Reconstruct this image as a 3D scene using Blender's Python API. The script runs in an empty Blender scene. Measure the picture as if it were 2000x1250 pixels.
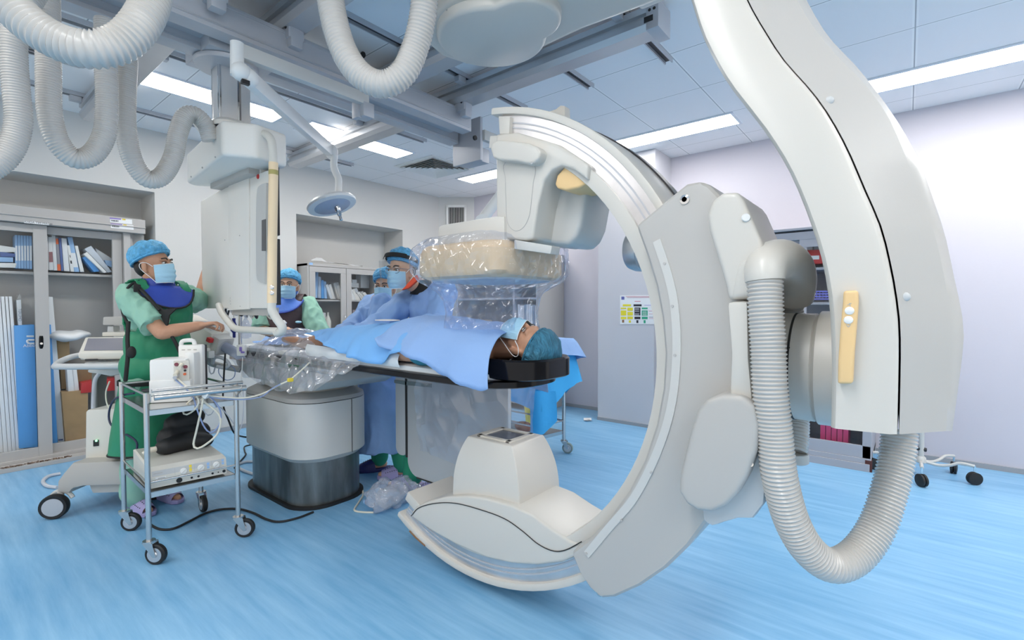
import bpy, bmesh, math, random
from mathutils import Vector, Matrix, Quaternion, noise

random.seed(7)
SC = bpy.context.scene
COL = SC.collection
V = Vector
PI = math.pi

# ------------------------------------------------------------------ camera
CAM_F, CAM_PITCH, CAM_ROLL, CAM_YAW, CAM_H = 948.585, 0.0260906, 0.0015118, 0.6829513, 1.30
def cam_axes():
    cy, sy = math.cos(CAM_YAW), math.sin(CAM_YAW)
    cp, sp = math.cos(CAM_PITCH), math.sin(CAM_PITCH)
    f = V((cy*cp, sy*cp, -sp)); r0 = V((sy, -cy, 0)); d0 = f.cross(r0)
    cr, sr = math.cos(CAM_ROLL), math.sin(CAM_ROLL)
    return r0*cr + d0*sr, d0*cr - r0*sr, f
RIGHT, DOWN, FWD = cam_axes()
EYE = V((0, 0, CAM_H))
cam = bpy.data.cameras.new('camera')
cam.sensor_width = 36.0
cam.lens = 36.0*CAM_F/2000.0
cam.clip_start = 0.05
cam_ob = bpy.data.objects.new('camera', cam)
COL.objects.link(cam_ob)
m3 = Matrix((RIGHT, -DOWN, -FWD)).transposed()
cam_ob.matrix_world = Matrix.Translation(EYE) @ m3.to_4x4()
SC.camera = cam_ob

# ------------------------------------------------------------------ world, exposure
w = bpy.data.worlds.new('room_surround'); SC.world = w
w.use_nodes = True
bg = w.node_tree.nodes['Background']
bg.inputs[0].default_value = (1.0, 0.98, 0.95, 1)
bg.inputs[1].default_value = 0.42
SC.view_settings.view_transform = 'Standard'
SC.view_settings.look = 'None'
SC.view_settings.gamma = 1.0
SC.view_settings.use_curve_mapping = False
SC.view_settings.exposure = 1.15
LIGHT_STRENGTH = 10.0

# survey helper: a point measured on the photograph, put at its own real plane or depth in the room
def P(px, py, x=None, y=None, z=None, d=None):
    v = FWD + RIGHT*((px-1000)/CAM_F) + DOWN*((py-625)/CAM_F)
    if x is not None: t = x/v.x
    elif y is not None: t = y/v.y
    elif z is not None: t = (z-CAM_H)/v.z
    else: t = d
    return EYE + v*t

# ------------------------------------------------------------------ materials
MATS = {}
def mat(name, col, rough=0.5, metal=0.0, spec=0.5, bump=0.0, bscale=40.0, var=0.0, vscale=6.0, alpha=1.0,
        emit=None, coat=0.0, trans=0.0, bstretch=(1, 1, 1), vstretch=(1, 1, 1), col2=None):
    if name in MATS: return MATS[name]
    m = bpy.data.materials.new(name); m.use_nodes = True
    nt = m.node_tree; b = nt.nodes['Principled BSDF']
    b.inputs['Base Color'].default_value = (*col, 1)
    b.inputs['Roughness'].default_value = rough
    b.inputs['Metallic'].default_value = metal
    b.inputs['Specular IOR Level'].default_value = spec
    b.inputs['Coat Weight'].default_value = coat
    b.inputs['Transmission Weight'].default_value = trans
    b.inputs['Alpha'].default_value = alpha
    if emit:
        b.inputs['Emission Color'].default_value = (*emit[0], 1); b.inputs['Emission Strength'].default_value = emit[1]
    tc = nt.nodes.new('ShaderNodeTexCoord')
    if var > 0 or col2:
        mp = nt.nodes.new('ShaderNodeMapping'); mp.inputs['Scale'].default_value = vstretch
        nz = nt.nodes.new('ShaderNodeTexNoise'); nz.inputs['Scale'].default_value = vscale; nz.inputs['Detail'].default_value = 5
        rp = nt.nodes.new('ShaderNodeValToRGB')
        c2 = col2 or tuple(max(0, c*(1-var)) for c in col)
        c1 = col if col2 else tuple(min(1, c*(1+var*0.4)) for c in col)
        rp.color_ramp.elements[0].position = 0.35; rp.color_ramp.elements[1].position = 0.65
        rp.color_ramp.elements[0].color = (*c2, 1); rp.color_ramp.elements[1].color = (*c1, 1)
        nt.links.new(tc.outputs['Object'], mp.inputs[0]); nt.links.new(mp.outputs[0], nz.inputs[0])
        nt.links.new(nz.outputs[0], rp.inputs[0]); nt.links.new(rp.outputs[0], b.inputs['Base Color'])
    if bump > 0:
        mp = nt.nodes.new('ShaderNodeMapping'); mp.inputs['Scale'].default_value = bstretch
        nz = nt.nodes.new('ShaderNodeTexNoise'); nz.inputs['Scale'].default_value = bscale; nz.inputs['Detail'].default_value = 4
        bp = nt.nodes.new('ShaderNodeBump'); bp.inputs['Strength'].default_value = bump; bp.inputs['Distance'].default_value = 0.02
        nt.links.new(tc.outputs['Object'], mp.inputs[0]); nt.links.new(mp.outputs[0], nz.inputs[0])
        nt.links.new(nz.outputs[0], bp.inputs['Height']); nt.links.new(bp.outputs[0], b.inputs['Normal'])
    MATS[name] = m
    return m

def sheet_plastic(name, tint=(0.9, 0.93, 1.0), haze=0.22, gloss=0.16, bscale=9.0, strength=0.9):
    """clear polythene film: mostly see-through, crisp highlights on its creases, a little milky"""
    m = bpy.data.materials.new(name); m.use_nodes = True
    nt = m.node_tree; nt.nodes.clear()
    out = nt.nodes.new('ShaderNodeOutputMaterial')
    tr = nt.nodes.new('ShaderNodeBsdfTransparent'); tr.inputs[0].default_value = (*tint, 1)
    df = nt.nodes.new('ShaderNodeBsdfDiffuse'); df.inputs[0].default_value = (0.9, 0.92, 0.96, 1)
    gl = nt.nodes.new('ShaderNodeBsdfGlossy'); gl.inputs['Roughness'].default_value = 0.12
    m1 = nt.nodes.new('ShaderNodeMixShader'); m2 = nt.nodes.new('ShaderNodeMixShader')
    tc = nt.nodes.new('ShaderNodeTexCoord')
    vo = nt.nodes.new('ShaderNodeTexVoronoi'); vo.inputs['Scale'].default_value = bscale; vo.inputs['Randomness'].default_value = 1.0
    bp = nt.nodes.new('ShaderNodeBump'); bp.inputs['Strength'].default_value = strength; bp.inputs['Distance'].default_value = 0.05
    nt.links.new(tc.outputs['Object'], vo.inputs[0]); nt.links.new(vo.outputs[0], bp.inputs['Height'])
    nt.links.new(bp.outputs[0], gl.inputs['Normal'])
    lw = nt.nodes.new('ShaderNodeLayerWeight'); lw.inputs[0].default_value = 0.12
    pw = nt.nodes.new('ShaderNodeMath'); pw.operation = 'MULTIPLY'; pw.inputs[1].default_value = 0.55
    ad = nt.nodes.new('ShaderNodeMath'); ad.operation = 'ADD'; ad.inputs[1].default_value = gloss; ad.use_clamp = True
    nt.links.new(lw.outputs['Fresnel'] if False else lw.outputs['Facing'], pw.inputs[0]); nt.links.new(pw.outputs[0], ad.inputs[0])
    m1.inputs[0].default_value = haze
    nt.links.new(tr.outputs[0], m1.inputs[1]); nt.links.new(df.outputs[0], m1.inputs[2])
    nt.links.new(ad.outputs[0], m2.inputs[0]); nt.links.new(m1.outputs[0], m2.inputs[1]); nt.links.new(gl.outputs[0], m2.inputs[2])
    nt.links.new(m2.outputs[0], out.inputs[0])
    MATS[name] = m
    return m

M = dict(
    cream=mat('cream_paint', (0.62, 0.595, 0.545), 0.32, bump=0.02, bscale=300),
    grey=mat('warm_grey_paint', (0.47, 0.455, 0.43), 0.36, bump=0.02, bscale=300),
    palegrey=mat('pale_grey_paint', (0.58, 0.575, 0.55), 0.38),
    lidgrey=mat('lid_grey_paint', (0.53, 0.545, 0.55), 0.38),
    rail=mat('brushed_track', (0.70, 0.68, 0.68), 0.28, 0.85, var=0.18, vscale=5, vstretch=(1, 1, 1)),
    alu=mat('aluminium', (0.60, 0.61, 0.63), 0.34, 0.75, var=0.06, vscale=3),
    alupaint=mat('silver_grey_paint', (0.50, 0.51, 0.54), 0.42, 0.25),
    steel=mat('stainless_steel', (0.62, 0.62, 0.61), 0.24, 0.95),
    chrome=mat('chrome', (0.8, 0.8, 0.8), 0.1, 1.0),
    dark=mat('dark_plastic', (0.02, 0.02, 0.024), 0.4),
    black=mat('black_rubber', (0.012, 0.012, 0.013), 0.55),
    gblack=mat('gloss_black', (0.004, 0.004, 0.006), 0.16, spec=0.3),
    seam=mat('seam_shadow_rubber', (0.03, 0.03, 0.03), 0.7),
    beige=mat('handle_beige', (0.80, 0.55, 0.27), 0.42),
    peach=mat('bumper_peach', (0.80, 0.57, 0.32), 0.5),
    hose=mat('hose_grey', (0.55, 0.53, 0.50), 0.27, spec=0.6),
    white=mat('white_plastic', (0.82, 0.82, 0.80), 0.35),
    offwhite=mat('off_white_plastic', (0.66, 0.64, 0.58), 0.4),
    cabgrey=mat('cabinet_grey_paint', (0.47, 0.455, 0.44), 0.45),
    rcabgrey=mat('bluish_cabinet_paint', (0.42, 0.42, 0.46), 0.45),
    paper=mat('paper_white', (0.84, 0.85, 0.86), 0.7),
    blue=mat('box_blue', (0.10, 0.36, 0.78), 0.5),
    ltblue=mat('light_blue_card', (0.32, 0.52, 0.80), 0.5),
    red=mat('red_plastic', (0.55, 0.03, 0.03), 0.45),
    orange=mat('orange_card', (0.80, 0.16, 0.05), 0.55),
    maroon=mat('maroon_card', (0.22, 0.05, 0.07), 0.55),
    navy=mat('navy_card', (0.10, 0.15, 0.35), 0.55),
    yellow=mat('yellow_plastic', (0.85, 0.65, 0.05), 0.45),
    green=mat('green_plastic', (0.04, 0.35, 0.2), 0.5),
    brown=mat('cardboard', (0.42, 0.27, 0.13), 0.8, var=0.12, vscale=8),
    purple=mat('purple_ink', (0.25, 0.18, 0.55), 0.6),
    skin=mat('skin', (0.56, 0.30, 0.19), 0.5, spec=0.4, var=0.06, vscale=20),
    skin2=mat('skin_light', (0.66, 0.40, 0.27), 0.5, spec=0.4, var=0.06, vscale=20),
    hair=mat('black_hair', (0.012, 0.010, 0.009), 0.45),
    eyew=mat('eye_white', (0.75, 0.73, 0.70), 0.25),
    mask=mat('mask_blue', (0.40, 0.66, 0.82), 0.75, bump=0.25, bscale=26, bstretch=(1, 1, 3)),
    loop=mat('mask_loop_white', (0.85, 0.87, 0.88), 0.7),
    cap=mat('cap_blue', (0.13, 0.46, 0.76), 0.7, bump=0.9, bscale=38, var=0.25, vscale=55),
    capdark=mat('cap_teal', (0.05, 0.23, 0.36), 0.7, bump=1.0, bscale=30, bstretch=(6, 1, 1), var=0.35, vscale=22, vstretch=(6, 1, 1)),
    scrub=mat('scrub_green', (0.30, 0.55, 0.43), 0.8, bump=0.5, bscale=9),
    vestg=mat('apron_green', (0.025, 0.26, 0.13), 0.5, bump=0.45, bscale=8),
    vestb=mat('apron_brown', (0.09, 0.055, 0.06), 0.5, bump=0.4, bscale=10),
    trim=mat('black_webbing', (0.012, 0.012, 0.012), 0.7),
    collar=mat('collar_blue', (0.03, 0.07, 0.42), 0.5, bump=0.3, bscale=14),
    collarlt=mat('collar_bright_blue', (0.07, 0.20, 0.66), 0.5, bump=0.3, bscale=14),
    gown=mat('gown_blue', (0.27, 0.44, 0.76), 0.75, bump=0.6, bscale=7),
    drape=mat('drape_blue', (0.19, 0.45, 0.83), 0.8, bump=0.35, bscale=6),
    sheet=mat('drape_bright_blue', (0.05, 0.42, 0.84), 0.75, bump=0.4, bscale=6),
    glove=mat('glove_latex', (0.78, 0.72, 0.66), 0.5),
    lilac=mat('lilac_clog', (0.42, 0.38, 0.66), 0.55),
    navyclog=mat('navy_clog', (0.02, 0.03, 0.16), 0.5),
    screen=mat('dark_screen', (0.10, 0.11, 0.14), 0.12),
    cable=mat('cable_ivory', (0.76, 0.72, 0.60), 0.45),
    cableg=mat('cable_grey', (0.55, 0.57, 0.62), 0.45),
    cableb=mat('cable_blue', (0.25, 0.33, 0.55), 0.45),
    pedmetal=mat('pedestal_metal', (0.22, 0.24, 0.24), 0.34, 0.7, var=0.45, vscale=4, vstretch=(3, 3, 0.6)),
    linen=mat('linen_white', (0.74, 0.76, 0.76), 0.8, bump=0.4, bscale=12),
    lens=mat('lamp_lens', (0.42, 0.47, 0.58), 0.25),
)
M['film'] = sheet_plastic('clear_film', haze=0.12, gloss=0.06, bscale=4.5, strength=0.8)
M['film3'] = sheet_plastic('clear_film_folded', haze=0.26, gloss=0.13, bscale=11, strength=1.0)
M['film4'] = sheet_plastic('clear_film_bag', haze=0.08, gloss=0.06, bscale=19, strength=1.0)
MATS['ivory'] = M['ivory'] = mat('monitor_ivory', (0.80, 0.775, 0.72), 0.4)
M['film2'] = sheet_plastic('clear_film_crumpled', haze=0.25, gloss=0.07, bscale=20, strength=0.8)
def clear(name, tint, gloss_add):
    return sheet_plastic(name, tint=tint, haze=0.01, gloss=gloss_add, bscale=1.0, strength=0.0)
M['pane'] = clear('cabinet_glass', (0.97, 0.98, 0.98), 0.015)
M['visor'] = clear('visor_clear', (0.93, 0.95, 0.97), 0.03)

# ------------------------------------------------------------------ mesh builder
class MB:
    def __init__(self): self.bm = bmesh.new()
    def _xf(self, verts, mtx):
        bmesh.ops.transform(self.bm, matrix=mtx, verts=verts)
    def box(self, c, s, rot=None, bev=0.0, seg=2):
        b2 = bmesh.new()
        bmesh.ops.create_cube(b2, size=1.0)
        bmesh.ops.scale(b2, vec=V(s), verts=b2.verts)
        if bev > 0:
            bmesh.ops.bevel(b2, geom=list(b2.edges), offset=bev, segments=seg, profile=0.6, affect='EDGES', clamp_overlap=True)
        mt = Matrix.Translation(V(c))
        if rot is not None: mt = mt @ rot.to_4x4()
        b2.transform(mt)
        self.join(b2); return self
    def join(self, b2):
        me = bpy.data.meshes.new('tmp'); b2.to_mesh(me); b2.free()
        self.bm.from_mesh(me); bpy.data.meshes.remove(me)
    def lo_hi(self, lo, hi, bev=0.0):
        lo, hi = V(lo), V(hi)
        return self.box((lo+hi)/2, (abs(hi.x-lo.x), abs(hi.y-lo.y), abs(hi.z-lo.z)), bev=bev)
    def prism(self, pts, vec, bev=0.0, seg=2, bevang=25):
        """polygon (list of points) pushed along vec"""
        b2 = bmesh.new(); vec = V(vec)
        a = [b2.verts.new(V(p)) for p in pts]; b = [b2.verts.new(V(p)+vec) for p in pts]
        n = len(pts)
        b2.faces.new(a); b2.faces.new(list(reversed(b)))
        for i in range(n): b2.faces.new((a[i], b[i], b[(i+1) % n], a[(i+1) % n]))
        bmesh.ops.recalc_face_normals(b2, faces=b2.faces)
        if bev > 0:
            ed = [e for e in b2.edges if len(e.link_faces) == 2 and e.calc_face_angle(0) > math.radians(bevang)]
            bmesh.ops.bevel(b2, geom=ed, offset=bev, segments=seg, profile=0.6, affect='EDGES', clamp_overlap=True)
        self.join(b2); return self
    def loft(self, rings, caps=True, closed=False, wrap=True):
        b2 = bmesh.new()
        R = [[b2.verts.new(V(p)) for p in r] for r in rings]
        n = len(R[0]); k = len(R)
        for i in range(k if closed else k-1):
            A, B = R[i], R[(i+1) % k]
            for j in range(n if wrap else n-1):
                b2.faces.new((A[j], A[(j+1) % n], B[(j+1) % n], B[j]))
        if caps and not closed and wrap:
            b2.faces.new(list(reversed(R[0]))); b2.faces.new(R[-1])
        if wrap: bmesh.ops.recalc_face_normals(b2, faces=b2.faces)
        self.join(b2); return self
    def tube(self, path, r, seg=10, closed=False, caps=True):
        self.loft(tube_rings(path, r, seg, closed), caps=caps, closed=closed); return self
    def limb(self, pts, radii, seg=14, flat=None):
        """tapered capsule chain: rounded ends, for remeshed bodies"""
        pts = [V(p) for p in pts]
        for i in range(len(pts)-1):
            a, b = pts[i], pts[i+1]; ra, rb = radii[i], radii[i+1]
            d = (b-a).normalized()
            path = [a-d*ra*.97, a-d*ra*.7, a, a.lerp(b, .5), b, b+d*rb*.7, b+d*rb*.97]
            rr = [ra*.2, ra*.71, ra, (ra+rb)/2, rb, rb*.71, rb*.2]
            self.tube(path, rr, seg)
        return self
    def ell(self, c, r, rot=None, u=20, v=14):
        b2 = bmesh.new()
        bmesh.ops.create_uvsphere(b2, u_segments=u, v_segments=v, radius=1)
        bmesh.ops.scale(b2, vec=V(r), verts=b2.verts)
        mt = Matrix.Translation(V(c))
        if rot is not None: mt = mt @ rot.to_4x4()
        b2.transform(mt); self.join(b2); return self
    def lathe(self, prof, c=(0, 0, 0), axis=(0, 0, 1), seg=28):
        """prof: list of (radius, height along axis)"""
        q = V((0, 0, 1)).rotation_difference(V(axis).normalized()).to_matrix()
        rings = []
        for r, h in prof:
            rings.append([V(c) + q @ V((max(r, 1e-4)*math.cos(2*PI*k/seg), max(r, 1e-4)*math.sin(2*PI*k/seg), h)) for k in range(seg)])
        self.loft(rings); return self
    def cyl(self, a, b, r, seg=16):
        a, b = V(a), V(b)
        return self.lathe([(r, 0), (r, (b-a).length)], a, b-a, seg)
    def grid(self, rows):
        return self.loft(rows, caps=False, wrap=False)

def tube_rings(path, r, seg=10, closed=False):
    path = [V(p) for p in path]; n = len(path)
    rr = r if isinstance(r, (list, tuple)) else [r]*n
    tang = []
    for i in range(n):
        if closed: t = path[(i+1) % n]-path[i-1]
        else: t = path[min(i+1, n-1)]-path[max(i-1, 0)]
        tang.append(t.normalized() if t.length > 1e-9 else V((0, 0, 1)))
    up = V((0, 0, 1)) if abs(tang[0].z) < 0.9 else V((1, 0, 0))
    nrm = tang[0].cross(up).normalized()
    rings = []
    for i in range(n):
        if i > 0:
            q = tang[i-1].rotation_difference(tang[i]); nrm = (q @ nrm).normalized()
        b = tang[i].cross(nrm)
        rings.append([path[i] + (nrm*math.cos(2*PI*k/seg) + b*math.sin(2*PI*k/seg))*rr[i] for k in range(seg)])
    return rings

def spline(pts, step=0.02, closed=False):
    """Catmull-Rom through pts, resampled evenly"""
    pts = [V(p) for p in pts]; n = len(pts); out = []
    rng = range(n) if closed else range(n-1)
    for i in rng:
        p0 = pts[i-1] if (i > 0 or closed) else pts[0]*2-pts[1]
        p1 = pts[i]; p2 = pts[(i+1) % n]
        p3 = pts[(i+2) % n] if (i+2 < n or closed) else p2*2-p1
        m = 30
        for k in range(m):
            t = k/m
            out.append(0.5*((2*p1)+(p2-p0)*t+(2*p0-5*p1+4*p2-p3)*t*t+(3*p1-p0-3*p2+p3)*t**3))
    if not closed: out.append(pts[-1])
    res = [out[0]]; acc = 0
    seq = out + ([out[0]] if closed else [])
    last = seq[0]
    for q in seq[1:]:
        d = (q-last).length
        while acc + d >= step and d > 1e-9:
            last = last.lerp(q, (step-acc)/d); res.append(last.copy()); d = (q-last).length; acc = 0
        acc += d; last = q
    if not closed and (res[-1]-out[-1]).length > step*.2: res.append(out[-1])
    return res

def wpos(o):
    p = V((0, 0, 0))
    while o is not None: p = p + o.location; o = o.parent
    return p

def finish(name, me, material, parent, smooth):
    off = wpos(parent) if parent is not None else V((0, 0, 0))
    if parent is None:                                     # a thing that is one mesh: origin at its base
        if len(me.vertices):
            xs = [v.co for v in me.vertices]
            off = V(((min(c.x for c in xs)+max(c.x for c in xs))/2, (min(c.y for c in xs)+max(c.y for c in xs))/2, min(c.z for c in xs)))
    if off.length > 0: me.transform(Matrix.Translation(-off))
    for mm in (material if isinstance(material, (list, tuple)) else [material]): me.materials.append(mm)
    if smooth:
        for p in me.polygons: p.use_smooth = True
        if smooth is not True: me.set_sharp_from_angle(angle=math.radians(smooth))
    o = bpy.data.objects.new(name, me); COL.objects.link(o)
    if parent is not None: o.parent = parent
    else: o.location = off
    return o

def obj(name, mb, material, parent=None, smooth=38):
    me = bpy.data.meshes.new(name); mb.bm.to_mesh(me); mb.bm.free()
    return finish(name, me, material, parent, smooth)

def remesh(mb, voxel=0.006, smooth_it=6):
    """one continuous surface out of overlapping closed volumes"""
    me = bpy.data.meshes.new('tmp'); mb.bm.to_mesh(me); mb.bm.free()
    o = bpy.data.objects.new('tmp', me); COL.objects.link(o)
    r = o.modifiers.new('r', 'REMESH'); r.mode = 'VOXEL'; r.voxel_size = voxel
    s = o.modifiers.new('s', 'SMOOTH'); s.factor = 0.5; s.iterations = smooth_it
    dg = bpy.context.evaluated_depsgraph_get()
    out = bpy.data.meshes.new_from_object(o.evaluated_get(dg))
    bpy.data.objects.remove(o); bpy.data.meshes.remove(me)
    return out
def wrinkle(me, amp, f=9.0, seed=0.0):
    """soft cloth folds, pushed along the surface normals"""
    nn = [v.normal.copy() for v in me.vertices]
    for v, vn_ in zip(me.vertices, nn):
        p = v.co.copy(); q = V((p.x*f+seed, p.y*f, p.z*f*.55))
        n1 = 1-abs(noise.noise(q))*2.2; n2 = noise.noise(q*2.3+V((4, 7, 1)))
        v.co = p + vn_*amp*(.65*n1+.5*n2-.2)
    return me
def robj(name, mb, material, parent=None, voxel=0.006, it=6, fold=0.0, f=9.0):
    me = remesh(mb, voxel, it)
    if fold: wrinkle(me, fold, f)
    return finish(name, me, material, parent, True)

def tag(o, label=None, cat=None, group=None, kind=None):
    if label: o['label'] = label
    if cat: o['category'] = cat
    if group: o['group'] = group
    if kind: o['kind'] = kind
    return o
def thing(name, label, cat, loc, group=None):
    o = bpy.data.objects.new(name, None); COL.objects.link(o)
    o.empty_display_size = 0.1; o.location = V(loc)
    return tag(o, label, cat, group)
def struct(name, mb, material, smooth=38):
    return tag(obj(name, mb, material, None, smooth), kind='structure')
def text(name, s, size, at, right, up, material, parent, lift=0.001, align='CENTER'):
    cu = bpy.data.curves.new('t', 'FONT'); cu.body = s; cu.size = size; cu.align_x = align; cu.align_y = 'CENTER'
    o = bpy.data.objects.new('t', cu); COL.objects.link(o)
    dg = bpy.context.evaluated_depsgraph_get()
    me = bpy.data.meshes.new_from_object(o.evaluated_get(dg))
    bpy.data.objects.remove(o); bpy.data.curves.remove(cu)
    right = V(right).normalized(); up = V(up).normalized(); nn = right.cross(up)
    mt = Matrix((right, up, nn)).transposed().to_4x4(); mt.translation = V(at)+nn*lift
    me.transform(mt)
    return finish(name, me, material, parent, False)
def RZ(a): return Matrix.Rotation(a, 3, 'Z')
def RX(a): return Matrix.Rotation(a, 3, 'X')
def RY(a): return Matrix.Rotation(a, 3, 'Y')
# ================================================================== the room
CEIL = 2.974
YW, XW = 5.55, 5.40            # inner faces of the left wall (runs along X) and the right wall (runs along Y)
REC = 5.98                     # back of the two recesses
TOPREC = 2.395

def node_mat(name): 
    m = bpy.data.materials.new(name); m.use_nodes = True
    return m, m.node_tree, m.node_tree.nodes['Principled BSDF']

def wall_paint(name, col, rough=0.6):
    return mat(name, col, rough, bump=0.03, bscale=60, spec=0.25, var=0.02, vscale=1.3)
PAINT_L = wall_paint('wall_paint_ivory', (0.64, 0.635, 0.615))
PAINT_R = wall_paint('wall_paint_lilac_cast', (0.61, 0.585, 0.64))  # lilac cast of the light on this wall put into its paint colour
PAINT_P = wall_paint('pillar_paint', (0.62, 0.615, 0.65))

# floor: sky-blue vinyl with long faint streaks
fm, nt, b = node_mat('blue_vinyl_floor')
tc = nt.nodes.new('ShaderNodeTexCoord')
mp = nt.nodes.new('ShaderNodeMapping'); mp.inputs['Scale'].default_value = (13, 1.0, 1); mp.inputs['Rotation'].default_value = (0, 0, math.radians(-4))
n1 = nt.nodes.new('ShaderNodeTexNoise'); n1.inputs['Scale'].default_value = 1.6; n1.inputs['Detail'].default_value = 8; n1.inputs['Roughness'].default_value = 0.65
n2 = nt.nodes.new('ShaderNodeTexNoise'); n2.inputs['Scale'].default_value = 0.9; n2.inputs['Detail'].default_value = 3
rp = nt.nodes.new('ShaderNodeValToRGB')
rp.color_ramp.elements[0].position = 0.34; rp.color_ramp.elements[0].color = (0.14, 0.375, 0.635, 1)
rp.color_ramp.elements[1].position = 0.66; rp.color_ramp.elements[1].color = (0.30, 0.56, 0.80, 1)
mx = nt.nodes.new('ShaderNodeMix'); mx.data_type = 'FLOAT'; mx.inputs[0].default_value = 0.35
nt.links.new(tc.outputs['Object'], mp.inputs[0]); nt.links.new(mp.outputs[0], n1.inputs[0]); nt.links.new(tc.outputs['Object'], n2.inputs[0])
nt.links.new(n1.outputs[0], mx.inputs[2]); nt.links.new(n2.outputs[0], mx.inputs[3])
nt.links.new(mx.outputs[0], rp.inputs[0]); nt.links.new(rp.outputs[0], b.inputs['Base Color'])
b.inputs['Roughness'].default_value = 0.34; b.inputs['Specular IOR Level'].default_value = 0.45
struct('floor', MB().lo_hi((-2.6, -3.0, -0.06), (XW+0.15, REC+0.12, 0.0)), fm)

# ceiling: 0.63 m lay-in tiles, pale blue-grey, thin T-bars
cm, nt, b = node_mat('ceiling_tiles')
tc = nt.nodes.new('ShaderNodeTexCoord'); sx = nt.nodes.new('ShaderNodeSeparateXYZ')
geo = nt.nodes.new('ShaderNodeNewGeometry')
nt.links.new(geo.outputs['Position'], sx.inputs[0])
def math_node(op, a, bb=None, clamp=False):
    n = nt.nodes.new('ShaderNodeMath'); n.operation = op; n.use_clamp = clamp
    for i, q in enumerate((a, bb)):
        if q is None: continue
        if isinstance(q, (int, float)): n.inputs[i].default_value = q
        else: nt.links.new(q, n.inputs[i])
    return n.outputs[0]
def line(axis, off, width):
    t = math_node('FLOORED_MODULO', math_node('SUBTRACT', sx.outputs[axis], off), 0.63)
    return math_node('LESS_THAN', math_node('ABSOLUTE', math_node('SUBTRACT', t, 0.315)), width)
TILE_X0, TILE_Y0 = 3.19-0.315, 1.878-0.315
lw = math_node('MAXIMUM', line(0, TILE_X0, 0.0035), line(1, TILE_Y0, 0.0035))     # dark joint
lb = math_node('MAXIMUM', line(0, TILE_X0, 0.012), line(1, TILE_Y0, 0.014))       # white T-bar
m1 = nt.nodes.new('ShaderNodeMix'); m1.data_type = 'RGBA'
m1.inputs[6].default_value = (0.86, 0.86, 0.87, 1); m1.inputs[7].default_value = (0.92, 0.92, 0.92, 1)
nt.links.new(lb, m1.inputs[0])
m2 = nt.nodes.new('ShaderNodeMix'); m2.data_type = 'RGBA'; m2.inputs[7].default_value = (0.42, 0.43, 0.45, 1)
nt.links.new(lw, m2.inputs[0]); nt.links.new(m1.outputs[2], m2.inputs[6]); nt.links.new(m2.outputs[2], b.inputs['Base Color'])
b.inputs['Roughness'].default_value = 0.6
struct('ceiling', MB().lo_hi((-2.6, -3.0, CEIL), (XW+0.15, REC+0.12, CEIL+0.06)), cm)

# left wall with its two recesses (one continuous wall)
wl = MB()
R1, R2 = (-2.6, 1.457), (2.832, 4.374)
def wall_piece(x0, x1, z0, z1): wl.lo_hi((x0, YW, z0), (x1, REC+0.08, z1))
wall_piece(R1[1], R2[0], 0, TOPREC); wall_piece(R2[1], XW+0.1, 0, TOPREC)
wall_piece(R1[0], XW+0.1, TOPREC, CEIL)
wl.lo_hi((R1[0], REC, 0), (R1[1], REC+0.08, TOPREC)); wl.lo_hi((R2[0], REC, 0), (R2[1], REC+0.08, TOPREC))
struct('wall_left', wl, PAINT_L, smooth=False)
# cut corner between the two walls, carrying the extract grille
struct('wall_corner', MB().prism([(5.06, YW+0.001, 0), (XW+0.001, 5.13, 0), (XW+0.05, 5.6, 0)], (0, 0, CEIL)), PAINT_L, smooth=False)
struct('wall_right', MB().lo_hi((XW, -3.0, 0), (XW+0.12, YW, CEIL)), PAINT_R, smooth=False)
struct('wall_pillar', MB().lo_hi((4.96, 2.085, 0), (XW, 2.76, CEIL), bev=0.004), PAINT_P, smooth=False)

BASE = mat('skirting_grey', (0.34, 0.35, 0.37), 0.4)
struct('baseboard_left', MB().lo_hi((R1[1], YW-0.012, 0), (R2[0], YW, 0.045)).lo_hi((R2[1], YW-0.012, 0), (5.06, YW, 0.045)), BASE, smooth=False)
struct('baseboard_right', MB().lo_hi((XW-0.012, -3.0, 0), (XW, 2.085, 0.04)).lo_hi((XW-0.012, 2.76, 0), (XW, 5.13, 0.04)), BASE, smooth=False)
struct('baseboard_pillar', MB().lo_hi((4.95, 2.075, 0), (4.96, 2.76, 0.035)).lo_hi((4.95, 2.075, 0), (XW, 2.085, 0.035)), BASE, smooth=False)

# ------------------------------------------------------------------ ceiling lights (fluorescent panels)
PANEL = mat('light_panel', (0.9, 0.9, 0.9), 0.5, emit=((1.0, 0.975, 0.94), LIGHT_STRENGTH))
FRAME = mat('light_frame', (0.75, 0.78, 0.84), 0.5)
def ceiling_light(x, y, along, label, L=1.14, Wd=0.28):
    sx_, sy_ = (L, Wd) if along == 'x' else (Wd, L)
    t = thing('ceiling_light', label, 'ceiling light', (x, y, CEIL), 'recessed fluorescent ceiling lights')
    fr = MB()
    for s in (-1, 1):
        fr.box((x+s*(sx_/2+.012), y, CEIL-.004), (.024, sy_+.048, .010)); fr.box((x, y+s*(sy_/2+.012), CEIL-.004), (sx_, .024, .010))
    obj('light_frame', fr, FRAME, t, False)
    obj('diffuser', MB().box((x, y, CEIL-.004), (sx_, sy_, .008)), PANEL, t, False)
ceiling_light(1.49, 4.31, 'x', 'recessed strip light on the ceiling behind the monitor column')
ceiling_light(2.86, 4.31, 'x', 'recessed strip light crossed by the silver rail, near the air diffuser')
ceiling_light(4.62, 1.78, 'y', 'recessed strip light on the ceiling above the square pillar')
ceiling_light(4.62, 3.98, 'y', 'recessed strip light half hidden by the top of the C-arm')
ceiling_light(4.62, -0.30, 'y', 'brightest recessed strip light, at the right edge of the ceiling by the right wall')
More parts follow.
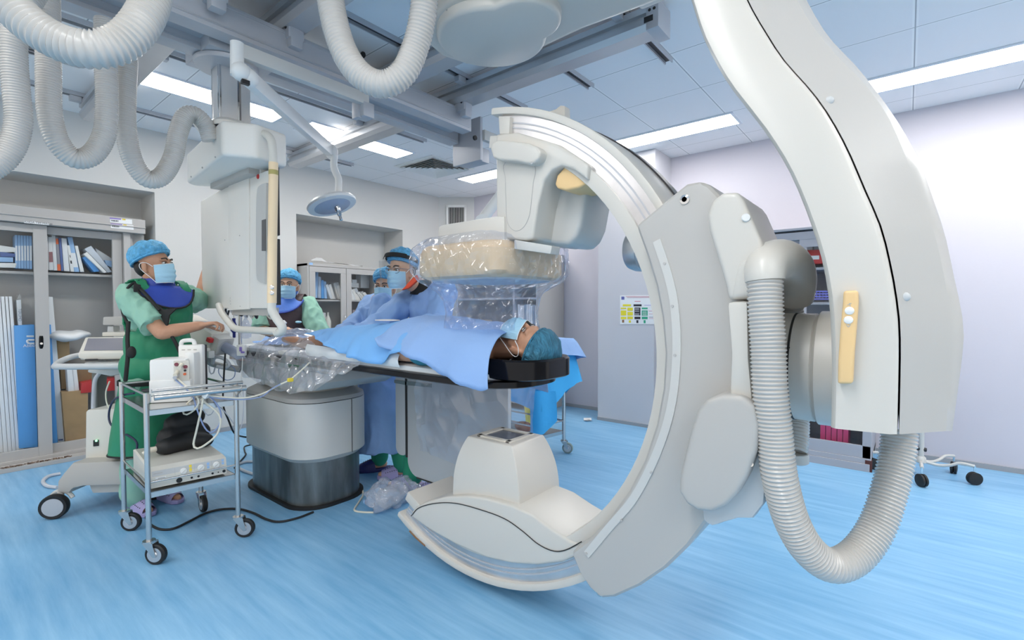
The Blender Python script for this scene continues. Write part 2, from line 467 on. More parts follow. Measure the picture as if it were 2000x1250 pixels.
# the same panels, unseen, go on outside the frame, over and behind the photographer
for i, (x, y, a) in enumerate([(-1.25, 4.31, 'x'), (-0.95, 2.4, 'x'), (4.62, -1.6, 'y'), (0.2, 0.6, 'x'), (-1.3, 0.6, 'x'), (1.8, -1.3, 'x'), (3.2, -1.3, 'x'), (-0.6, -1.9, 'x'), (0.6, -1.9, 'x')]):  # panel between the rows at left is an addition to brighten the floor
    ceiling_light(x, y, a, 'unseen recessed strip light on the ceiling outside the picture')

# ------------------------------------------------------------------ ceiling tracks (dark slotted channels, along X)
def track(y, x0, x1, label):
    t = thing('ceiling_track', label, 'ceiling track', ((x0+x1)/2, y, CEIL), 'dark slotted tracks in the ceiling')
    c = MB()
    for s in (-1, 1): c.lo_hi((x0, y+s*.024-.004, CEIL-.03), (x1, y+s*.024+.004, CEIL))
    obj('channel', c, M['alupaint'], t, False)
    obj('slot', MB().lo_hi((x0, y-.02, CEIL-.012), (x1, y+.02, CEIL-.002)), M['dark'], t, False)
for y, lab in ((1.275, 'dark ceiling track nearest the right end of the long silver rail'), (1.873, 'dark ceiling track just behind the round white cap'),
               (2.50, 'dark ceiling track running behind the drooping middle hose'), (3.76, 'dark ceiling track between the monitor column and the first strip light'),
               (5.035, 'dark ceiling track closest to the left wall')):
    track(y, -0.4, 3.25, lab)

# ------------------------------------------------------------------ silver rails (along Y) hung from the tracks
def rail(x, y0, y1, label, zt=CEIL-.03, w_=.15, caps=True):
    t = thing('ceiling_rail', label, 'ceiling rail', (x, (y0+y1)/2, zt), 'silver rails hung below the ceiling tracks')
    zb = 2.80
    prof = [(-w_/2, zb+.03), (-w_/2+.02, zb), (w_/2-.02, zb), (w_/2, zb+.03), (w_/2, zb+.055), (w_/2-.02, zb+.06), (w_/2-.02, zb+.085), (w_/2, zb+.09), (w_/2, zt-.02), (w_/2-.03, zt-.01),
            (-w_/2+.03, zt-.01), (-w_/2, zt-.02), (-w_/2, zb+.09), (-w_/2+.02, zb+.085), (-w_/2+.02, zb+.06), (-w_/2, zb+.055)]
    obj('rail_profile', MB().prism([(x+a, y0, z) for a, z in prof], (0, y1-y0, 0)), M['alu'], t, 30)
    for yy in ((y0,) if caps else ()):
        e = MB().box((x, yy-.02, zb+.065), (w_+.02, .07, .15), bev=.004)
        e = obj('end_cap', e, M['alupaint'], t)
        h = MB()
        for dy in (-.012, .014): h.cyl((x-w_/2-.012, yy-.02+dy, zb+.09), (x-w_/2-.009, yy-.02+dy, zb+.09), .008)
        h.box((x-w_/2-.0105, yy+.0, zb+.045), (.003, .05, .03))
        obj('bolt_hole', h, M['black'], e)
    for ty in (1.275, 1.873, 2.5, 3.76, 5.035):
        if y0-.02 < ty < y1+.1:
            for sd in (-1, 1): obj('clamp', MB().box((x+sd*(w_/2+.035), ty, zt-.022), (.07, .05, .04), bev=.004), M['alupaint'], t)
rail(2.60, 1.10, 5.12, 'long silver rail from the right end cap across the ceiling to the left wall')
rail(0.93, 2.2, 5.12, 'silver rail above the row of hanging hoses')
rail(2.10, 1.0, 3.15, 'short silver rail beside the round white cap', caps=False)
rail(1.33, 1.0, 3.1, 'silver rail at the top of the picture over the bridge beam', caps=False)

# ------------------------------------------------------------------ bridge carriage (two beams along X)
cg = thing('ceiling_bridge', 'silver grey double-beam bridge under the ceiling rails, carrying the monitor column', 'ceiling bridge', (1.6, 2.75, 2.6))
def beam(y, w_, x0, x1, z0, z1, nm):
    g = MB().lo_hi((x0, y-w_/2, z0), (x1, y+w_/2, z1), bev=.006)
    b_ = obj(nm, g, M['alupaint'], cg)
    obj('groove', MB().lo_hi((x0+.01, y-w_/2-.003, z0+.022), (x1-.01, y-w_/2+.002, z0+.030)).lo_hi((x0+.01, y-w_/2-.003, z1-.022), (x1-.01, y-w_/2+.002, z1-.016)), M['alu'], b_, False)
beam(2.66, .10, -0.3, 2.72, 2.645, 2.79, 'front_beam')
beam(2.90, .10, -0.3, 2.82, 2.63, 2.76, 'rear_beam')
obj('rear_tray', MB().lo_hi((-0.3, 2.72, 2.69), (2.72, 2.85, 2.70)), M['alupaint'], cg, False)
for x in (0.45, 0.85, 1.75, 2.3):
    obj('saddle', MB().box((x, 2.78, 2.725), (.16, .15, .06), bev=.004), M['alu'], cg)
for x, y in ((0.93, 2.55), (2.60, 2.55), (1.33, 2.60)):
    g = MB().box((x, y+.03, 2.80), (.09, .11, .11), bev=.012); g.box((x, y, 2.76), (.07, .06, .12), bev=.012)
    h = obj('hanger', g, M['alupaint'], cg)
    obj('bolt', MB().cyl((x-.05, y, 2.80), (x-.046, y, 2.80), .009).cyl((x-.05, y+.03, 2.83), (x-.046, y+.03, 2.83), .009), M['dark'], h)
obj('end_plate', MB().lo_hi((2.83, 2.62, 2.46), (2.86, 2.93, 2.80), bev=.006), M['alupaint'], cg)
obj('end_box', MB().lo_hi((2.86, 2.66, 2.47), (2.98, 2.90, 2.58), bev=.006), M['alupaint'], cg)
obj('stop_bar', MB().lo_hi((2.86, 2.60, 2.62), (3.05, 2.64, 2.70), bev=.004), M['palegrey'], cg)
obj('knob', MB().cyl((2.74, 2.60, 2.60), (2.74, 2.585, 2.60), .018), M['black'], cg)

# ------------------------------------------------------------------ ceiling air diffuser and wall grille
df = thing('air_diffuser', 'square white air diffuser with black slots in the ceiling', 'air vent', (3.95, 4.40, CEIL))
for i in range(6):
    a = .265-.045*i
    def sq(h, z): return [V((3.95+sx2*h, 4.40+sy2*h, z)) for sx2, sy2 in ((-1, -1), (1, -1), (1, 1), (-1, 1))]
    obj('louvre', MB().loft([sq(a, CEIL-.003), sq(a+.030, CEIL-.026), sq(a+.033, CEIL-.026), sq(a+.003, CEIL-.003)], caps=False, closed=True), M['white'], df, False)
obj('rim', MB().loft([sq(.30, CEIL-.002), sq(.335, CEIL-.002), sq(.335, CEIL-.008), sq(.285, CEIL-.012)], caps=False, closed=True), M['white'], df, False)
obj('backing', MB().box((3.95, 4.40, CEIL-.001), (.58, .58, .002)), M['black'], df, False)
vc = V((5.23, 5.34, 2.62)); va = math.atan2(5.13-5.55, 5.40-5.06)          # lies in the cut corner
vr = RZ(va); vn = V((-math.sin(-va), -math.cos(va), 0)).normalized()
vn = vr @ V((0, -1, 0))
vent = thing('wall_vent', 'small upright white grille with black slats, high on the corner wall', 'air vent', vc+vn*.0)
g = MB()
for s in (-1, 1):
    g.box(vc+vr @ V((s*.135, -.012, 0)), (.035, .024, .46), rot=vr); g.box(vc+vr @ V((0, -.012, s*.215)), (.30, .024, .035), rot=vr)
obj('frame', g, M['white'], vent, False)
obj('backing', MB().box(vc+vr @ V((0, -.006, 0)), (.25, .006, .42), rot=vr), M['black'], vent, False)
g = MB()
for i in range(9): g.box(vc+vr @ V((-.10+.025*i, -.014, 0)), (.007, .014, .40), rot=vr)
obj('slat', g, M['palegrey'], vent, False)
# camera dome bracket on the ceiling behind the middle hose
cb = thing('ceiling_bracket', 'small pale bracket with a black knob on the ceiling behind the middle hose', 'bracket', (1.86, 2.75, CEIL))
p = P(690, 130, z=2.9)
obj('bracket_body', MB().box(p+V((0, 0, .035)), (.07, .07, .09), bev=.008), M['palegrey'], cb)
obj('bracket_arm', MB().tube([p+V((0, 0, .04)), P(702, 112, z=2.93)], .010), M['palegrey'], cb)
obj('end_knob', MB().ell(P(709, 107, z=2.93), (.017, .017, .02)), M['black'], cb)

# ceiling-hung shield arm half hidden behind the detector housing
sa = thing('ceiling_shield', 'white jointed mount of a ceiling shield, behind the detector housing', 'shield', P(941, 445, d=3.1))
obj('joint', MB().cyl(P(941, 432, d=3.06), P(941, 432, d=3.16), .043, 28), M['white'], sa)
obj('joint_band', MB().lathe([(.0435, 0), (.0435, .02)], P(941, 433, d=3.09), FWD, 28), mat('navy_band', (.03, .06, .25), .5), sa)
obj('upper_arm', MB().tube([P(945, 425, d=3.12), P(975, 385, d=3.12), P(1010, 335, d=3.12)], .035, 16), M['white'], sa)
obj('lower_arm', MB().tube([P(939, 437, d=3.18), P(920, 450, d=3.2), P(905, 470, d=3.2)], .03, 14), M['white'], sa)

gv = thing('ceiling_grille', 'dark slatted grille in the ceiling at the far upper left, behind the hoses', 'air vent', P(36, 80, z=CEIL))
gp = P(36, 80, z=CEIL)
obj('backing', MB().box(gp+V((0, 0, -.002)), (.62, .30, .004)), M['dark'], gv, False)
for i in range(6): obj('slat', MB().box(gp+V((0, -.125+.05*i, -.008)), (.62, .012, .012)), M['alu'], gv, False)
# ================================================================== the big C-arm X-ray machine
XF, XB = 1.58, 1.90             # near and far faces of the ring (it stands in a plane across X)
CY, CZ = 1.545, 1.115           # centre of the ring
XM = 1.74
cx = thing('c_arm_x_ray_machine', 'huge cream C-arm X-ray machine hung from the ceiling, its ring open towards the table', 'x-ray machine', (XM, CY, 0.0))

def arc(r, a0, a1, n=48, x=XF, ry=None, cy=CY, cz=CZ):
    """points on the ring; angle 0 = towards the lens end (-Y), 90 = up"""
    return [V((x, cy-r*math.cos(math.radians(a0+(a1-a0)*i/n)), cz+r*math.sin(math.radians(a0+(a1-a0)*i/n)))) for i in range(n+1)]
def band(r0, r1, a0, a1, x0, x1, n=56, bev=0.0):
    g = MB()
    A = arc(r0, a0, a1, n, x0); B = arc(r1, a0, a1, n, x0); C_ = arc(r1, a0, a1, n, x1); D = arc(r0, a0, a1, n, x1)
    g.loft([[A[i], B[i], C_[i], D[i]] for i in range(n+1)])
    if bev:
        ed = [e for e in g.bm.edges if len(e.link_faces) == 2 and e.calc_face_angle(0) > .5]
        bmesh.ops.bevel(g.bm, geom=ed, offset=bev, segments=2, profile=.6, affect='EDGES', clamp_overlap=True)
    return g
A0, A1 = -120, 82
# inner cream body, metal track, outer cream flange
obj('ring_body', band(0.885, 0.938, A0, A1, XF+.008, XB, bev=.006), M['cream'], cx)
ot = obj('track', band(0.925, 1.03, A0+2, A1-3, XF+.020, XB-.02), M['rail'], cx)
tg = MB()
for r in (0.968, 0.988):
    a = band(r, r+.006, A0+2, A1-3, XF+.017, XF+.022); tg.join(a.bm)
obj('track_groove', tg, M['alupaint'], ot, False)
obj('ring_flange', band(1.022, 1.052, A0, A1, XF, XB+.02, bev=.008), M['cream'], cx)
obj('drive_belt', band(1.051, 1.058, 30, 70, XB-.10, XB-.04), M['dark'], cx)
obj('ring_end', MB().prism([P(*q, x=XF-.002) for q in ((973, 226), (996, 227), (994, 262), (975, 262))], (.30, 0, 0), bev=.006), M['cream'], cx)

# ---- detector housing at the ring's upper end
H0 = XF-.012
hp = [(968, 262), (1010, 258), (1090, 282), (1150, 322), (1146, 352), (1118, 330), (1096, 324), (1078, 332), (1062, 352), (1050, 400), (1044, 440), (1040, 466), (1026, 470), (974, 465), (969, 455), (968, 330)]
hs = obj('detector_housing', MB().prism([P(*q, x=H0) for q in hp], (.40, 0, 0), bev=.02, seg=3), M['cream'], cx)
# lower rounded bulk behind the front skin, facing the lens end
bulk = [(1046, 346), (1064, 330), (1096, 322), (1130, 330), (1150, 345), (1146, 372), (1134, 440), (1124, 465), (1108, 480), (1080, 478), (1040, 468), (1036, 420)]
bz = [P(*q, x=1.70) for q in bulk]
obj('housing_bulk', MB().prism([v+V((-.13, 0, 0)) if False else v for v in bz], (.22, 0, 0), bev=.03, seg=3), M['palegrey'], cx)
lf = []
fl = [(1062, 352), (1050, 400), (1044, 440), (1040, 466)]
# oval inset line on the front skin
ov = [(987, 318), (1042, 322), (1041, 360), (1038, 390), (1034, 420), (1024, 442), (1010, 451), (998, 446), (990, 430), (988, 390), (987, 350)]
pts = spline([P(*q, x=H0-.001) for q in ov], .012, True)
obj('panel_seam', MB().tube(pts, .0012, 5, closed=True), M['cabgrey'], hs)
hd = [P(958, 283, x=H0-.03), P(966, 279, x=H0-.035), P(1000, 280, x=H0-.03), P(1035, 288, x=H0-.02), P(1048, 300, x=H0-.01)]
g = MB()
top = [(957, 290), (960, 278), (972, 273), (1000, 275), (1030, 279), (1048, 286), (1056, 296), (1052, 310), (1042, 319), (1030, 320), (1008, 315), (975, 313), (962, 308)]
g.prism([P(*q, x=H0-.045) for q in top], (.10, 0, 0), bev=.022, seg=4)
obj('grip_bar', g, M['cream'], cx)
obj('grip_screw', MB().cyl(P(1038, 318, x=H0-.043), P(1038, 318, x=H0-.047), .005), M['steel'], cx)
# beige scoop handle on the housing side
g = MB()
sc = [(1083, 360), (1088, 342), (1102, 326), (1122, 321), (1146, 330), (1158, 343), (1150, 356), (1130, 367), (1105, 372), (1088, 368)]
g.prism([P(*q, x=1.595) for q in sc], (.16, 0, 0), bev=.03, seg=4)
obj('scoop_handle', g, M['beige'], cx)
# fin behind the ring top
obj('ring_fin', MB().prism([P(*q, x=1.84) for q in ((1030, 232), (1085, 212), (1094, 204), (1103, 206), (1104, 240), (1080, 250))], (.05, 0, 0), bev=.012), M['cream'], cx)

# ---- neck and detector slab
g = MB().lo_hi((XF-.03, 1.30, 1.545), (1.92, 1.72, 1.69), bev=.035)
obj('detector_neck', g, M['cream'], cx)
obj('neck_plate', MB().prism([P(*q, x=1.56) for q in ((1004, 468), (1078, 480), (1075, 496), (1004, 486))], (.06, 0, 0), bev=.004), M['palegrey'], cx)
dC = V((1.745, 1.545, 0))
def rsq(h, rc, z, n=8, yaw=0.02, c=dC):
    """rounded square ring of points"""
    out = []
    for k in range(4):
        a0 = k*PI/2
        ctr = V((math.cos(a0+PI/4)*(h-rc)*math.sqrt(2), math.sin(a0+PI/4)*(h-rc)*math.sqrt(2), 0))
        for i in range(n+1):
            a = a0+(PI/2)*i/n
            out.append(c + RZ(yaw) @ (ctr+V((rc*math.cos(a), rc*math.sin(a), 0))) + V((0, 0, z)))
    return out
g = MB().loft([rsq(.20, .09, 1.585), rsq(.245, .10, 1.582), rsq(.262, .11, 1.567), rsq(.266, .11, 1.55), rsq(.270, .11, 1.549), rsq(.272, .11, 1.455), rsq(.262, .11, 1.437), rsq(.235, .10, 1.428)])
obj('detector_bumper', g, M['peach'], cx)
obj('detector_face', MB().loft([rsq(.232, .10, 1.430), rsq(.228, .10, 1.421), rsq(.19, .09, 1.416)]), M['lidgrey'], cx)

# ---- tube assembly at the ring's lower end
tp = [(803, 1002), (812, 990), (835, 979), (870, 970), (910, 968), (950, 973), (1000, 987), (1040, 1005), (1080, 1035), (1112, 1056), (1136, 1066), (1150, 1066), (1146, 1078),
      (1100, 1098), (1050, 1104), (1000, 1101), (950, 1090), (890, 1064), (840, 1036), (806, 1012)]
cover = [P(*q, x=XF) for q in tp]
obj('tube_cover', MB().prism(cover, (XB-XF, 0, 0), bev=.012, seg=3), M['cream'], cx)
sm = spline([P(*q, x=XF-.002) for q in [(803, 1008), (818, 992), (850, 983), (890, 983), (940, 996), (985, 1013), (1020, 1037), (1050, 1062), (1080, 1076), (1105, 1074), (1136, 1058)]], .015)
obj('cover_seam', MB().tube(sm, .0022, 5), M['seam'], cx)
# the turret with the square port
def hatring(t):
    z = .36+(.690-.36)*t
    hw = .150*(1-.40*t**2.4)
    return z, hw
g = MB(); rings = []
for i in range(13):
    t = i/12; z = .40+(.690-.40)*t
    k = 1-.34*t**2.6
    hx, hy = .155*(1-.22*t**2.6), .205*k
    rings.append(rsq_ := [V((1.765+sx*hx, 1.475+sy*hy, z)) for sx, sy in ((-1, -1), (1, -1), (1, 1), (-1, 1))])
g.loft(rings)
ed = [e for e in g.bm.edges if len(e.link_faces) == 2 and e.calc_face_angle(0) > .6]
bmesh.ops.bevel(g.bm, geom=ed, offset=.008, segments=3, profile=.6, affect='EDGES', clamp_overlap=True)
hat = obj('tube_turret', g, M['cream'], cx, 25)
g = MB()
for s in (-1, 1):
    g.box((1.765+s*.082, 1.475, .692), (.026, .20, .010), bev=.003); g.box((1.765, 1.475+s*.088, .692), (.19, .026, .010), bev=.003)
obj('port_frame', g, M['offwhite'], hat)
obj('port_window', MB().box((1.765, 1.475, .690), (.14, .15, .004)), M['screen'], hat, False)
# dark scuff line along the lower flange
obj('flange_wear', MB().tube([P(*q, x=XF-.001) for q in ((800, 1037), (812, 1050), (830, 1066))], .004, 6), mat('rust_wear', (.22, .12, .06), .8), cx)

# ---- sleeve that carries the ring
XS = 1.50
inner = [(1240, 440), (1262, 500), (1280, 560), (1291, 620), (1297, 690), (1293, 760), (1280, 830), (1257, 900), (1226, 960), (1190, 1010), (1152, 1050), (1113, 1079)]
outer = [(1130, 1120), (1150, 1150), (1172, 1171), (1200, 1168), (1250, 1146), (1300, 1112), (1345, 1068), (1385, 1014), (1420, 955), (1450, 880), (1468, 800), (1472, 700), (1462, 600), (1446, 500), (1425, 430), (1405, 380), (1385, 360), (1368, 352), (1340, 358), (1315, 378)]
g = MB().prism([P(*q, x=XS) for q in inner+outer], (.48, 0, 0), bev=.022, seg=3, bevang=35)
slv = obj('ring_sleeve', g, M['grey'], cx, 30)
# raised curved guide strip on its face
strip = spline([P(*q, x=XS) for q in ((1283, 470), (1306, 540), (1318, 600), (1322, 690), (1312, 790), (1285, 880), (1240, 970), (1190, 1030), (1146, 1083))], .02)
rad = []
cc = V((XS, CY, CZ))
g = MB(); rings = []
for q in strip:
    n = (q-cc).normalized()
    rings.append([q-n*.013+V((-.004, 0, 0)), q+n*.013+V((-.004, 0, 0)), q+n*.014+V((.004, 0, 0)), q-n*.014+V((.004, 0, 0))])
g.loft(rings); st = obj('guide_strip', g, M['palegrey'], slv, False)
g = MB()
for q in ((1298, 515), (1313, 598), (1318, 694), (1272, 923), (1214, 1016), (1145, 1081)):
    p = P(*q, x=XS-.004); obj('strip_screw', MB().cyl(p, p+V((-.003, 0, 0)), .0045, 10), M['cabgrey'], st)
for q in ((1338, 390), (1172, 1156)):
    p = P(*q, x=XS+.002 if q[1] < 800 else XS+.01)
    obj('lifting_eye', MB().lathe([(.013, 0), (.015, .005), (.008, .007), (.007, .002)], p, (-1, 0, 0), 18), M['chrome'], slv)
# motor knob behind the ring
obj('motor_cap', MB().lathe([(.092, 0), (.092, .02), (.089, .022), (.092, .024), (.092, .06), (.085, .085), (.05, .098)], P(1272, 488, x=1.93), (0.12, 1, .10), 32), M['alu'], cx)

# ---- pods and elbow on the sleeve's near side
XP = 1.46
up = [(1380, 420), (1390, 392), (1410, 376), (1440, 374), (1452, 390), (1478, 450), (1500, 500), (1512, 520), (1500, 560), (1470, 580), (1422, 586), (1418, 560), (1400, 500), (1384, 450)]
pod = obj('upper_pod', MB().prism([P(*q, x=XP) for q in up], (.30, 0, 0), bev=.035, seg=4), M['cream'], cx)
obj('pod_window', MB().lathe([(.012, 0), (.010, .004)], P(1457, 425, x=XP-.001), (-1, -.4, 0), 18), M['white'], pod)
el = spline([P(1495, 560, d=1.315), P(1494, 532, d=1.32), P(1502, 515, d=1.345), P(1526, 508, d=1.40), P(1546, 522, d=1.47), P(1553, 550, d=1.53), P(1549, 580, d=1.57)], .008)
obj('hose_elbow', MB().tube(el[2:], [.049+.010*min(1, i/12) for i in range(len(el)-2)], 26), M['cream'], cx)
obj('elbow_root', MB().prism([P(*q, x=1.455) for q in ((1440, 505), (1470, 502), (1500, 500), (1500, 545), (1470, 583), (1424, 586))], (.16, 0, 0), bev=.02, seg=3), M['cream'], cx)
col = [(1420, 590), (1460, 588), (1462, 700), (1470, 780), (1440, 800), (1424, 790), (1428, 690)]
obj('side_cover', MB().prism([P(*q, x=1.44) for q in col], (.3, 0, 0), bev=.02), M['cream'], cx)
lo = [(1325, 960), (1328, 925), (1346, 850), (1362, 800), (1380, 780), (1410, 770), (1450, 774), (1474, 792), (1484, 830), (1478, 880), (1460, 930), (1440, 965), (1418, 988), (1390, 1001), (1362, 998), (1340, 985)]
lpod = obj('lower_pod', MB().prism([P(*q, x=1.41) for q in lo], (.22, 0, 0), bev=.03, seg=4), M['grey'], cx)
obj('pod_screw', MB().cyl(P(1466, 907, x=1.43), P(1467, 907, x=1.42), .006), M['chrome'], lpod)
lo2 = [(1370, 985), (1372, 1018), (1390, 1030), (1412, 1022), (1440, 1014), (1470, 1015), (1492, 985), (1500, 900), (1480, 860)]
obj('lower_pod_skirt', MB().prism([P(*q, x=1.46) for q in lo2], (.25, 0, 0), bev=.015), M['lidgrey'], cx)

# ---- pivot drum (axis along Y)
g = MB().lathe([(.150, 0), (.165, .012), (.165, .225), (.172, .235)], (XM, .20, CZ), (0, 1, 0), 48)
dr = obj('pivot_drum', g, M['cream'], cx)
obj('drum_seam', MB().lathe([(.1665, 0), (.1665, .006)], (XM, .262, CZ), (0, 1, 0), 48), M['seam'], dr)
obj('drum_collar', MB().lathe([(.172, 0), (.172, .06), (.16, .07)], (XM, .14, CZ), (0, 1, 0), 48), M['cream'], dr)
for q in ((1526, 679), (1541, 679)): obj('drum_mark', MB().box(P(*q, x=1.578), (.004, .004, .004)), M['black'], dr, False)

# ---- the L-arm: four measured profile lines, lofted; far side mirrored about its mid-plane
NL = 34
LX = 1.40
cl = [(1290, -170), (1318, -90), (1346, 0), (1370, 74), (1413, 155), (1458, 215), (1497, 267), (1539, 338), (1575, 425), (1600, 505), (1614, 585), (1619, 668), (1620, 760), (1618, 836)]
se = [(1392, -170), (1425, -80), (1458, 0), (1494, 63), (1529, 116), (1582, 176), (1617, 225), (1652, 289), (1687, 370), (1717, 440), (1735, 510), (1749, 588), (1755, 668), (1752, 850)]
cf = [(1480, -170), (1520, -80), (1557, 0), (1589, 53), (1638, 113), (1687, 162), (1733, 225), (1768, 303), (1800, 385), (1826, 460), (1843, 535), (1853, 600), (1856, 668), (1848, 842)]
ou = [(1490, -170), (1535, -80), (1575, 0), (1617, 70), (1673, 130), (1715, 183), (1754, 239), (1793, 310), (1823, 390), (1846, 460), (1862, 535), (1876, 600), (1882, 668), (1860, 842)]
def resample(pts, n):
    sp = spline(pts, .004); L = [0]
    for a, b_ in zip(sp, sp[1:]): L.append(L[-1]+(b_-a).length)
    out = []; j = 0
    for i in range(n):
        t = L[-1]*i/(n-1)
        while j < len(L)-2 and L[j+1] < t: j += 1
        f = 0 if L[j+1] == L[j] else (t-L[j])/(L[j+1]-L[j])
        out.append(sp[j].lerp(sp[j+1], max(0, min(1, f))))
    return out
l1 = resample([P(*q, x=LX) for q in cl], NL); l2 = resample([P(*q, x=LX) for q in se], NL)
l3 = resample([P(*q, x=LX+.075) for q in cf], NL); l4 = resample([P(*q, x=LX+.12) for q in ou], NL)
XMID = XM+.02
def mir(p): return V((2*XMID-p.x, p.y, p.z))
rings_c = []; rings_g = []
for a, b_, c_, d_ in zip(l1, l2, l3, l4):
    inn = (a-b_).normalized()
    a0 = a - inn*.004
    rings_c.append([a0+V((.012, 0, 0)), a0-inn*.010+V((.0, 0, 0)), b_+inn*.012, b_+V((.010, 0, 0)), b_+V((.25, 0, 0)), a0+V((.25, 0, 0))])
    rings_g.append([b_-inn*.004+V((.012, 0, 0)), c_, d_, mir(d_), mir(c_), mir(b_), mir(a0), a0+V((.26, 0, 0)), b_+V((.255, 0, 0))])
arm = obj('l_arm_front_cover', MB().loft(rings_c), M['cream'], cx, 50)
body = obj('l_arm_body', MB().loft(rings_g), M['grey'], cx, 30)
for q in ((1767, 580, .035), (1619, 197, .035)):
    p = P(q[0], q[1], x=LX+q[2]-.010); obj('cover_plug', MB().ell(p, (.006, .011, .011), u=16, v=8), M['lidgrey'], body)
# orange-beige hand switch on the cover
hsw = [(1647, 568), (1675, 567), (1676, 590), (1673, 630), (1668, 690), (1665, 750), (1636, 750), (1637, 700), (1641, 640), (1646, 590)]
sw = obj('hand_switch', MB().prism([P(*q, x=LX-.030) for q in hsw], (.034, 0, 0), bev=.007, seg=3), M['beige'], cx)
for q in ((1659, 607), (1657, 625)):
    obj('push_button', MB().lathe([(.0095, 0), (.0085, .003), (.004, .005)], P(*q, x=LX-.030), (-1, 0, 0), 18), M['white'], sw)
g = MB()
for a, b_ in (((1655, 596), (1663, 592)), ((1659, 592), (1661, 599)), ((1653, 634), (1657, 639)), ((1657, 639), (1661, 634))):
    g.tube([P(*a, x=LX-.0305), P(*b_, x=LX-.0305)], .0008, 5)
obj('arrow_mark', g, M['cabgrey'], sw, False)

# ---- horizontal arm over the isocentre and the round cap under it
zu = 2.60
bd = [(1.47, .70), (1.50, 1.2), (1.47, 1.55), (1.50, 1.74), (1.60, 1.86), (1.75, 1.90), (1.90, 1.86), (2.0, 1.74), (2.03, 1.5), (2.01, 1.2), (2.03, .9), (2.03, .45), (1.47, .45)]
obj('overhead_arm', MB().prism([V((x, y, zu)) for x, y in reversed(bd)], (0, 0, .20), bev=.035, seg=3, bevang=60), M['cream'], cx)
cap = []
n = 64
for i in range(n):
    a = 2*PI*i/n
    cap.append(V((1.75+.262*math.cos(a), 1.545+.262*math.sin(a), 0)))
lobe = V((1.73, 1.335, 0)); cap2 = []
for i in range(n):
    a = 2*PI*i/n; dirv = V((math.cos(a), math.sin(a), 0))
    p = V((1.75, 1.545, 0)); r = .258
    # union of the big disc and the small lobe, radius along the ray
    rel = lobe-p; bq = rel.dot(dirv); disc = bq*bq-(rel.length_squared-.165**2)
    if disc > 0: r = max(r, bq+math.sqrt(disc))
    cap2.append((p, dirv, r))
g = MB().loft([[p+d*(r+dr)+V((0, 0, z)) for p, d, r in cap2] for dr, z in ((-.02, 2.61), (.0, 2.605), (.0, 2.575), (-.006, 2.562), (-.02, 2.555))])
obj('pivot_cap', g, M['cream'], cx, 45)
obj('cap_screw', MB().cyl(P(874, 20, z=2.60), P(874, 20, z=2.60)+V((0, 0, -.004)), .006), M['steel'], cx)
cw = MB().lo_hi((1.2, .5, 2.70), (2.2, 1.0, 2.80), bev=.02).lo_hi((1.28, .9, 2.74), (2.15, 1.75, 2.80), bev=.02)
obj('ceiling_carriage', cw, M['palegrey'], cx)

# ---- corrugated hoses of the machine
def ribbed(path, r, pitch=.0125, amp=.004, seg=28):
    sp = spline(path, pitch/5)
    rr = [r-amp*(0, .12, .75, 1.0, .6)[i % 5] for i in range(len(sp))]
    return MB().tube(sp, rr, seg)
hp = [P(1494, 528, d=1.315), P(1495, 600, d=1.31), P(1500, 680, d=1.305), P(1504, 760, d=1.30), P(1513, 850, d=1.30), P(1522, 930, d=1.30), P(1545, 1015, d=1.31), P(1580, 1075, d=1.32),
      P(1625, 1104, d=1.33), P(1672, 1085, d=1.35), P(1712, 1030, d=1.37), P(1738, 955, d=1.39), P(1752, 890, d=1.41), P(1757, 840, d=1.42)]
obj('arm_hose', ribbed(hp, .0452, .0108, .0045), M['hose'], cx, 60)
hp = [P(1545, 560, d=1.66), P(1545, 600, d=1.68), P(1550, 700, d=1.75), P(1556, 800, d=1.75), P(1556, 850, d=1.72), P(1552, 882, d=1.70)]
obj('rear_hose', ribbed(hp, .040, .0108, .004), M['hose'], cx, 60)
p = P(1551, 884, d=1.70)
obj('hose_cuff', MB().lathe([(.044, 0), (.046, .01), (.046, .03), (.04, .034)], p, (0, 0, -1), 24), M['palegrey'], cx)

# ------------------------------------------------------------------ free hanging ceiling hoses
def hose(label, path, r, pitch=.0135, amp=.0045, kind='hanging corrugated hoses'):
    o = obj('corrugated_hose', ribbed(path, r, pitch, amp), M['hose'], None, 60)
    return tag(o, label, 'hose', kind)
hose('thick pale corrugated hose looping across the upper left corner, largest of the hoses',
     [P(-190, -330, d=1.62), P(-120, -160, d=1.5), P(-60, -70, d=1.45), P(0, -10, d=1.45), P(60, 48, d=1.46), P(120, 84, d=1.48), P(180, 97, d=1.5), P(235, 84, d=1.54), P(275, 45, d=1.58), P(298, -10, d=1.64), P(305, -90, d=1.72), P(305, -170, d=1.85)], .056, .0165, .007)
hose('corrugated hose drooping in a U beside the round white cap at top centre',
     [P(640, -120, d=2.0), P(643, -30, d=2.0), P(652, 35, d=2.0), P(672, 100, d=2.0), P(705, 147, d=2.0), P(748, 165, d=2.0), P(788, 142, d=2.0), P(812, 90, d=2.0), P(826, 30, d=1.98), P(834, -50, d=1.95), P(845, -130, d=1.95)], .055, .0145)
YH = 2.62
hose('pale corrugated hose hanging at the left edge with its loop cut by the picture edge',
     [P(-120, -30, y=YH), P(-125, 120, y=YH), P(-122, 240, y=YH), P(-105, 315, y=YH), P(-60, 345, y=YH), P(-10, 325, y=YH), P(22, 290, y=YH), P(36, 240, y=YH), P(32, 180, y=YH), P(27, 120, y=YH), P(28, 70, y=YH), P(45, 20, y=YH), P(70, -20, y=YH)], .041, .0100, .0035)
YH = 2.75
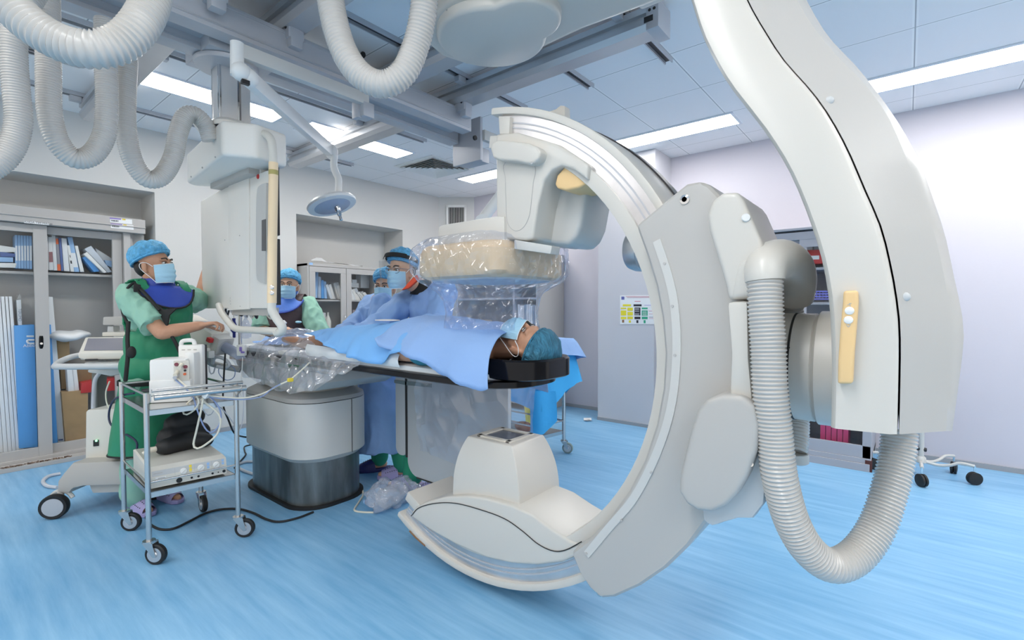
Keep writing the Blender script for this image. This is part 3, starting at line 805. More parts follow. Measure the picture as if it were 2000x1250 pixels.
hose('middle one of the three ceiling hoses at left, hanging in a narrow U',
     [P(92, -20, y=YH), P(94, 60, y=YH), P(95, 150, y=YH), P(97, 220, y=YH), P(112, 275, y=YH), P(145, 309, y=YH), P(180, 302, y=YH), P(204, 262, y=YH), P(209, 200, y=YH), P(207, 130, y=YH), P(206, 40, y=YH)], .042, .0100, .0035)
YH = 2.88
hose('corrugated hose that rises from its U over a hook into the monitor mount',
     [P(250, 30, y=YH), P(248, 110, y=YH), P(245, 190, y=YH), P(246, 250, y=YH), P(258, 310, y=YH), P(285, 348, y=YH), P(315, 345, y=YH), P(338, 308, y=YH), P(348, 260, y=YH), P(362, 228, y=YH), P(382, 225, y=YH), P(402, 245, y=YH), P(412, 275, y=YH)], .043, .0100, .0035)
# ================================================================== cabinets and what they hold
def quad(parent, name, q, y, depth, m, bev=.002, label=None, cat=None, group=None):
    """upright box whose front outline stands in the plane y"""
    return tag(obj(name, MB().prism([P(*p, y=y) for p in q], (0, depth, 0), bev=bev), m, parent, 30), label, cat, group)

# ---- built-in sliding-door cupboard in the left recess
lc = thing('sliding_door_cupboard', 'grey sliding-door cupboard built into the left wall recess', 'cupboard', (0.45, 5.72, 0))
FY = 5.62
def fr(name, lo, hi, m=M['cabgrey'], bev=.003, par=None): return obj(name, MB().lo_hi(lo, hi, bev), m, par or lc, False)
fr('header', (-0.9, FY-.05, 1.995), (1.385, FY+.30, 2.125))
fr('header_lip', (-0.9, FY-.06, 2.045), (1.385, FY-.048, 2.055))
fr('back_panel', (-0.9, REC-.025, 0), (1.40, REC-.006, 1.995))
fr('side_panel', (1.275, FY+.02, 0.03), (1.30, REC-.02, 1.995)); fr('end_panel', (1.275, FY+.06, 0), (1.40, FY+.08, 1.995))
fr('frame_stile', (1.228, FY-.01, 0.03), (1.278, FY+.10, 1.995))
fr('sill', (-0.9, FY-.14, 0), (1.40, FY+.12, 0.035)); fr('bottom_track', (-0.9, FY-.02, 0.035), (1.28, FY+.10, 0.06))
fr('shelf', (-0.9, FY+.12, 1.585), (1.275, REC-.03, 1.607)); fr('floor_board', (-0.9, FY+.10, .05), (1.275, REC-.03, .07))
def sdoor(x0, x1, y, ls, rs, tag_):
    dd = fr('sliding_door', (x0, y, 1.925), (x1, y+.03, 1.99))
    off = wpos(dd)
    for nm, lo, hi in (('door_stile', (x1-rs, y-.004, .045), (x1, y+.032, 1.992)), ('door_stile', (x0, y, .06), (x0+ls, y+.03, 1.925)), ('bottom_rail', (x0, y, .05), (x1, y+.03, .135))):
        fr(nm, lo, hi, par=dd)
    obj('glass_pane', MB().grid([[(x0+ls, y+.014, .135), (x1-rs, y+.014, .135)], [(x0+ls, y+.014, 1.925), (x1-rs, y+.014, 1.925)]]), M['pane'], dd, False)
    return dd
d1 = sdoor(-0.45, 0.715, FY, .07, .085, 'l'); d2 = sdoor(0.66, 1.226, FY+.045, .05, .072, 'r')
lk = obj('lock_plate', MB().prism([P(*q, y=FY-.006) for q in ((77, 656), (84, 656), (85, 661), (85, 676), (83, 681), (78, 681), (76, 676), (76, 661))], (0, .006, 0), bev=.001), M['gblack'], d1)
obj('lock_cylinder', MB().cyl(P(81, 671, y=FY-.006), P(81, 671, y=FY-.009), .011), M['chrome'], lk) if False else obj('lock_cylinder', MB().cyl(P(81, 671, y=FY-.006), P(81, 671, y=FY-.010), .009), M['chrome'], d1)
# labels stuck on the header
t = obj('name_label', MB().prism([P(*q, y=FY-.052) for q in ((47, 431), (96, 436), (96, 440), (47, 435.5))], (0, .001, 0)), M['paper'], lc, False)
pr_, pu_ = V((1, 0, 0)), V((0, 0, 1))
c_ = (P(55, 433.5, y=FY-.052)+P(95, 437.5, y=FY-.052))/2
text('label_lettering', 'KHOA TIM MẠCH', .021, c_, pr_, pu_, M['dark'], t)
for (a, b_, c2, d_) in (((214.5, 425), (258, 429), (258.5, 438.5), (215, 434)), ((216, 436), (260.5, 440), (261, 449), (216.5, 445))):
    s_ = obj('barcode_sticker', MB().prism([P(*q, y=FY-.052) for q in (a, b_, c2, d_)], (0, .001, 0)), M['paper'], lc, False)
    A = P(*a, y=FY-.054); B = P(*b_, y=FY-.054); Dn = P(*d_, y=FY-.054)-A; R_ = B-A
    obj('sticker_band', MB().prism([A, A+R_*.5, A+R_*.5+Dn*.25, A+Dn*.25], (0, .0008, 0)), M['purple'], s_, False)
    obj('sticker_corner', MB().prism([A+R_*.55, A+R_*.70, A+R_*.70+Dn*.28, A+R_*.55+Dn*.28], (0, .0008, 0)), M['yellow'], s_, False)
    g = MB(); x = .06
    for k in range(9):
        w_ = random.choice((.012, .02, .03)); g.prism([A+R_*x+Dn*.45, A+R_*(x+w_)+Dn*.45, A+R_*(x+w_)+Dn*.75, A+R_*x+Dn*.75], (0, .0008, 0)); x += w_+.018
    obj('barcode', g, M['dark'], s_, False)
# debris on the sill
g = MB()
for i in range(150):
    u = random.random(); x = .40+u*.42
    g.ell((x, FY-.115+random.uniform(-.012, .012), .037+random.uniform(0, .008)), (random.uniform(.003, .009), random.uniform(.002, .005), random.uniform(.002, .006)), u=6, v=4)
tag(obj('leaf_litter', g, mat('leaf_litter_brown', (.07, .035, .025), .8, var=.6, vscale=50, col2=(.35, .25, .18)), None), 'dark crumbly litter along the sill of the left cupboard', 'litter', kind='stuff')

YB = 5.74
UPB = 'boxes and packs on the cupboard top shelf'
def book(name, q, m, label, cat='box', depth=.16, y=YB, group=None, bits=()):
    o = quad(None, name, q, y, depth, m, label=label, cat=cat, group=group)
    for nm, bq, bm_ in bits:
        b_ = obj(nm, MB().prism([P(*p, y=y-.0015) for p in bq], (0, .001, 0)), bm_, o, False)
    return o
book('carton', [(88, 527), (95, 527), (94, 461), (87, 461)], M['paper'], 'slim white carton with a maroon patch, first on the right-hand top shelf', bits=[('colour_patch', [(88, 502), (93, 502), (92.5, 478), (87.5, 478)], M['maroon'])])
book('carton', [(96, 527.5), (104.5, 527.5), (101, 463), (94.5, 463)], M['paper'], 'slim white carton with a pinkish-brown middle band on the top shelf', bits=[('colour_patch', [(96, 512), (103.5, 512), (102.5, 492), (95.5, 492)], mat('dusty_rose', (.36, .16, .17), .6))])
book('carton', [(105, 528), (112, 528.5), (108, 459), (100.5, 459)], M['paper'], 'plain tall white carton beside the orange-ended one')
book('carton', [(112.5, 528.5), (119, 529), (113.5, 462), (108.5, 461)], mat('grey_card', (.30, .30, .34), .6), 'dark carton with orange ends on the top shelf', bits=[('orange_end', [(112.3, 528.5), (119, 529), (118, 516), (111.8, 516)], M['orange']), ('orange_top', [(109.6, 477), (114.6, 477), (113.5, 466), (108.8, 466)], M['orange'])])
book('carton', [(119.5, 529), (124, 529), (119.5, 465), (114.5, 464)], M['navy'], 'dark navy carton between the orange-ended and the white ones')
book('carton', [(125, 529), (136, 530), (130, 466), (120, 465)], M['paper'], 'broad white carton in the middle of the top shelf')
book('carton', [(138, 530), (145, 531), (137.5, 479), (131, 479)], M['white'], 'short white carton with two dark marks on its spine', bits=[('dark_mark', [(138, 515), (141, 515), (140, 509), (137, 509)], M['dark']), ('dark_mark', [(136.5, 503), (138, 503), (137, 498), (135.8, 498)], M['dark'])])
book('carton', [(145.5, 531), (155, 531), (141.5, 463), (132, 463)], M['ltblue'], 'slate-blue carton with a white middle leaning on the top shelf', bits=[('white_patch', [(143.5, 522), (152.5, 522), (147, 494), (138.5, 494)], M['paper'])])
book('carton', [(157, 531), (164.5, 531), (152, 480), (146, 480)], M['white'], 'narrow white carton leaning right beside the slate-blue one')
book('sterile_pack', [(184, 531), (195, 530), (170, 500), (161, 503)], M['blue'], 'bright blue pack lying slanted under the leaning white pouch', 'pack')
book('sterile_pack', [(203, 533), (209, 532), (170, 492), (163, 496)], M['white'], 'long white pouch leaning steeply at the right end of the top shelf', 'pack', y=YB-.03)
book('sterile_pack', [(211, 532.5), (219, 531), (178, 480), (165, 486)], mat('misty_pouch', (.58, .64, .72), .35), 'greyish see-through pouch leaning behind the long white one', 'pack')
book('sterile_pack', [(222, 530), (223, 508), (186, 484), (190, 497)], mat('misty_pouch2', (.66, .69, .74), .35), 'pale pouch at the far right corner of the top shelf', 'pack', y=YB+.05)
book('sterile_pack', [(208, 518), (222, 524), (222, 510), (204, 508)], M['ltblue'], 'small light blue pack wedged in the right corner of the top shelf', 'pack', y=YB+.02)
for i in range(6):
    x0 = 30+5.6*i
    o = quad(None, 'sterile_pack', [(x0, 524+i*.25), (x0+5, 524+i*.25), (x0+4.2, 459+i*.3), (x0-1, 459+i*.3)], YB, .15, M['ltblue'], label='blue and white upright pack in the row on the left-hand top shelf', cat='pack', group='row of blue and white packs')
    obj('white_middle', MB().prism([P(*p, y=YB-.0015) for p in ((x0+.6, 509), (x0+4.4, 509), (x0+4, 480), (x0+.2, 480))], (0, .001, 0)), M['paper'], o, False)
for lab, q, m_ in (('white pouch at the bottom of the little pile beside the blue packs', [(-20, 522), (32, 523), (33, 514), (-20, 513)], M['white']), ('light blue pack in the little pile beside the blue packs', [(-20, 511), (26, 512), (26, 503), (-20, 501)], M['ltblue']),
                   ('dark pack in the little pile beside the blue packs', [(2, 501), (29, 502), (29, 492), (0, 492)], M['navy']), ('white carton with dark marks on top of the little pile', [(-20, 489), (29, 496), (32, 484), (-20, 476)], M['white'])):
    book('carton', q, m_, lab, y=YB)
# tall white boards in the lower left bay
bb = [-33, -25, -17, -9, -1, 7, 16, 24, 32, 39, 47]
for i in range(10):
    b0, b1 = bb[i], bb[i+1]-.6
    quad(None, 'flat_carton', [(b0, 884-b0*.06), (b1, 884-b1*.06), (b1-23, 579), (b0-22, 579)], YB, .2, M['paper'], label='tall white flat carton standing in the tight row at the left edge', cat='carton', group='row of tall white flat cartons')
tb = book('carton', [(36, 640), (43.5, 640), (41, 585), (32, 586)], M['paper'], 'white carton with vertical lettering standing behind the blue carton', 'carton', y=YB+.02)
text('spine_lettering', 'TERUMO', .026, P(38.6, 615, y=YB+.017), V((0, 0, -1)), V((1, 0, 0)), mat('grey_ink', (.3, .33, .4), .6), tb)
obj('open_flap', MB().prism([P(*p, y=YB+.03) for p in ((33, 584), (37, 575), (42, 580), (41, 584))], (0, .12, 0)), M['cabgrey'], tb, False)
bx = book('carton', [(38, 876), (74, 873), (67, 634), (28, 636)], M['blue'], 'tall bright blue carton with white lettering beside the lock stile', 'carton', y=YB-.05)
yl = YB-.055
g = MB()
for pth in ([(52, 657), (66, 657)], [(67, 664), (54, 664), (53, 668), (57, 671), (67, 671)]):
    pp = [P(*q, y=yl) for q in pth]
    for a, b_ in zip(pp, pp[1:]): g.tube([a, b_], .0075, 4)
obj('logo', g, M['paper'], bx, False)
text('lettering', 'Abbott', .034, P(61, 675, y=yl), V((1, 0, 0)), V((0, 0, 1)), M['paper'], bx)
book('carton', [(101, 870), (113, 868), (99.5, 634), (92, 634)], M['blue'], 'narrow blue carton just right of the lock stile', 'carton', y=YB-.02)
book('carton', [(113.5, 866), (127, 864), (103, 580), (90, 579)], M['paper'], 'tall white carton leaning behind the narrow blue one', 'carton', y=YB+.02, bits=[('blue_print', [(114, 861), (123, 860), (123, 857), (114, 858)], M['navy'])])
book('cardboard_box', [(128, 866), (172, 864), (172, 762), (120, 766)], M['brown'], 'brown cardboard box on the cupboard floor behind the grey console cart', 'cardboard box', y=YB-.04)
book('cardboard_box', [(112, 706), (137, 706), (135, 662), (110, 664)], M['brown'], 'brown cardboard box under the plastic bag behind the console screen', 'cardboard box', y=YB+.05)
book('cardboard_box', [(120, 760), (200, 760), (200, 712), (118, 712)], mat('cardboard_dark', (.30, .19, .09), .8), 'darker cardboard box filling the cupboard behind the console handle', 'cardboard box', y=YB+.07, depth=.12)
book('carton', [(134, 770), (146, 771), (141, 716), (130, 714)], M['paper'], 'white roll of paper standing behind the console handle', 'paper roll', y=YB-.02)
book('carton', [(146, 772), (156, 772), (150, 722), (142, 720)], M['paper'], 'printed white sheet folder leaning beside the white roll', 'folder', y=YB-.01)
book('red_bag', [(158, 768), (232, 762), (228, 738), (190, 742), (160, 748)], M['red'], 'red plastic bag behind the console post', 'bag', y=YB-.05)
bg_ = MB().ell(P(137, 655, y=YB+.02), (.16, .10, .045), u=28, v=18)
for v_ in bg_.bm.verts: v_.co += V((0, 0, 1))*.03*noise.noise(v_.co*9)+V((1, 0, 0))*.03*noise.noise(v_.co*7+V((3, 1, 2)))

tag(obj('plastic_bag', bg_, MATS.get('film2'), None), 'clear plastic bag lying on the cardboard behind the console screen', 'bag')

# ---- two-door glazed cabinet in the middle recess
mc = thing('glazed_cabinet', 'grey two-door glazed cabinet in the middle wall recess behind the doctors', 'cabinet', (3.36, 5.6, 0))
Y0 = 5.37; X0, X1 = 2.865, 3.86; ZT = 1.815
def f2(name, lo, hi, m=M['cabgrey'], par=None, bev=.003): return obj(name, MB().lo_hi(lo, hi, bev), m, par or mc, False)
f2('side_panel', (X0, Y0, 0), (X0+.02, 5.82, ZT)); f2('side_panel', (X1-.02, Y0, 0), (X1, 5.82, ZT)); f2('top_panel', (X0, Y0-.005, ZT-.03), (X1, 5.82, ZT))
f2('back_panel', (X0+.02, 5.80, 0), (X1-.02, 5.82, ZT)); f2('base', (X0+.02, Y0+.01, 0), (X1-.02, 5.8, .08))
for z in (1.375, 0.96, .55): f2('shelf', (X0+.02, Y0+.03, z), (X1-.02, 5.8, z+.02))
for i, (a, b_, hx) in enumerate(((X0+.02, 3.355, 3.325), (3.36, X1-.02, 3.39))):
    d_ = f2('door', (a, Y0-.012, ZT-.10), (b_, Y0+.008, ZT-.035))
    for lo, hi, nm in (((a, Y0-.012, .1), (a+.07, Y0+.008, ZT-.1), 'door_stile'), ((b_-.07, Y0-.012, .1), (b_, Y0+.008, ZT-.1), 'door_stile'), ((a, Y0-.012, .08), (b_, Y0+.008, .16), 'bottom_rail')):
        f2(nm, lo, hi, par=d_)
    obj('glass_pane', MB().grid([[(a+.07, Y0-.002, .16), (b_-.07, Y0-.002, .16)], [(a+.07, Y0-.002, ZT-.1), (b_-.07, Y0-.002, ZT-.1)]]), M['pane'], d_, False)
    obj('handle', MB().tube(spline([V((hx, Y0-.012, 1.20)), V((hx, Y0-.035, 1.19)), V((hx, Y0-.04, 1.13)), V((hx, Y0-.035, 1.07)), V((hx, Y0-.012, 1.06))], .01), .006), M['chrome'], d_)
obj('blue_tape', MB().prism([P(*q, y=Y0-.007) for q in ((604, 512.5), (611, 513.2), (611, 517.5), (604, 517))], (0, .001, 0)), M['ltblue'], mc, False)
ym = 5.5
GW = 'white packs in the glazed cabinet'
for i, q in enumerate(([(613, 582), (620, 582), (622, 532), (614, 530)], [(621, 582), (627, 582.5), (627, 541), (622, 540)], [(628, 583), (633, 583), (632, 547), (627, 547)], [(634, 583), (639, 583.5), (637, 550), (632, 549)])):
    quad(None, 'folder', q, ym, .2, (M['ltblue'], mat('mist_blue', (.45, .56, .70), .5), M['blue'], M['ltblue'])[i], label=('light blue folder first from the left in the glazed cabinet', 'mist-blue folder, second from the left in the glazed cabinet', 'strong blue folder, third from the left in the glazed cabinet', 'light blue folder standing next to the white packs')[i], cat='folder')
random.seed(11)
for (x0, x1, yb, yt, n, lab) in ((640, 668, 584, 545, 6, 'white sterile pack in the leaning heap on the upper shelf of the left glazed door'), (686, 722, 586, 562, 9, 'white sterile pack in the heap behind the right glazed door')):
    for i in range(n):
        a = x0+(x1-x0)*(i+.2)/n; h = random.uniform(.55, 1)*(yb-yt); s = random.uniform(4, 11)
        quad(None, 'sterile_pack', [(a, yb), (a+5, yb), (a+5-s, yb-h), (a-s, yb-h+2)], ym+random.uniform(-.03, .06), .12, random.choice((M['paper'], M['white'], mat('pale_pack', (.72, .76, .80), .5))), label=lab, cat='pack', group=lab.split(' in ')[1])
for lab, q in (('long white carton on the heap behind the right glazed door', [(686, 561), (701, 562), (701, 553), (686, 552)]), ('second white carton on the heap behind the right glazed door', [(688, 552), (697, 552.5), (697, 546), (688, 546)]), ('tall white cylinder pack behind the right glazed door', [(705, 562), (721, 563), (721, 537), (705, 536)])):
    quad(None, 'carton', q, ym+.08, .12, M['paper'], label=lab, cat='carton')
for i in range(7):
    quad(None, 'sterile_pack', [(618+3.4*i, 642), (621+3.4*i, 642), (619.5+3.2*i-3, 605+i), (617+3.2*i-3, 605+i)], ym, .15, M['paper'], label='thin white pack standing on the lower shelf of the left glazed door', cat='pack', group='thin white packs on the lower shelf')
for i in range(6):
    quad(None, 'sterile_pack', [(688+5.2*i, 640), (691.5+5.2*i, 640), (693.5+5.2*i, 605), (690+5.2*i, 605)], ym, .15, mat('rose_pack', (.62, .50, .50), .5), label='pale rose pack standing on the lower shelf of the right glazed door', cat='pack', group='pale rose packs on the lower shelf')
bt = tag(obj('bottle', MB().lathe([(.035, 0), (.036, .09), (.02, .14), (.011, .16), (.011, .20)], P(641, 642, y=ym-.03), (0, 0, 1), 20), M['offwhite'], None), 'clear whitish bottle on the lower shelf of the left glazed door', 'bottle')
tag(obj('paper_sheet', MB().grid([[P(608+u*10, 508+u*1.2-(3 if u in (1, 2) else 0)*v_+random.uniform(-1, 1), y=5.5+.1*v_) for u in range(11)] for v_ in range(3)]), M['paper'], None), 'crumpled white paper lying along the top of the glazed cabinet', 'paper')

# ---- tall open shelf unit behind the detector
ts = thing('tall_shelf_unit', 'tall grey shelf unit against the far right wall, behind the detector', 'shelf unit', (5.08, 4.2, 0))
def f3(name, lo, hi, m=M['rcabgrey']): return obj(name, MB().lo_hi(lo, hi, .003), m, ts, False)
f3('side_panel', (4.79, 3.50, 0), (5.385, 3.52, 1.98), M['cabgrey']); f3('side_panel', (4.79, 4.88, 0), (5.385, 4.90, 1.98)); f3('top_panel', (4.79, 3.5, 1.96), (5.385, 4.9, 1.98)); f3('back_panel', (5.37, 3.52, 0), (5.385, 4.88, 1.96))
for z in (.08, .62, 1.02, 1.40): f3('shelf', (4.80, 3.52, z), (5.37, 4.88, z+.022))
f3('divider', (4.79, 3.86, .08), (5.36, 3.885, 1.96))
random.seed(4)
for j, (z, cols, hh, grp) in enumerate(((1.042, (M['paper'], mat('bluegrey_spine', (.28, .36, .46), .6)), .30, 'blue-grey and white binders on the shelf'), (.642, (M['green'], mat('mint_spine', (.45, .66, .55), .6)), .30, 'green binders on the shelf'))):
    for i in range(9):
        y_ = 3.54+.034*i
        tag(obj('binder', MB().lo_hi((4.84, y_, z), (5.1, y_+.031, z+hh*random.uniform(.92, 1))), cols[i % 2] if random.random() < .8 else M['paper'], None, False), 'thin %s binder standing in the row on the tall shelf unit' % ('blue-grey or white' if j == 0 else 'green'), 'binder', grp)
tag(obj('carton', MB().lo_hi((4.83, 4.42, 1.042), (5.0, 4.62, 1.13)), M['peach'], None), 'small buff carton on the shelf seen through the hanging film', 'carton')
tag(obj('carton', MB().lo_hi((4.83, 3.9, .642), (5.1, 4.4, .90)), M['white'], None), 'large white carton on the shelf below the buff carton', 'carton')

# ---- glazed cupboard by the right wall
rc = thing('glazed_cupboard', 'blue-grey glazed sliding cupboard against the right wall, behind the pivot arm', 'cupboard', (5.05, 0.72, 0))
RX0 = 4.72
def f4(name, lo, hi, m=M['rcabgrey'], par=None): return obj(name, MB().lo_hi(lo, hi, .003), m, par or rc, False)
f4('top_panel', (RX0-.02, .19, 1.945), (5.385, 1.30, 1.965)); f4('top_rail', (RX0-.005, .2, 1.865), (RX0+.03, 1.29, 1.93)); f4('back_panel', (5.37, .2, 0), (5.385, 1.29, 1.95))
f4('side_panel', (RX0, .20, .06), (5.38, .22, 1.945)); f4('side_panel', (RX0, 1.27, .06), (5.38, 1.29, 1.945)); f4('base', (RX0-.01, .2, .06), (5.38, 1.29, .10)); f4('plinth', (RX0-.02, .21, 0.0), (5.36, 1.28, .06))
for z in (.50, .90, 1.318, 1.610): f4('shelf', (RX0+.06, .22, z), (5.37, 1.27, z+.022))
for (a, b_, x) in ((.205, .715, RX0-.002), (.66, 1.285, RX0+.028)):
    d_ = f4('sliding_door', (x, a, 1.80), (x+.022, b_, 1.865))
    for nm, lo, hi in (('door_stile', (x, a, .10), (x+.022, a+.055, 1.80)), ('door_stile', (x, b_-.055, .10), (x+.022, b_, 1.80)), ('bottom_rail', (x, a, .10), (x+.022, b_, .20))):
        f4(nm, lo, hi, par=d_)
    obj('glass_pane', MB().grid([[(x+.01, a+.055, .2), (x+.01, b_-.055, .2)], [(x+.01, a+.055, 1.8), (x+.01, b_-.055, 1.8)]]), M['pane'], d_, False)
obj('rust_foot', MB().lo_hi((RX0-.012, .195, 0), (RX0+.03, .24, .09)), mat('rust_brown', (.10, .03, .025), .8), rc, False)
xr = RX0+.12
def rq(name, q, m, label, cat, depth=.2, x=xr, group=None): return tag(obj(name, MB().prism([P(*p, x=x) for p in q], (depth, 0, 0), bev=.003), m, None), label, cat, group)
rq('sterile_pack', [(1490, 521), (1510, 519), (1510, 476), (1488, 478)], M['ltblue'], 'light blue pack at the left of the top shelf in the right cupboard', 'pack')
rq('sterile_pack', [(1511, 519), (1530, 518), (1528, 472), (1514, 474)], mat('sage_pack', (.40, .52, .46), .6), 'sage green pack on the top shelf of the right cupboard', 'pack')
rq('sterile_pack', [(1531, 518), (1548, 517), (1548, 470), (1536, 470)], M['paper'], 'white pack beside the sage one in the right cupboard', 'pack')
rq('sterile_pack', [(1572, 500), (1588, 499), (1586, 466), (1570, 468)], M['paper'], 'white pack above the red box in the right cupboard', 'pack')
rq('sterile_pack', [(1589, 499), (1612, 498), (1606, 462), (1590, 463)], mat('grey_pack', (.58, .6, .64), .5), 'grey-white pack above the red box in the right cupboard', 'pack')
rb = rq('red_box', [(1569, 516), (1625, 514), (1625, 486), (1568, 489)], M['red'], 'red plastic box with a white label on the shelf of the right cupboard', 'box', x=xr-.03)
obj('box_label', MB().prism([P(*p, x=xr-.033) for p in ((1582, 507), (1600, 506.5), (1600, 499), (1582, 499.5))], (.001, 0, 0)), M['paper'], rb, False)
PB = mat('basket_periwinkle', (.22, .22, .72), .5)
for i, (a, b_) in enumerate(((1540, 1580), (1582, 1626))):
    g = MB(); w0, w1 = a, b_
    for yy in (568, 573, 578, 583):
        g.prism([P(a, yy+2.6, x=xr-.03), P(b_, yy+2.3, x=xr-.03), P(b_, yy-.4, x=xr-.03), P(a, yy, x=xr-.03)], (.25, 0, 0))
    for k in range(8):
        x_ = a+(b_-a)*k/7.0; g.prism([P(x_-.6, 585.5, x=xr-.031), P(x_+.8, 585.5, x=xr-.031), P(x_+.8, 568, x=xr-.031), P(x_-.6, 568, x=xr-.031)], (.004, 0, 0))
    tag(obj('plastic_basket', g, PB, None, False), ('periwinkle basket on the left of the lower shelf in the right cupboard', 'periwinkle basket on the right of the lower shelf in the right cupboard')[i], 'basket')
for i in range(5):
    tag(obj('pink_binder', MB().lo_hi((RX0+.1, .36+.04*i, .11), (RX0+.30, .395+.04*i, .34)), mat('pink_spine', (.62, .05, .18), .5), None), 'pink-red binder standing at the bottom of the right cupboard', 'binder', 'pink-red binders')
tag(obj('cardboard_box', MB().lo_hi((RX0+.10, .8, .105), (RX0+.35, 1.1, .40)), M['brown'], None), 'brown box at the bottom of the right cupboard', 'cardboard box')

# ---- waste-sorting notice on the pillar
ps = thing('notice', 'white waste-sorting notice with yellow, black and green boxes on the pillar', 'poster', P(1245, 633, x=4.957))
px_ = 4.957
obj('sheet', MB().prism([P(*q, x=px_) for q in ((1211, 577), (1280.5, 576.5), (1280.5, 633), (1211, 633))], (.002, 0, 0)), M['paper'], ps, False)
YEL = mat('notice_yellow', (.82, .72, .04), .6); GRN = mat('notice_green', (.03, .38, .22), .6); BLK = mat('notice_black', (.02, .02, .03), .6); RED = mat('notice_red', (.6, .12, .18), .6)
def blk(nm, x0, y0, x1, y1, m, r=0): obj(nm, MB().prism([P(*q, x=px_-.0012) for q in ((x0, y0), (x1, y0), (x1, y1), (x0, y1))], (.001, 0, 0)), m, ps, False)
def n2p(u, v_): return 1180+u*140/1250, 540+v_*140/1250
for (u0, v0, u1, v1, m, nm) in ((325, 485, 468, 520, YEL, 'heading'), (512, 485, 652, 520, BLK, 'heading'), (290, 542, 385, 568, YEL, 'entry_box'), (290, 592, 385, 680, YEL, 'entry_box'), (290, 702, 385, 745, YEL, 'entry_box'),
        (405, 542, 500, 598, YEL, 'entry_box'), (405, 618, 500, 680, YEL, 'entry_box'), (405, 698, 500, 745, YEL, 'entry_box'), (528, 542, 632, 680, BLK, 'entry_box'), (528, 702, 632, 745, BLK, 'entry_box'),
        (655, 542, 758, 570, GRN, 'entry_box'), (655, 592, 758, 685, GRN, 'entry_box'), (655, 702, 758, 745, GRN, 'entry_box'), (375, 345, 865, 352, RED, 'title_line'), (400, 366, 860, 371, RED, 'title_line'), (530, 428, 635, 437, RED, 'title_line'),
        (300, 350, 352, 405, mat('notice_blue', (.12, .14, .4), .6), 'emblem'), (700, 497, 830, 504, M['purple'], 'title_line'), (780, 598, 880, 604, RED, 'title_line'), (780, 650, 870, 655, RED, 'title_line'), (780, 706, 870, 712, BLK, 'title_line'), (780, 730, 870, 735, RED, 'title_line'),
        (312, 755, 348, 805, mat('notice_brown', (.3, .16, .08), .6), 'bin_picture'), (430, 765, 465, 805, YEL, 'bin_picture'), (562, 762, 596, 812, BLK, 'bin_picture'), (688, 762, 722, 815, GRN, 'bin_picture')):
    a, b_ = n2p(u0, v0); c2, d2_ = n2p(u1, v1); blk(nm, a, b_, c2, d2_, m)
def n3(nm, x0, y0, x1, y1): obj(nm, MB().prism([P(*q, x=px_-.002) for q in ((x0, y0), (x1, y0), (x1, y1), (x0, y1))], (.0006, 0, 0)), M['paper'], ps, False)
for v_ in (558, 580, 605, 645, 665): a, b_ = n2p(535, v_); c2, d2_ = n2p(610, v_+6); n3('entry_line', a, b_, c2, d2_)
for v_ in (610, 630, 650, 668): a, b_ = n2p(668, v_); c2, d2_ = n2p(742, v_+6); n3('entry_line', a, b_, c2, d2_)
# ================================================================== patient table
def rrect(x0, x1, y0, y1, r, z, n=8, rfar=None):
    """rounded rectangle ring; r = near corners radius, rfar = far corners"""
    rf = r if rfar is None else rfar
    out = []
    for cx_, cy_, a0, rr in ((x1-rf, y1-rf, 0, rf), (x0+rf, y1-rf, PI/2, rf), (x0+r, y0+r, PI, r), (x1-r, y0+r, 1.5*PI, r)):
        for i in range(n+1):
            a = a0+PI/2*i/n; out.append(V((cx_+rr*math.cos(a), cy_+rr*math.sin(a), z)))
    return out
tb = thing('operating_table', 'X-ray operating table with a long black-edged top on one oval grey pedestal', 'operating table', (1.76, 3.3, 0))
obj('plinth', MB().loft([rrect(1.49, 2.03, 2.90, 3.84, .21, 0), rrect(1.49, 2.03, 2.90, 3.84, .21, .018)]), M['black'], tb)
obj('pedestal_column', MB().loft([rrect(1.515, 2.01, 2.925, 3.81, .2, .018), rrect(1.515, 2.01, 2.925, 3.81, .2, .34)]), M['pedmetal'], tb)
pc = obj('pedestal_cover', MB().loft([rrect(1.535, 1.99, 2.945, 3.79, .2, .275), rrect(1.49, 2.035, 2.90, 3.835, .21, .325), rrect(1.485, 2.04, 2.895, 3.84, .21, .33), rrect(1.485, 2.04, 2.895, 3.84, .21, .685)]), mat('pedestal_ivory', (.66, .65, .62), .42), tb, 30)
obj('cover_seam', MB().loft([rrect(1.488, 2.037, 2.898, 3.837, .21, .684), rrect(1.488, 2.037, 2.898, 3.837, .21, .690)]), M['seam'], pc, False)
obj('panel_gap', MB().tube([P(677, 778, x=1.80), P(679, 885, x=1.80)], .0015, 5) if False else MB().box((1.845, 2.8945, .505), (.003, .004, .36)), M['seam'], pc, False)
obj('pedestal_lid', MB().loft([rrect(1.485, 2.04, 2.895, 3.84, .21, .69), rrect(1.49, 2.035, 2.90, 3.835, .21, .715), rrect(1.54, 1.985, 2.96, 3.78, .19, .745), rrect(1.56, 1.965, 2.98, 3.76, .18, .745)]), M['grey'], tb, 30)
obj('lift_body', MB().loft([rrect(1.58, 1.95, 3.0, 3.74, .12, .74), rrect(1.58, 1.95, 3.0, 3.74, .12, .83)]), M['offwhite'], tb)
obj('slide_carriage', MB().prism([(1.50, 2.62, .86), (1.50, 2.75, .80), (1.50, 3.66, .80), (1.50, 3.86, .88), (1.50, 3.90, .935), (1.50, 2.62, .935)], (.52, 0, 0), bev=.01), M['grey'], tb)
g = MB().lo_hi((1.485, 2.5, .915), (1.50, 3.95, .945), bev=.003)
obj('side_rail', g, M['steel'], tb); obj('side_rail', MB().lo_hi((2.02, 1.6, .915), (2.035, 3.95, .945), bev=.003), M['steel'], tb)
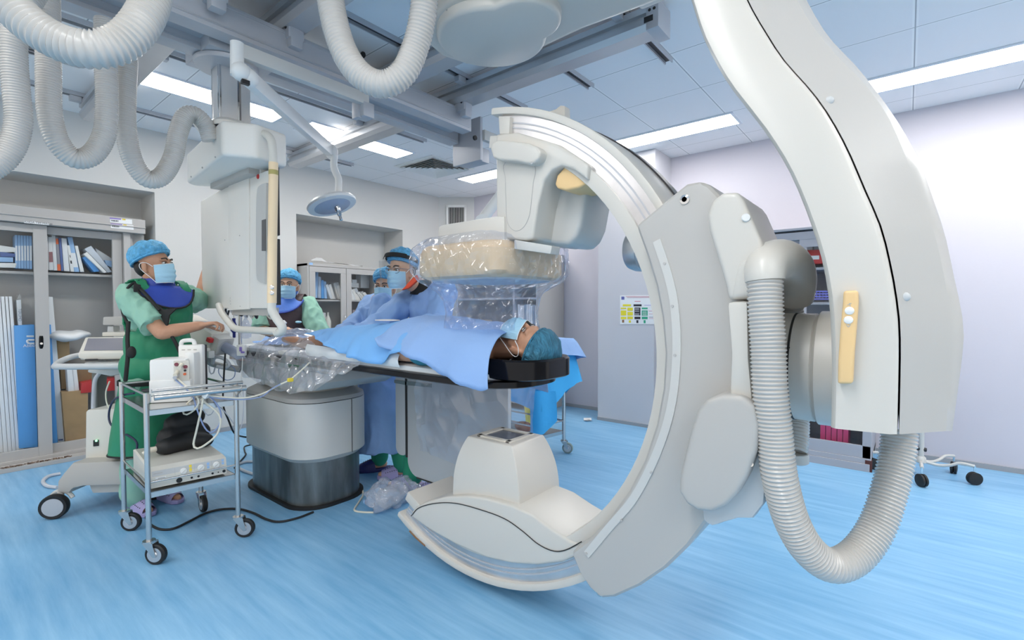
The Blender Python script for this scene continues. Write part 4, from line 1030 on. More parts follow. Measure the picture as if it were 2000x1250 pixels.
def ttop(inset, z):
    return rrect(1.50+inset, 2.0-inset, 1.245+inset, 3.96-inset, .22, z, rfar=.05)
obj('table_top', MB().loft([ttop(.02, .950), ttop(.0, .958), ttop(.0, .982), ttop(.012, .988)]), M['gblack'], tb)
obj('mattress', MB().loft([ttop(.022, .986), ttop(.018, .992), ttop(.02, 1.012), ttop(.04, 1.02)]), M['linen'], tb)
def hb(i, z): return rrect(1.545+i, 1.945-i, 1.165+i, 1.52, max(.02, .15-i), z, rfar=.03)
obj('head_block', MB().loft([hb(.01, .992), hb(.0, .998), hb(.0, 1.072), hb(.008, 1.080), hb(.03, 1.078), hb(.06, 1.045), hb(.09, 1.03), hb(.13, 1.025)]), M['gblack'], tb)

# hinged lower-body shield hung on the doctors' side of the table
sh = thing('radiation_shield', 'pale grey hinged radiation shield hanging under the far edge of the table', 'shield', (2.08, 2.2, .20))
def shp(y0, y1, z0, z1, r, nm, r2=None):
    pts = [V((2.055, y1, z1)), V((2.055, y0, z1))]
    rr = r
    for i in range(9): a = PI+PI/2*i/8; pts.append(V((2.055, y0+rr+rr*math.cos(a), z0+rr+rr*math.sin(a))))
    for i in range(9): a = 1.5*PI+PI/2*i/8; pts.append(V((2.055, y1-rr+rr*math.cos(a), z0+rr+rr*math.sin(a))))
    return obj(nm, MB().prism(pts, (.028, 0, 0), bev=.008), M['lidgrey'], sh, 30)
p1 = shp(1.70, 2.575, .185, .905, .10, 'main_panel'); shp(2.585, 2.70, .30, .905, .05, 'side_panel')
obj('hinge_seam', MB().lo_hi((2.050, 2.572, .3), (2.070, 2.588, .905)), M['seam'], sh, False)
obj('edge_trim', MB().lo_hi((2.052, 1.80, .18), (2.085, 2.48, .188)), M['seam'], p1, False)
obj('top_strap', MB().prism([P(*q, x=2.05) for q in ((770, 742), (842, 750), (842, 757), (792, 752), (770, 748))], (.012, 0, 0)), mat('strap_grey', (.20, .24, .24), .6), sh, False)

# ================================================================== hanging monitor bank
mb = thing('monitor_bank', 'tall cream monitor bank hanging from a square column, seen from its back', 'monitor', (1.12, 2.95, 1.14))
obj('ceiling_disc', MB().lathe([(.15, 0), (.155, .008), (.155, .022), (.05, .028)], (1.10, 2.90, 2.60), (0, 0, 1), 40), M['alupaint'], mb)
obj('carriage_box', MB().lo_hi((.96, 2.74, 2.625), (1.30, 3.08, 2.70), bev=.008), M['alupaint'], mb)
cl_ = MB().lo_hi((1.05, 2.87, 2.30), (1.15, 2.97, 2.61), bev=.004)
cc_ = obj('column', cl_, mat('column_silver', (.66, .66, .66), .3, .25), mb)
g = MB()
for y in (2.876, 2.964): g.lo_hi((1.047, y-.004, 2.30), (1.052, y+.004, 2.60))
for x in (1.056, 1.146): g.lo_hi((x-.004, 2.866, 2.30), (x+.004, 2.872, 2.60))
obj('column_groove', g, M['chrome'], cc_, False)
obj('lower_column', MB().lo_hi((1.165, 2.88, 2.30), (1.215, 2.96, 2.60), bev=.003), MATS['column_silver'], mb)
obj('gaiter', MB().loft([rrect(1.015, 1.25, 2.80, 3.04, .08, 2.272), rrect(1.015, 1.25, 2.80, 3.04, .08, 2.295), rrect(1.035, 1.23, 2.83, 3.01, .07, 2.318), rrect(1.05, 1.22, 2.85, 2.99, .05, 2.322)]), M['ivory'], mb)
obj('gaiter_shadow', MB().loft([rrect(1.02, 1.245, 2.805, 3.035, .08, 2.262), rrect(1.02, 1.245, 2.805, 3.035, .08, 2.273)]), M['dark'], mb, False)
# mount block, seen from below
mt_ = [(0.985, 2.735), (1.20, 2.735), (1.24, 2.80), (1.24, 3.30), (1.06, 3.34), (.985, 3.25)]
obj('mount_block', MB().prism([V((x, y, 2.165)) for x, y in mt_], (0, 0, .18), bev=.022, seg=3), M['ivory'], mb) if False else None
ml = [(435, 303, 2.82), (375, 361, 3.05)]
A_ = P(436, 304, d=2.62); zlo = A_.z
fp = [V((1.045, 2.88)) if False else None]
bp = [P(436, 303, z=2.135), P(372, 308, z=2.135), P(500, 262, z=2.135)]
blkp = [(1.012, 2.745), (1.15, 2.66), (1.33, 2.70), (1.36, 3.42), (1.15, 3.57), (1.095, 3.52)]
obj('mount_block', MB().prism([V((x, y, 2.082)) for x, y in blkp], (0, 0, .185), bev=.022, seg=3, bevang=15), M['ivory'], mb)
for t_ in (.15, .5, .85):
    q = V((1.012, 2.745, 2.10)).lerp(V((1.095, 3.52, 2.10)), t_); obj('mount_screw', MB().cyl(q+V((.004, 0, 0)), q-V((.004, 0, 0)), .005, 8), M['cabgrey'], mb, False)
obj('neck', MB().lo_hi((1.19, 2.86, 2.05), (1.30, 3.42, 2.085), bev=.005), M['grey'], mb)
obj('hose_bracket', MB().tube([P(377, 238, d=2.86), P(392, 258, d=2.84), P(402, 275, d=2.82)], .009), M['palegrey'], mb)
# the housing
XA = 1.24
hs_ = [(1.243, 2.76), (1.245, 3.32), (1.30, 3.92), (1.47, 3.93), (1.258, 2.715)]
hb_ = obj('housing', MB().prism([V((x, y, 1.295)) for x, y in hs_], (0, 0, .765), bev=.012, seg=2), M['ivory'], mb, 30)
obj('housing_upper', MB().lo_hi((1.25, 2.85, 2.05), (1.32, 3.35, 2.09), bev=.006), M['ivory'], mb)
obj('back_panel', MB().prism([P(*q, x=1.236) for q in ((446, 352), (486, 337), (486, 604), (446, 606))], (.01, 0, 0), bev=.002), M['ivory'], hb_)
# recessed grip with the red button above
rec_ = spline([P(*q, x=1.232) for q in ((520, 357), (509, 361), (502, 372), (500, 420), (500, 500), (501, 540), (506, 550), (517, 554))], .012)
g = MB(); g.prism(rec_, (.012, 0, 0))
obj('grip_recess', g, M['palegrey'], hb_, False)
g = MB().prism([P(*q, x=1.229) for q in ((511, 430), (518, 428), (518, 490), (511, 490))], (.004, 0, 0))
obj('grip_gap', g, mat('deep_grey', (.12, .12, .12), .6), hb_, False)
obj('stop_button', MB().lathe([(.014, 0), (.013, .006), (.006, .009)], P(505, 345, x=1.245), (-1, 0, 0), 20), M['red'], hb_)
g = MB()
for q in ((450, 582), (450, 588), (450, 594), (439, 469), (468, 460), (440, 602), (469, 598)): g.cyl(P(*q, x=1.240), P(*q, x=1.234), .0035, 8)
obj('case_screw', g, M['cabgrey'], hb_, False)
SDn = (V((1.47, 3.93, 0))-V((1.258, 2.715, 0))).normalized(); SNn = V((SDn.y, -SDn.x, 0))
for z0, z1 in ((1.70, 2.075), (1.315, 1.68)):
    for a_s, b_s in ((-.01, .58), (.62, 1.21)):
        o1 = V((1.258, 2.715, 0))
        s_ = obj('monitor_screen', MB().prism([o1+SDn*a_s+V((0, 0, z0)), o1+SDn*b_s+V((0, 0, z0)), o1+SDn*b_s+V((0, 0, z1)), o1+SDn*a_s+V((0, 0, z1))], SNn*.03, bev=.004), M['dark'], mb)
        obj('display', MB().prism([o1+SDn*(a_s+.03)+V((0, 0, z0+.03))+SNn*.03, o1+SDn*(b_s-.03)+V((0, 0, z0+.03))+SNn*.03, o1+SDn*(b_s-.03)+V((0, 0, z1-.03))+SNn*.03, o1+SDn*(a_s+.03)+V((0, 0, z1-.03))+SNn*.03], SNn*.002), M['screen'], s_, False)
# white tube frame and beige grip strip
tp_ = [P(492, 266, d=2.66), P(505, 262, d=2.62), P(520, 263, d=2.58), P(530, 275, d=2.57), P(533, 300, d=2.57), P(534, 330, d=2.57)]
obj('tube_frame', MB().tube(spline(tp_, .01), .021, 16), M['offwhite'], mb)
obj('frame_foot', MB().box(P(497, 268, d=2.72), (.10, .06, .07), bev=.008), M['palegrey'], mb)
gs = obj('grip_strip', MB().tube([P(534, 318, d=2.57), P(534, 345, d=2.57), P(532, 480, d=2.57), P(531, 592, d=2.57)], .0235, 18), mat('grip_pale_beige', (.84, .66, .43), .42), mb)
obj('grip_band', MB().tube([P(534, 333, d=2.57), P(534, 342, d=2.57)], .0240, 18), mat('olive_band', (.42, .36, .12), .5), gs)
for q in ((531, 561), (531, 572)):
    obj('grip_button', MB().lathe([(.011, 0), (.010, .004), (.004, .006)], P(*q, d=2.545), -FWD, 18), M['chrome'], gs)
lowp = [P(531, 588, d=2.57), P(531, 605, d=2.57), P(540, 622, d=2.57), P(551, 638, d=2.57), P(549, 648, d=2.58), P(540, 650, d=2.6)]
obj('lower_frame', MB().tube(spline(lowp, .01), .022, 16), M['offwhite'], mb)
lowq = [P(545, 647, d=2.58), P(500, 645, d=2.75), P(462, 642, d=2.9), P(448, 630, d=2.98), P(434, 612, d=3.08), P(427, 596, d=3.15)]
obj('lower_frame', MB().tube(spline(lowq, .01), .020, 16), M['offwhite'], mb)
obj('connector_bay', MB().lo_hi((1.26, 2.80, 1.255), (1.32, 3.30, 1.30)), M['grey'], mb, False)
random.seed(3)
for i in range(9):
    q = P(430+11*i, 606, x=1.28); q2 = q+V((.02, random.uniform(-.04, .04), -.03-random.uniform(0, .02)))
    obj('plug_cable', MB().tube(spline([q+V((0, 0, .01)), q+V((0, 0, -.012)), q2, q2+V((.03, .05, .035))], .008), .006, 7), random.choice((M['cable'], M['cableg'], M['dark'])), mb)

# ================================================================== exam lamp on its sprung arm
el_ = thing('exam_lamp', 'white exam lamp with an oval head on a long sprung arm from the bridge beam', 'lamp', P(650, 400, d=3.45))
p0 = V((1.835, 2.585, 2.585)); p1_ = V((1.03, 2.575, 2.585))
a_ = P(462, 96, y=2.50); b_ = P(700, 190, y=2.52)
obj('bracket', MB().box(P(712, 218, y=2.54), (.075, .09, .085), bev=.006).box(P(697, 207, y=2.56), (.03, .06, .15), bev=.004), M['alupaint'], el_)
rotb = (b_-a_).normalized()
def bar(p, q, h, w_, bev=.006):
    p, q = V(p), V(q); d_ = (q-p).normalized(); s_ = d_.cross(V((0, 0, 1))).normalized(); u_ = s_.cross(d_)
    m_ = Matrix((d_, s_, u_)).transposed()
    return MB().box((p+q)/2, ((q-p).length, w_, h), rot=m_, bev=bev)
obj('fixed_arm', bar(a_+V((.02, 0, -.005)), b_+V((.06, 0, .0)), .068, .045), M['palegrey'], el_)
obj('arm_pivot', MB().cyl(P(463, 84, y=2.50), P(463, 148, y=2.50), .030, 24), M['white'], el_)
s0 = P(474, 142, y=2.50); s1 = P(645, 295, d=3.45)
obj('knuckle', MB().ell(P(470, 140, y=2.49), (.045, .04, .045)).ell(P(486, 152, y=2.50), (.045, .04, .045)), M['white'], el_)
obj('sprung_arm', bar(s0, s1, .080, .050, .012), M['white'], el_)
obj('knuckle_gap', MB().box(P(479, 161, y=2.475), (.035, .02, .02)), M['dark'], el_)
obj('arm_elbow', MB().ell(s1+V((.01, 0, -.005)), (.045, .04, .055)), M['white'], el_)
obj('drop_stem', MB().tube(spline([P(653, 303, d=3.45), P(652, 325, d=3.45), P(656, 338, d=3.45), P(661, 350, d=3.45), P(661, 375, d=3.45), P(661, 388, d=3.45)], .01), [.026]*2+[.024]*40 if False else .024, 14), M['white'], el_)
hc = P(648, 399, d=3.45)
axis = (V((0, 0, -1))*.92 + RIGHT*.33 - FWD*.10).normalized()
hd_ = obj('lamp_head', MB().lathe([(.02, -.035), (.12, -.03), (.160, -.018), (.172, 0), (.168, .014), (.15, .018)], hc, axis, 40), M['white'], el_)
obj('lens', MB().lathe([(.125, .0185), (.12, .022), (.02, .023)], hc, axis, 36), M['lens'], hd_)
obj('sterile_handle', MB().lathe([(.022, .02), (.020, .05), (.016, .055), (.016, .085), (.011, .09), (.011, .115), (.013, .117), (.012, .122)], hc+RIGHT*.03, axis, 20), M['chrome'], hd_)
bc = P(661, 384, d=3.40)
bd_ = obj('badge', MB().cyl(bc, bc-FWD*.006, .021, 24), mat('badge_navy', (.03, .06, .25), .4), hd_)
g = MB(); q0 = bc-FWD*.0065
g.box(q0, (.036, .002, .004), rot=RZ(CAM_YAW-PI/2)); g.box(q0-V((0, 0, .009)), (.004, .002, .018), rot=RZ(CAM_YAW-PI/2))
obj('badge_cross', g, M['white'], bd_, False)

# ================================================================== stainless trolley with its devices
LA, LB, LC, LD = V((.725, 2.965, 0)), V((.745, 3.52, 0)), V((1.135, 3.50, 0)), V((1.13, 2.92, 0))
tr = thing('steel_trolley', 'stainless steel two-shelf trolley on four castors in the left foreground', 'trolley', (.93, 3.22, 0))
def caster(parent, c, yaw, r=.052, tyre=M['black'], rusty=False):
    d_ = V((math.cos(yaw), math.sin(yaw), 0)); s_ = V((-d_.y, d_.x, 0))
    wc = c+d_*.035+V((0, 0, r))
    cs = obj('castor', MB().lathe([(r*.66, -.012), (r*.9, -.014), (r, -.009), (r, .009), (r*.9, .014), (r*.66, .012)], wc, s_, 28), tyre, parent)
    obj('wheel_hub', MB().lathe([(.006, -.019), (.012, -.018), (r*.3, -.0135), (r*.62, -.0155), (r*.70, -.0150), (r*.70, .0150), (r*.62, .0155), (r*.3, .0135), (.012, .018), (.006, .019)], wc, s_, 24), M['alu'], cs)
    g = MB()
    for k in (-1, 1):
        g.prism([wc+s_*k*.019+V((0, 0, -.008))-d_*.004, wc+s_*k*.019+V((0, 0, -.008))+d_*.012, c+s_*k*.019+d_*.03+V((0, 0, 2*r+.012)), c+s_*k*.019-d_*.022+V((0, 0, 2*r+.012))], s_*k*.003)
    g.lathe([(.028, 0), (.028, .008)], c+V((0, 0, 2*r+.010)), (0, 0, 1), 20)
    obj('fork', g, M['steel'], cs)
    return c+V((0, 0, 2*r+.018))
for i, (L, yw) in enumerate(((LA, -.9), (LB, -.7), (LC, -1.6), (LD, -.7))):
    top = caster(tr, L, yw)
    obj('leg', MB().cyl(top, V((L.x, L.y, .872 if i != 2 else .855)), .0125, 16), M['steel'], tr)
def shelf(z, nm, lip=.03):
    g = MB(); q = [V((l.x, l.y, z)) for l in (LA, LD, LC, LB)]
    q = [q[0]+V((.008, .008, 0)), q[1]+V((-.008, .008, 0)), q[2]+V((-.008, -.008, 0)), q[3]+V((.008, -.008, 0))]
    g.prism(q, (0, 0, -.004)); 
    for a, b_ in zip(q, q[1:]+q[:1]): g.prism([a, b_, b_-V((0, 0, lip)), a-V((0, 0, lip))], (b_-a).normalized().cross(V((0, 0, 1)))*-.003)
    return obj(nm, g, M['steel'], tr, False)
shelf(.782, 'upper_shelf'); shelf(.362, 'lower_shelf')
for z in (.862,):
    for a, b_ in ((LA, LB), (LB, LC), (LC, LD)): obj('guard_rail', MB().cyl(V((a.x, a.y, z)), V((b_.x, b_.y, z)), .007, 10), M['steel'], tr)
for z in (.415,):
    for a, b_ in ((LA, LB), (LB, LC), (LA, LD)): obj('guard_rail', MB().cyl(V((a.x, a.y, z)), V((b_.x, b_.y, z)), .005, 10), M['steel'], tr)
hl = LA+V((.02, -.055, .852)); hr = LD+V((.03, -.055, .852))
obj('push_handle', MB().cyl(hl, hr, .016, 16), M['steel'], tr)
obj('push_handle', MB().cyl(hl+V((.0, .04, .028)), hr+V((.0, .04, .028)), .009, 16), M['steel'], tr)
for L in (LA, LD): obj('handle_bracket', MB().prism([L+V((0, .01, .87)), L+V((.0, -.07, .872)), L+V((.0, -.07, .84)), L+V((0, .01, .80))], (.004, 0, 0)), M['steel'], tr, False)

# patient monitor, seen from its back
pm = thing('patient_monitor', 'white patient monitor seen from the back, standing on the upper shelf of the steel trolley', 'medical monitor', (.95, 3.2, .783))
ux = (V((1.11, 3.10, 0))-V((.82, 3.30, 0))).normalized(); uy = V((-ux.y, ux.x, 0)); yaw_ = math.atan2(ux.y, ux.x); Rm = RZ(yaw_)
o_ = V((.90, 3.16, .783))
def lb(nm, lo, hi, m, par=pm, bev=.008): 
    lo, hi = V(lo), V(hi); return obj(nm, MB().box(o_+Rm @ ((lo+hi)/2), tuple(hi-lo), rot=Rm, bev=bev), m, par)
base_ = lb('base', (-.10, -.05, 0), (.10, .15, .035), M['white'], bev=.01)
lb('rear_case', (-.11, -.02, .035), (.07, .13, .235), M['white'], bev=.018)
fs = lb('front_case', (-.02, .13, .02), (.105, .19, .300), M['white'], bev=.012)
lb('screen_bezel', (-.02, .19, .01), (.11, .203, .298), M['dark'], bev=.004)
lb('rear_hump', (.04, .03, .03), (.095, .14, .265), M['white'], bev=.02)
hp_ = [o_+Rm @ V(q) for q in ((-.01, .16, .28), (-.01, .16, .315), (.01, .16, .325), (.05, .16, .322), (.06, .16, .285))]
obj('carry_handle', MB().tube(spline(hp_, .01), .012, 12), M['white'], pm)
pp_ = lb('port_panel', (.01, -.026, .11), (.085, -.018, .225), M['offwhite'], bev=.002)
for q, r, m_ in (((.025, .205), .010, M['maroon']), ((.068, .190), .010, M['maroon']), ((.066, .170), .006, M['dark']), ((.035, .195), .005, M['dark']), ((.064, .150), .007, M['orange'])):
    c = o_+Rm @ V((q[0], -.026, q[1])); obj('port', MB().cyl(c, c-uy*.006, r, 16), m_, pp_)
lb('slot', (.048, -.028, .19), (.053, -.025, .215), M['dark'], pp_, 0)
for k, q in enumerate((((.03, .165), M['cable']), ((.05, .205), M['cable']), ((.028, .150), M['cableg']))):
    (u_, v_), m_ = q; c = o_+Rm @ V((u_, -.026, v_)); obj('plug', MB().cyl(c+uy*.002, c-uy*.04+V((0, 0, -.015)), .010, 14), m_, pp_)
for k in range(3): lb('vent_slot', (0.0+.03*k, .128, .27), (.017+.03*k, .131, .275), M['cabgrey'], fs, 0)
lb('label_plate', (-.03, -.023, .085), (-.02, -.018, .10), M['cabgrey'], bev=0)
lb('lower_case', (-.11, -.026, .035), (.09, .02, .12), M['white'], bev=.01)
tag(obj('mains_plug', MB().cyl(P(291, 763, d=2.62), P(276, 765, d=2.60), .014, 14), M['dark'], None), 'black mains plug at the side of the white patient monitor', 'plug')

# electrosurgical generator
es = thing('surgical_generator', 'flat off-white surgical generator with three dials on the lower shelf of the steel trolley', 'medical device', (.92, 3.2, .363))
ec = [V((.74, 2.99, .372)), V((1.085, 2.945, .372)), V((1.11, 3.36, .372)), V((.775, 3.44, .372))]
obj('case', MB().loft([[p+V((0, .004, 0)) for p in ec], [p for p in [q+V((0, 0, .03)) for q in ec]], [ec[0]+V((0, .012, .088)), ec[1]+V((0, .012, .088)), ec[2]+V((0, 0, .112)), ec[3]+V((0, 0, .112))], [ec[0]+V((.008, .035, .104)), ec[1]+V((-.008, .035, .104)), ec[2]+V((-.008, -.01, .116)), ec[3]+V((.008, -.01, .116))]]), M['offwhite'], es, 30)
fx = (ec[1]-ec[0]).normalized(); fl_ = (ec[1]-ec[0]).length; fnv = V((fx.y, -fx.x, 0))
def fp_(u, v_, off=.0): return ec[0]+fx*(u*fl_)+V((0, .004+.008*v_, .03+.058*v_))+fnv*off
pn = obj('front_panel', MB().prism([fp_(.03, .08), fp_(.97, .08), fp_(.97, .95), fp_(.03, .95)], fnv*.002), M['lidgrey'], es, False)
for u in (.31, .56, .79): obj('panel_line', MB().prism([fp_(u, .1, .0022), fp_(u+.004, .1, .0022), fp_(u+.004, .93, .0022), fp_(u, .93, .0022)], fnv*.0005), M['cabgrey'], pn, False)
for u in (.42, .65, .86):
    k_ = obj('dial', MB().lathe([(.0165, 0), (.0165, .006), (.014, .011)], fp_(u, .52, .002), fnv, 24), M['white'], es)
    obj('dial_pointer', MB().box(fp_(u, .52, .0135), (.003, .003, .024), rot=RY(.9)), M['palegrey'], k_)
def patch(nm, u0, u1, v0, v1, m, par=pn, off=.0024): return obj(nm, MB().prism([fp_(u0, v0, off), fp_(u1, v0, off), fp_(u1, v1, off), fp_(u0, v1, off)], fnv*.0004), m, par, False)
for k in range(3): patch('yellow_key', .495, .53, .1+.3*k, .34+.3*k, M['yellow'])
for k in range(2): patch('blue_key', .73, .765, .3+.3*k, .54+.3*k, M['ltblue']); patch('blue_key', .935, .968, .4+.28*k, .62+.28*k, M['ltblue'])
patch('asset_label', .07, .2, .18, .38, M['paper']); patch('asset_barcode', .10, .185, .23, .33, M['cabgrey'], off=.003); patch('maker_lettering', .05, .16, .70, .78, M['cabgrey'])
for u, r in ((.36, .017), (.52, .007), (.61, .007), (.80, .007), (.88, .004), (.96, .010)):
    c = ec[0]+fx*(u*fl_)+V((0, .002, .016)); obj('socket', MB().cyl(c, c+fnv*.003, r*.8, 16), M['black'], es)
# what lies on it: black pouch with cables, buff handpiece
g = MB()
g.limb([V((.86, 3.20, .525)), V((.98, 3.22, .53)), V((1.07, 3.2, .52))], [.045, .05, .04]); g.limb([V((.92, 3.3, .55)), V((1.06, 3.28, .56))], [.07, .06]); g.limb([V((.95, 3.32, .62)), V((1.05, 3.30, .65))], [.06, .05])
tag(robj('cable_pouch', g, M['black'], None, .008, 3), 'black pouch heaped between the shelves of the steel trolley', 'pouch')
g = MB().tube([P(278, 886, d=2.62), P(290, 880, d=2.64), P(308, 876, d=2.68), P(314, 874, d=2.7)], [.008, .014, .015, .009], 12)
tag(obj('handpiece', g, mat('buff_plastic', (.78, .72, .60), .45), None), 'buff handpiece lying on the surgical generator', 'handpiece')
def cable(label, pts, r, m, grp=None, cat='cable', nm='cable'):
    return tag(obj(nm, MB().tube(spline(pts, .02), r, 8), m, None), label, cat, grp)
def floor_pts(pp, r): return [P(x, y, z=r) for x, y in pp]
D = 2.70
cable('white cable looping from the monitor ports down over the trolley handle', [P(318, 718, d=2.76), P(345, 738, d=2.68), P(372, 762, d=2.60), P(388, 782, d=2.58), P(380, 800, d=2.6), P(362, 810, d=2.62), P(357, 798, d=2.62), P(370, 784, d=2.62), P(384, 772, d=2.6)], .0045, M['cable'])
cable('blue cable running with the ivory ones from the monitor to the tied bundle', [P(325, 727, d=2.75), P(350, 748, d=2.66), P(375, 772, d=2.60), P(385, 800, d=2.6), P(398, 832, d=2.62), P(412, 845, d=2.64), P(428, 830, d=2.66), P(431, 805, d=2.66), P(418, 782, d=2.64), P(402, 770, d=2.62)], .004, M['cableb'])
cable('thick ivory cable hanging in the longest loop below the trolley handle', [P(398, 772, d=2.60), P(393, 800, d=2.60), P(384, 840, d=2.62), P(378, 868, d=2.63), P(385, 876, d=2.63), P(402, 868, d=2.64), P(424, 848, d=2.66), P(431, 822, d=2.66), P(425, 806, d=2.66), P(405, 790, d=2.63), P(393, 780, d=2.6)], .0055, M['cable'])
cable('thin grey cable drooping in a narrow loop behind the trolley handle', [P(396, 775, d=2.66), P(397, 800, d=2.68), P(408, 812, d=2.7), P(418, 800, d=2.7), P(416, 780, d=2.68)], .0025, M['cableg'])
cable('grey cable swinging low beside the right trolley leg', [P(404, 772, d=2.7), P(435, 800, d=2.75), P(455, 825, d=2.8), P(466, 842, d=2.85), P(474, 820, d=2.9), P(476, 780, d=2.95), P(474, 750, d=3.0)], .003, M['cableg'])
cable('ivory lead running from the tied bundle across to the film over the table', [P(402, 772, d=2.6), P(440, 776, d=2.65), P(480, 777, d=2.7), P(515, 768, d=2.75), P(545, 752, d=2.79), P(566, 742, d=2.8), P(590, 722, d=2.85), P(605, 708, d=2.9)], .0045, M['cable'])
cable('blue lead running beside the ivory one to the film over the table', [P(402, 775, d=2.6), P(440, 779, d=2.65), P(480, 780, d=2.7), P(512, 774, d=2.74), P(530, 760, d=2.77), P(548, 750, d=2.79)], .0035, M['cableb'])
cable('blue-black mains cable curving down outside the back of the trolley', [P(262, 768, d=2.75), P(240, 772, d=2.85), P(222, 782, d=2.95), P(213, 805, d=3.0), P(216, 828, d=3.0), P(235, 842, d=2.95), P(262, 858, d=2.9), P(268, 872, d=2.85), P(262, 890, d=2.85)], .006, mat('navy_cable', (.02, .025, .07), .45))
cable('white cord hanging beside the back leg of the trolley', [P(214, 745, d=3.0), P(207, 765, d=3.02), P(208, 785, d=3.02), P(214, 800, d=3.02)], .004, M['cable'])
tag(obj('line_clip', MB().box(P(567, 742, d=2.79), (.03, .022, .022), bev=.006), M['yellow'], None), 'small yellow clip on the ivory lead, against the clear film of the table', 'clip')
g = MB().prism([P(*q, d=2.575) for q in ((395, 764), (404, 762), (406, 772), (400, 780), (393, 774))], FWD*.03, bev=.004)
tag(obj('cable_tie', g, M['white'], None), 'white plastic tie bundling the cables at the trolley handle', 'clip')
cable('black cable snaking over the floor from under the trolley to the pedestal', floor_pts([(296, 982), (287, 998), (286, 1012), (296, 1026), (315, 1034), (340, 1032), (370, 1018), (400, 1003), (430, 995), (465, 994), (495, 1002), (520, 1014), (545, 1019), (580, 1012), (612, 1000)], .007), .007, M['black'])
cable('black cable dropping from the table to the floor left of the pedestal', [P(440, 690, d=3.3), P(437, 740, d=3.3), P(436, 790, d=3.3), P(446, 820, d=3.35), P(458, 846, d=3.5), P(475, 853, d=3.7), P(492, 854, d=3.75)], .006, M['black'])
cable('black cable bending on the floor in front of the pedestal foot', floor_pts([(494, 868), (478, 872), (478, 882), (480, 888), (470, 900), (458, 914)], .006), .006, M['black'])
cable('thick grey cable lying on the floor against the pedestal foot', floor_pts([(506, 902), (480, 902), (462, 910), (478, 920), (502, 928)], .011), .011, M['cableg'])
cable('grey cable curling on the floor beside the console cart', floor_pts([(118, 925), (95, 930), (84, 940), (92, 949), (112, 952)], .012), .012, M['cableg'])
cable('ivory cable bending on the floor between the pedestal and the crumpled film', floor_pts([(706, 952), (709, 966), (700, 982), (692, 996), (705, 1000), (730, 1001)], .006), .006, M['cable'])

# ================================================================== console cart behind the man in green
kc = thing('console_cart', 'grey imaging console cart with a tilted screen, behind the man in green', 'medical cart', P(185, 985, z=0))
KR = RZ(CAM_YAW-PI/2); K0 = V((kc.location.x, kc.location.y, 0)); KD = V((math.cos(CAM_YAW), math.sin(CAM_YAW), 0)); KX = V((KD.y, -KD.x, 0))
def kprism(nm, q, d, depth, m, bev=.01, par=kc, sm=35): return obj(nm, MB().prism([P(*p, d=d) for p in q], KD*depth, bev=bev), m, par, sm)
kprism('column_body', [(167, 804), (172, 800), (240, 798), (240, 913), (166, 916)], 3.12, .38, M['offwhite'], .02)
kprism('base', [(111, 962), (112, 940), (122, 926), (140, 904), (238, 900), (238, 948), (220, 948), (160, 950), (140, 955), (134, 964)], 3.02, .55, mat('base_taupe', (.45, .43, .40), .5), .02)
kprism('under_tray', [(173, 946), (236, 940), (236, 962), (180, 964)], 3.06, .4, M['grey'], .012)
kprism('power_switch', [(182, 860), (192, 859), (192, 871), (182, 872)], 3.115, .01, M['black'], 0)
obj('power_lamp', MB().cyl(P(188, 861, d=3.113), P(188, 861, d=3.108), .006, 12), mat('green_led', (.1, .8, .3), .4, emit=((.2, 1.0, .4), 2.0)), kc)
kprism('post', [(179, 728), (190, 728), (190, 806), (177, 806)], 3.3, .08, mat('post_dark', (.12, .13, .12), .4), .004)
g = MB().tube(spline([P(195, 728, d=3.28), P(186, 742, d=3.27), P(183, 770, d=3.26), P(182, 800, d=3.26)], .01), .012, 10); obj('cable_duct', g, M['cableg'], kc)
kprism('post_cap', [(170, 722), (235, 720), (235, 730), (215, 735), (190, 730), (171, 728)], 3.15, .25, M['palegrey'], .01)
hp2 = [P(236, 715, d=3.02), P(160, 716, d=3.02), P(114, 716, d=3.02), P(108, 715, d=3.06), P(118, 706, d=3.25), P(140, 697, d=3.4), P(165, 692, d=3.5)]
obj('handle_ring', MB().tube(spline(hp2, .015), .019, 14), M['lidgrey'], kc)
kprism('tray', [(165, 708), (240, 707), (240, 710), (165, 711)], 3.05, .3, M['lidgrey'], .003)
sf = [(153, 699), (152, 690), (244, 689), (244, 701), (165, 702)]
kprism('screen_front', sf, 3.06, .03, M['offwhite'], .006)
A = [P(152, 690, d=3.06), P(244, 689, d=3.06), P(244, 657, d=3.30), P(166, 658, d=3.30)]
nn_ = (A[1]-A[0]).cross(A[3]-A[0]).normalized()
sb = obj('screen_housing', MB().prism(A, -nn_*.05 if nn_.z > 0 else nn_*.05, bev=.012), M['offwhite'], kc)
Bq = [A[0].lerp(A[3], .14)+(A[1]-A[0])*.11, A[1].lerp(A[2], .14), A[1].lerp(A[2], .88), A[0].lerp(A[3], .88)+(A[1]-A[0])*.09]
up_ = nn_ if nn_.z > 0 else -nn_
obj('screen', MB().prism([p+up_*.001 for p in Bq], up_*.002), mat('console_screen', (.22, .22, .26), .15), sb, False)
kprism('rear_box', [(199, 657), (262, 657), (262, 649), (199, 649)], 3.32, .2, M['offwhite'], .006)
kprism('rear_stem', [(209, 650), (222, 650), (221, 637), (210, 637)], 3.38, .06, M['lidgrey'], .004)
kprism('printer_head', [(200, 635), (262, 635), (262, 618), (201, 619)], 3.36, .1, M['grey'], .008)
tag(obj('stylus', MB().tube([P(167, 703, d=3.04), P(190, 702.5, d=3.04), P(192, 703, d=3.04), P(240, 702.5, d=3.04)], [.006, .006, .003, .003], 8), M['black'], None), 'black stylus lying on the console tray', 'pen')
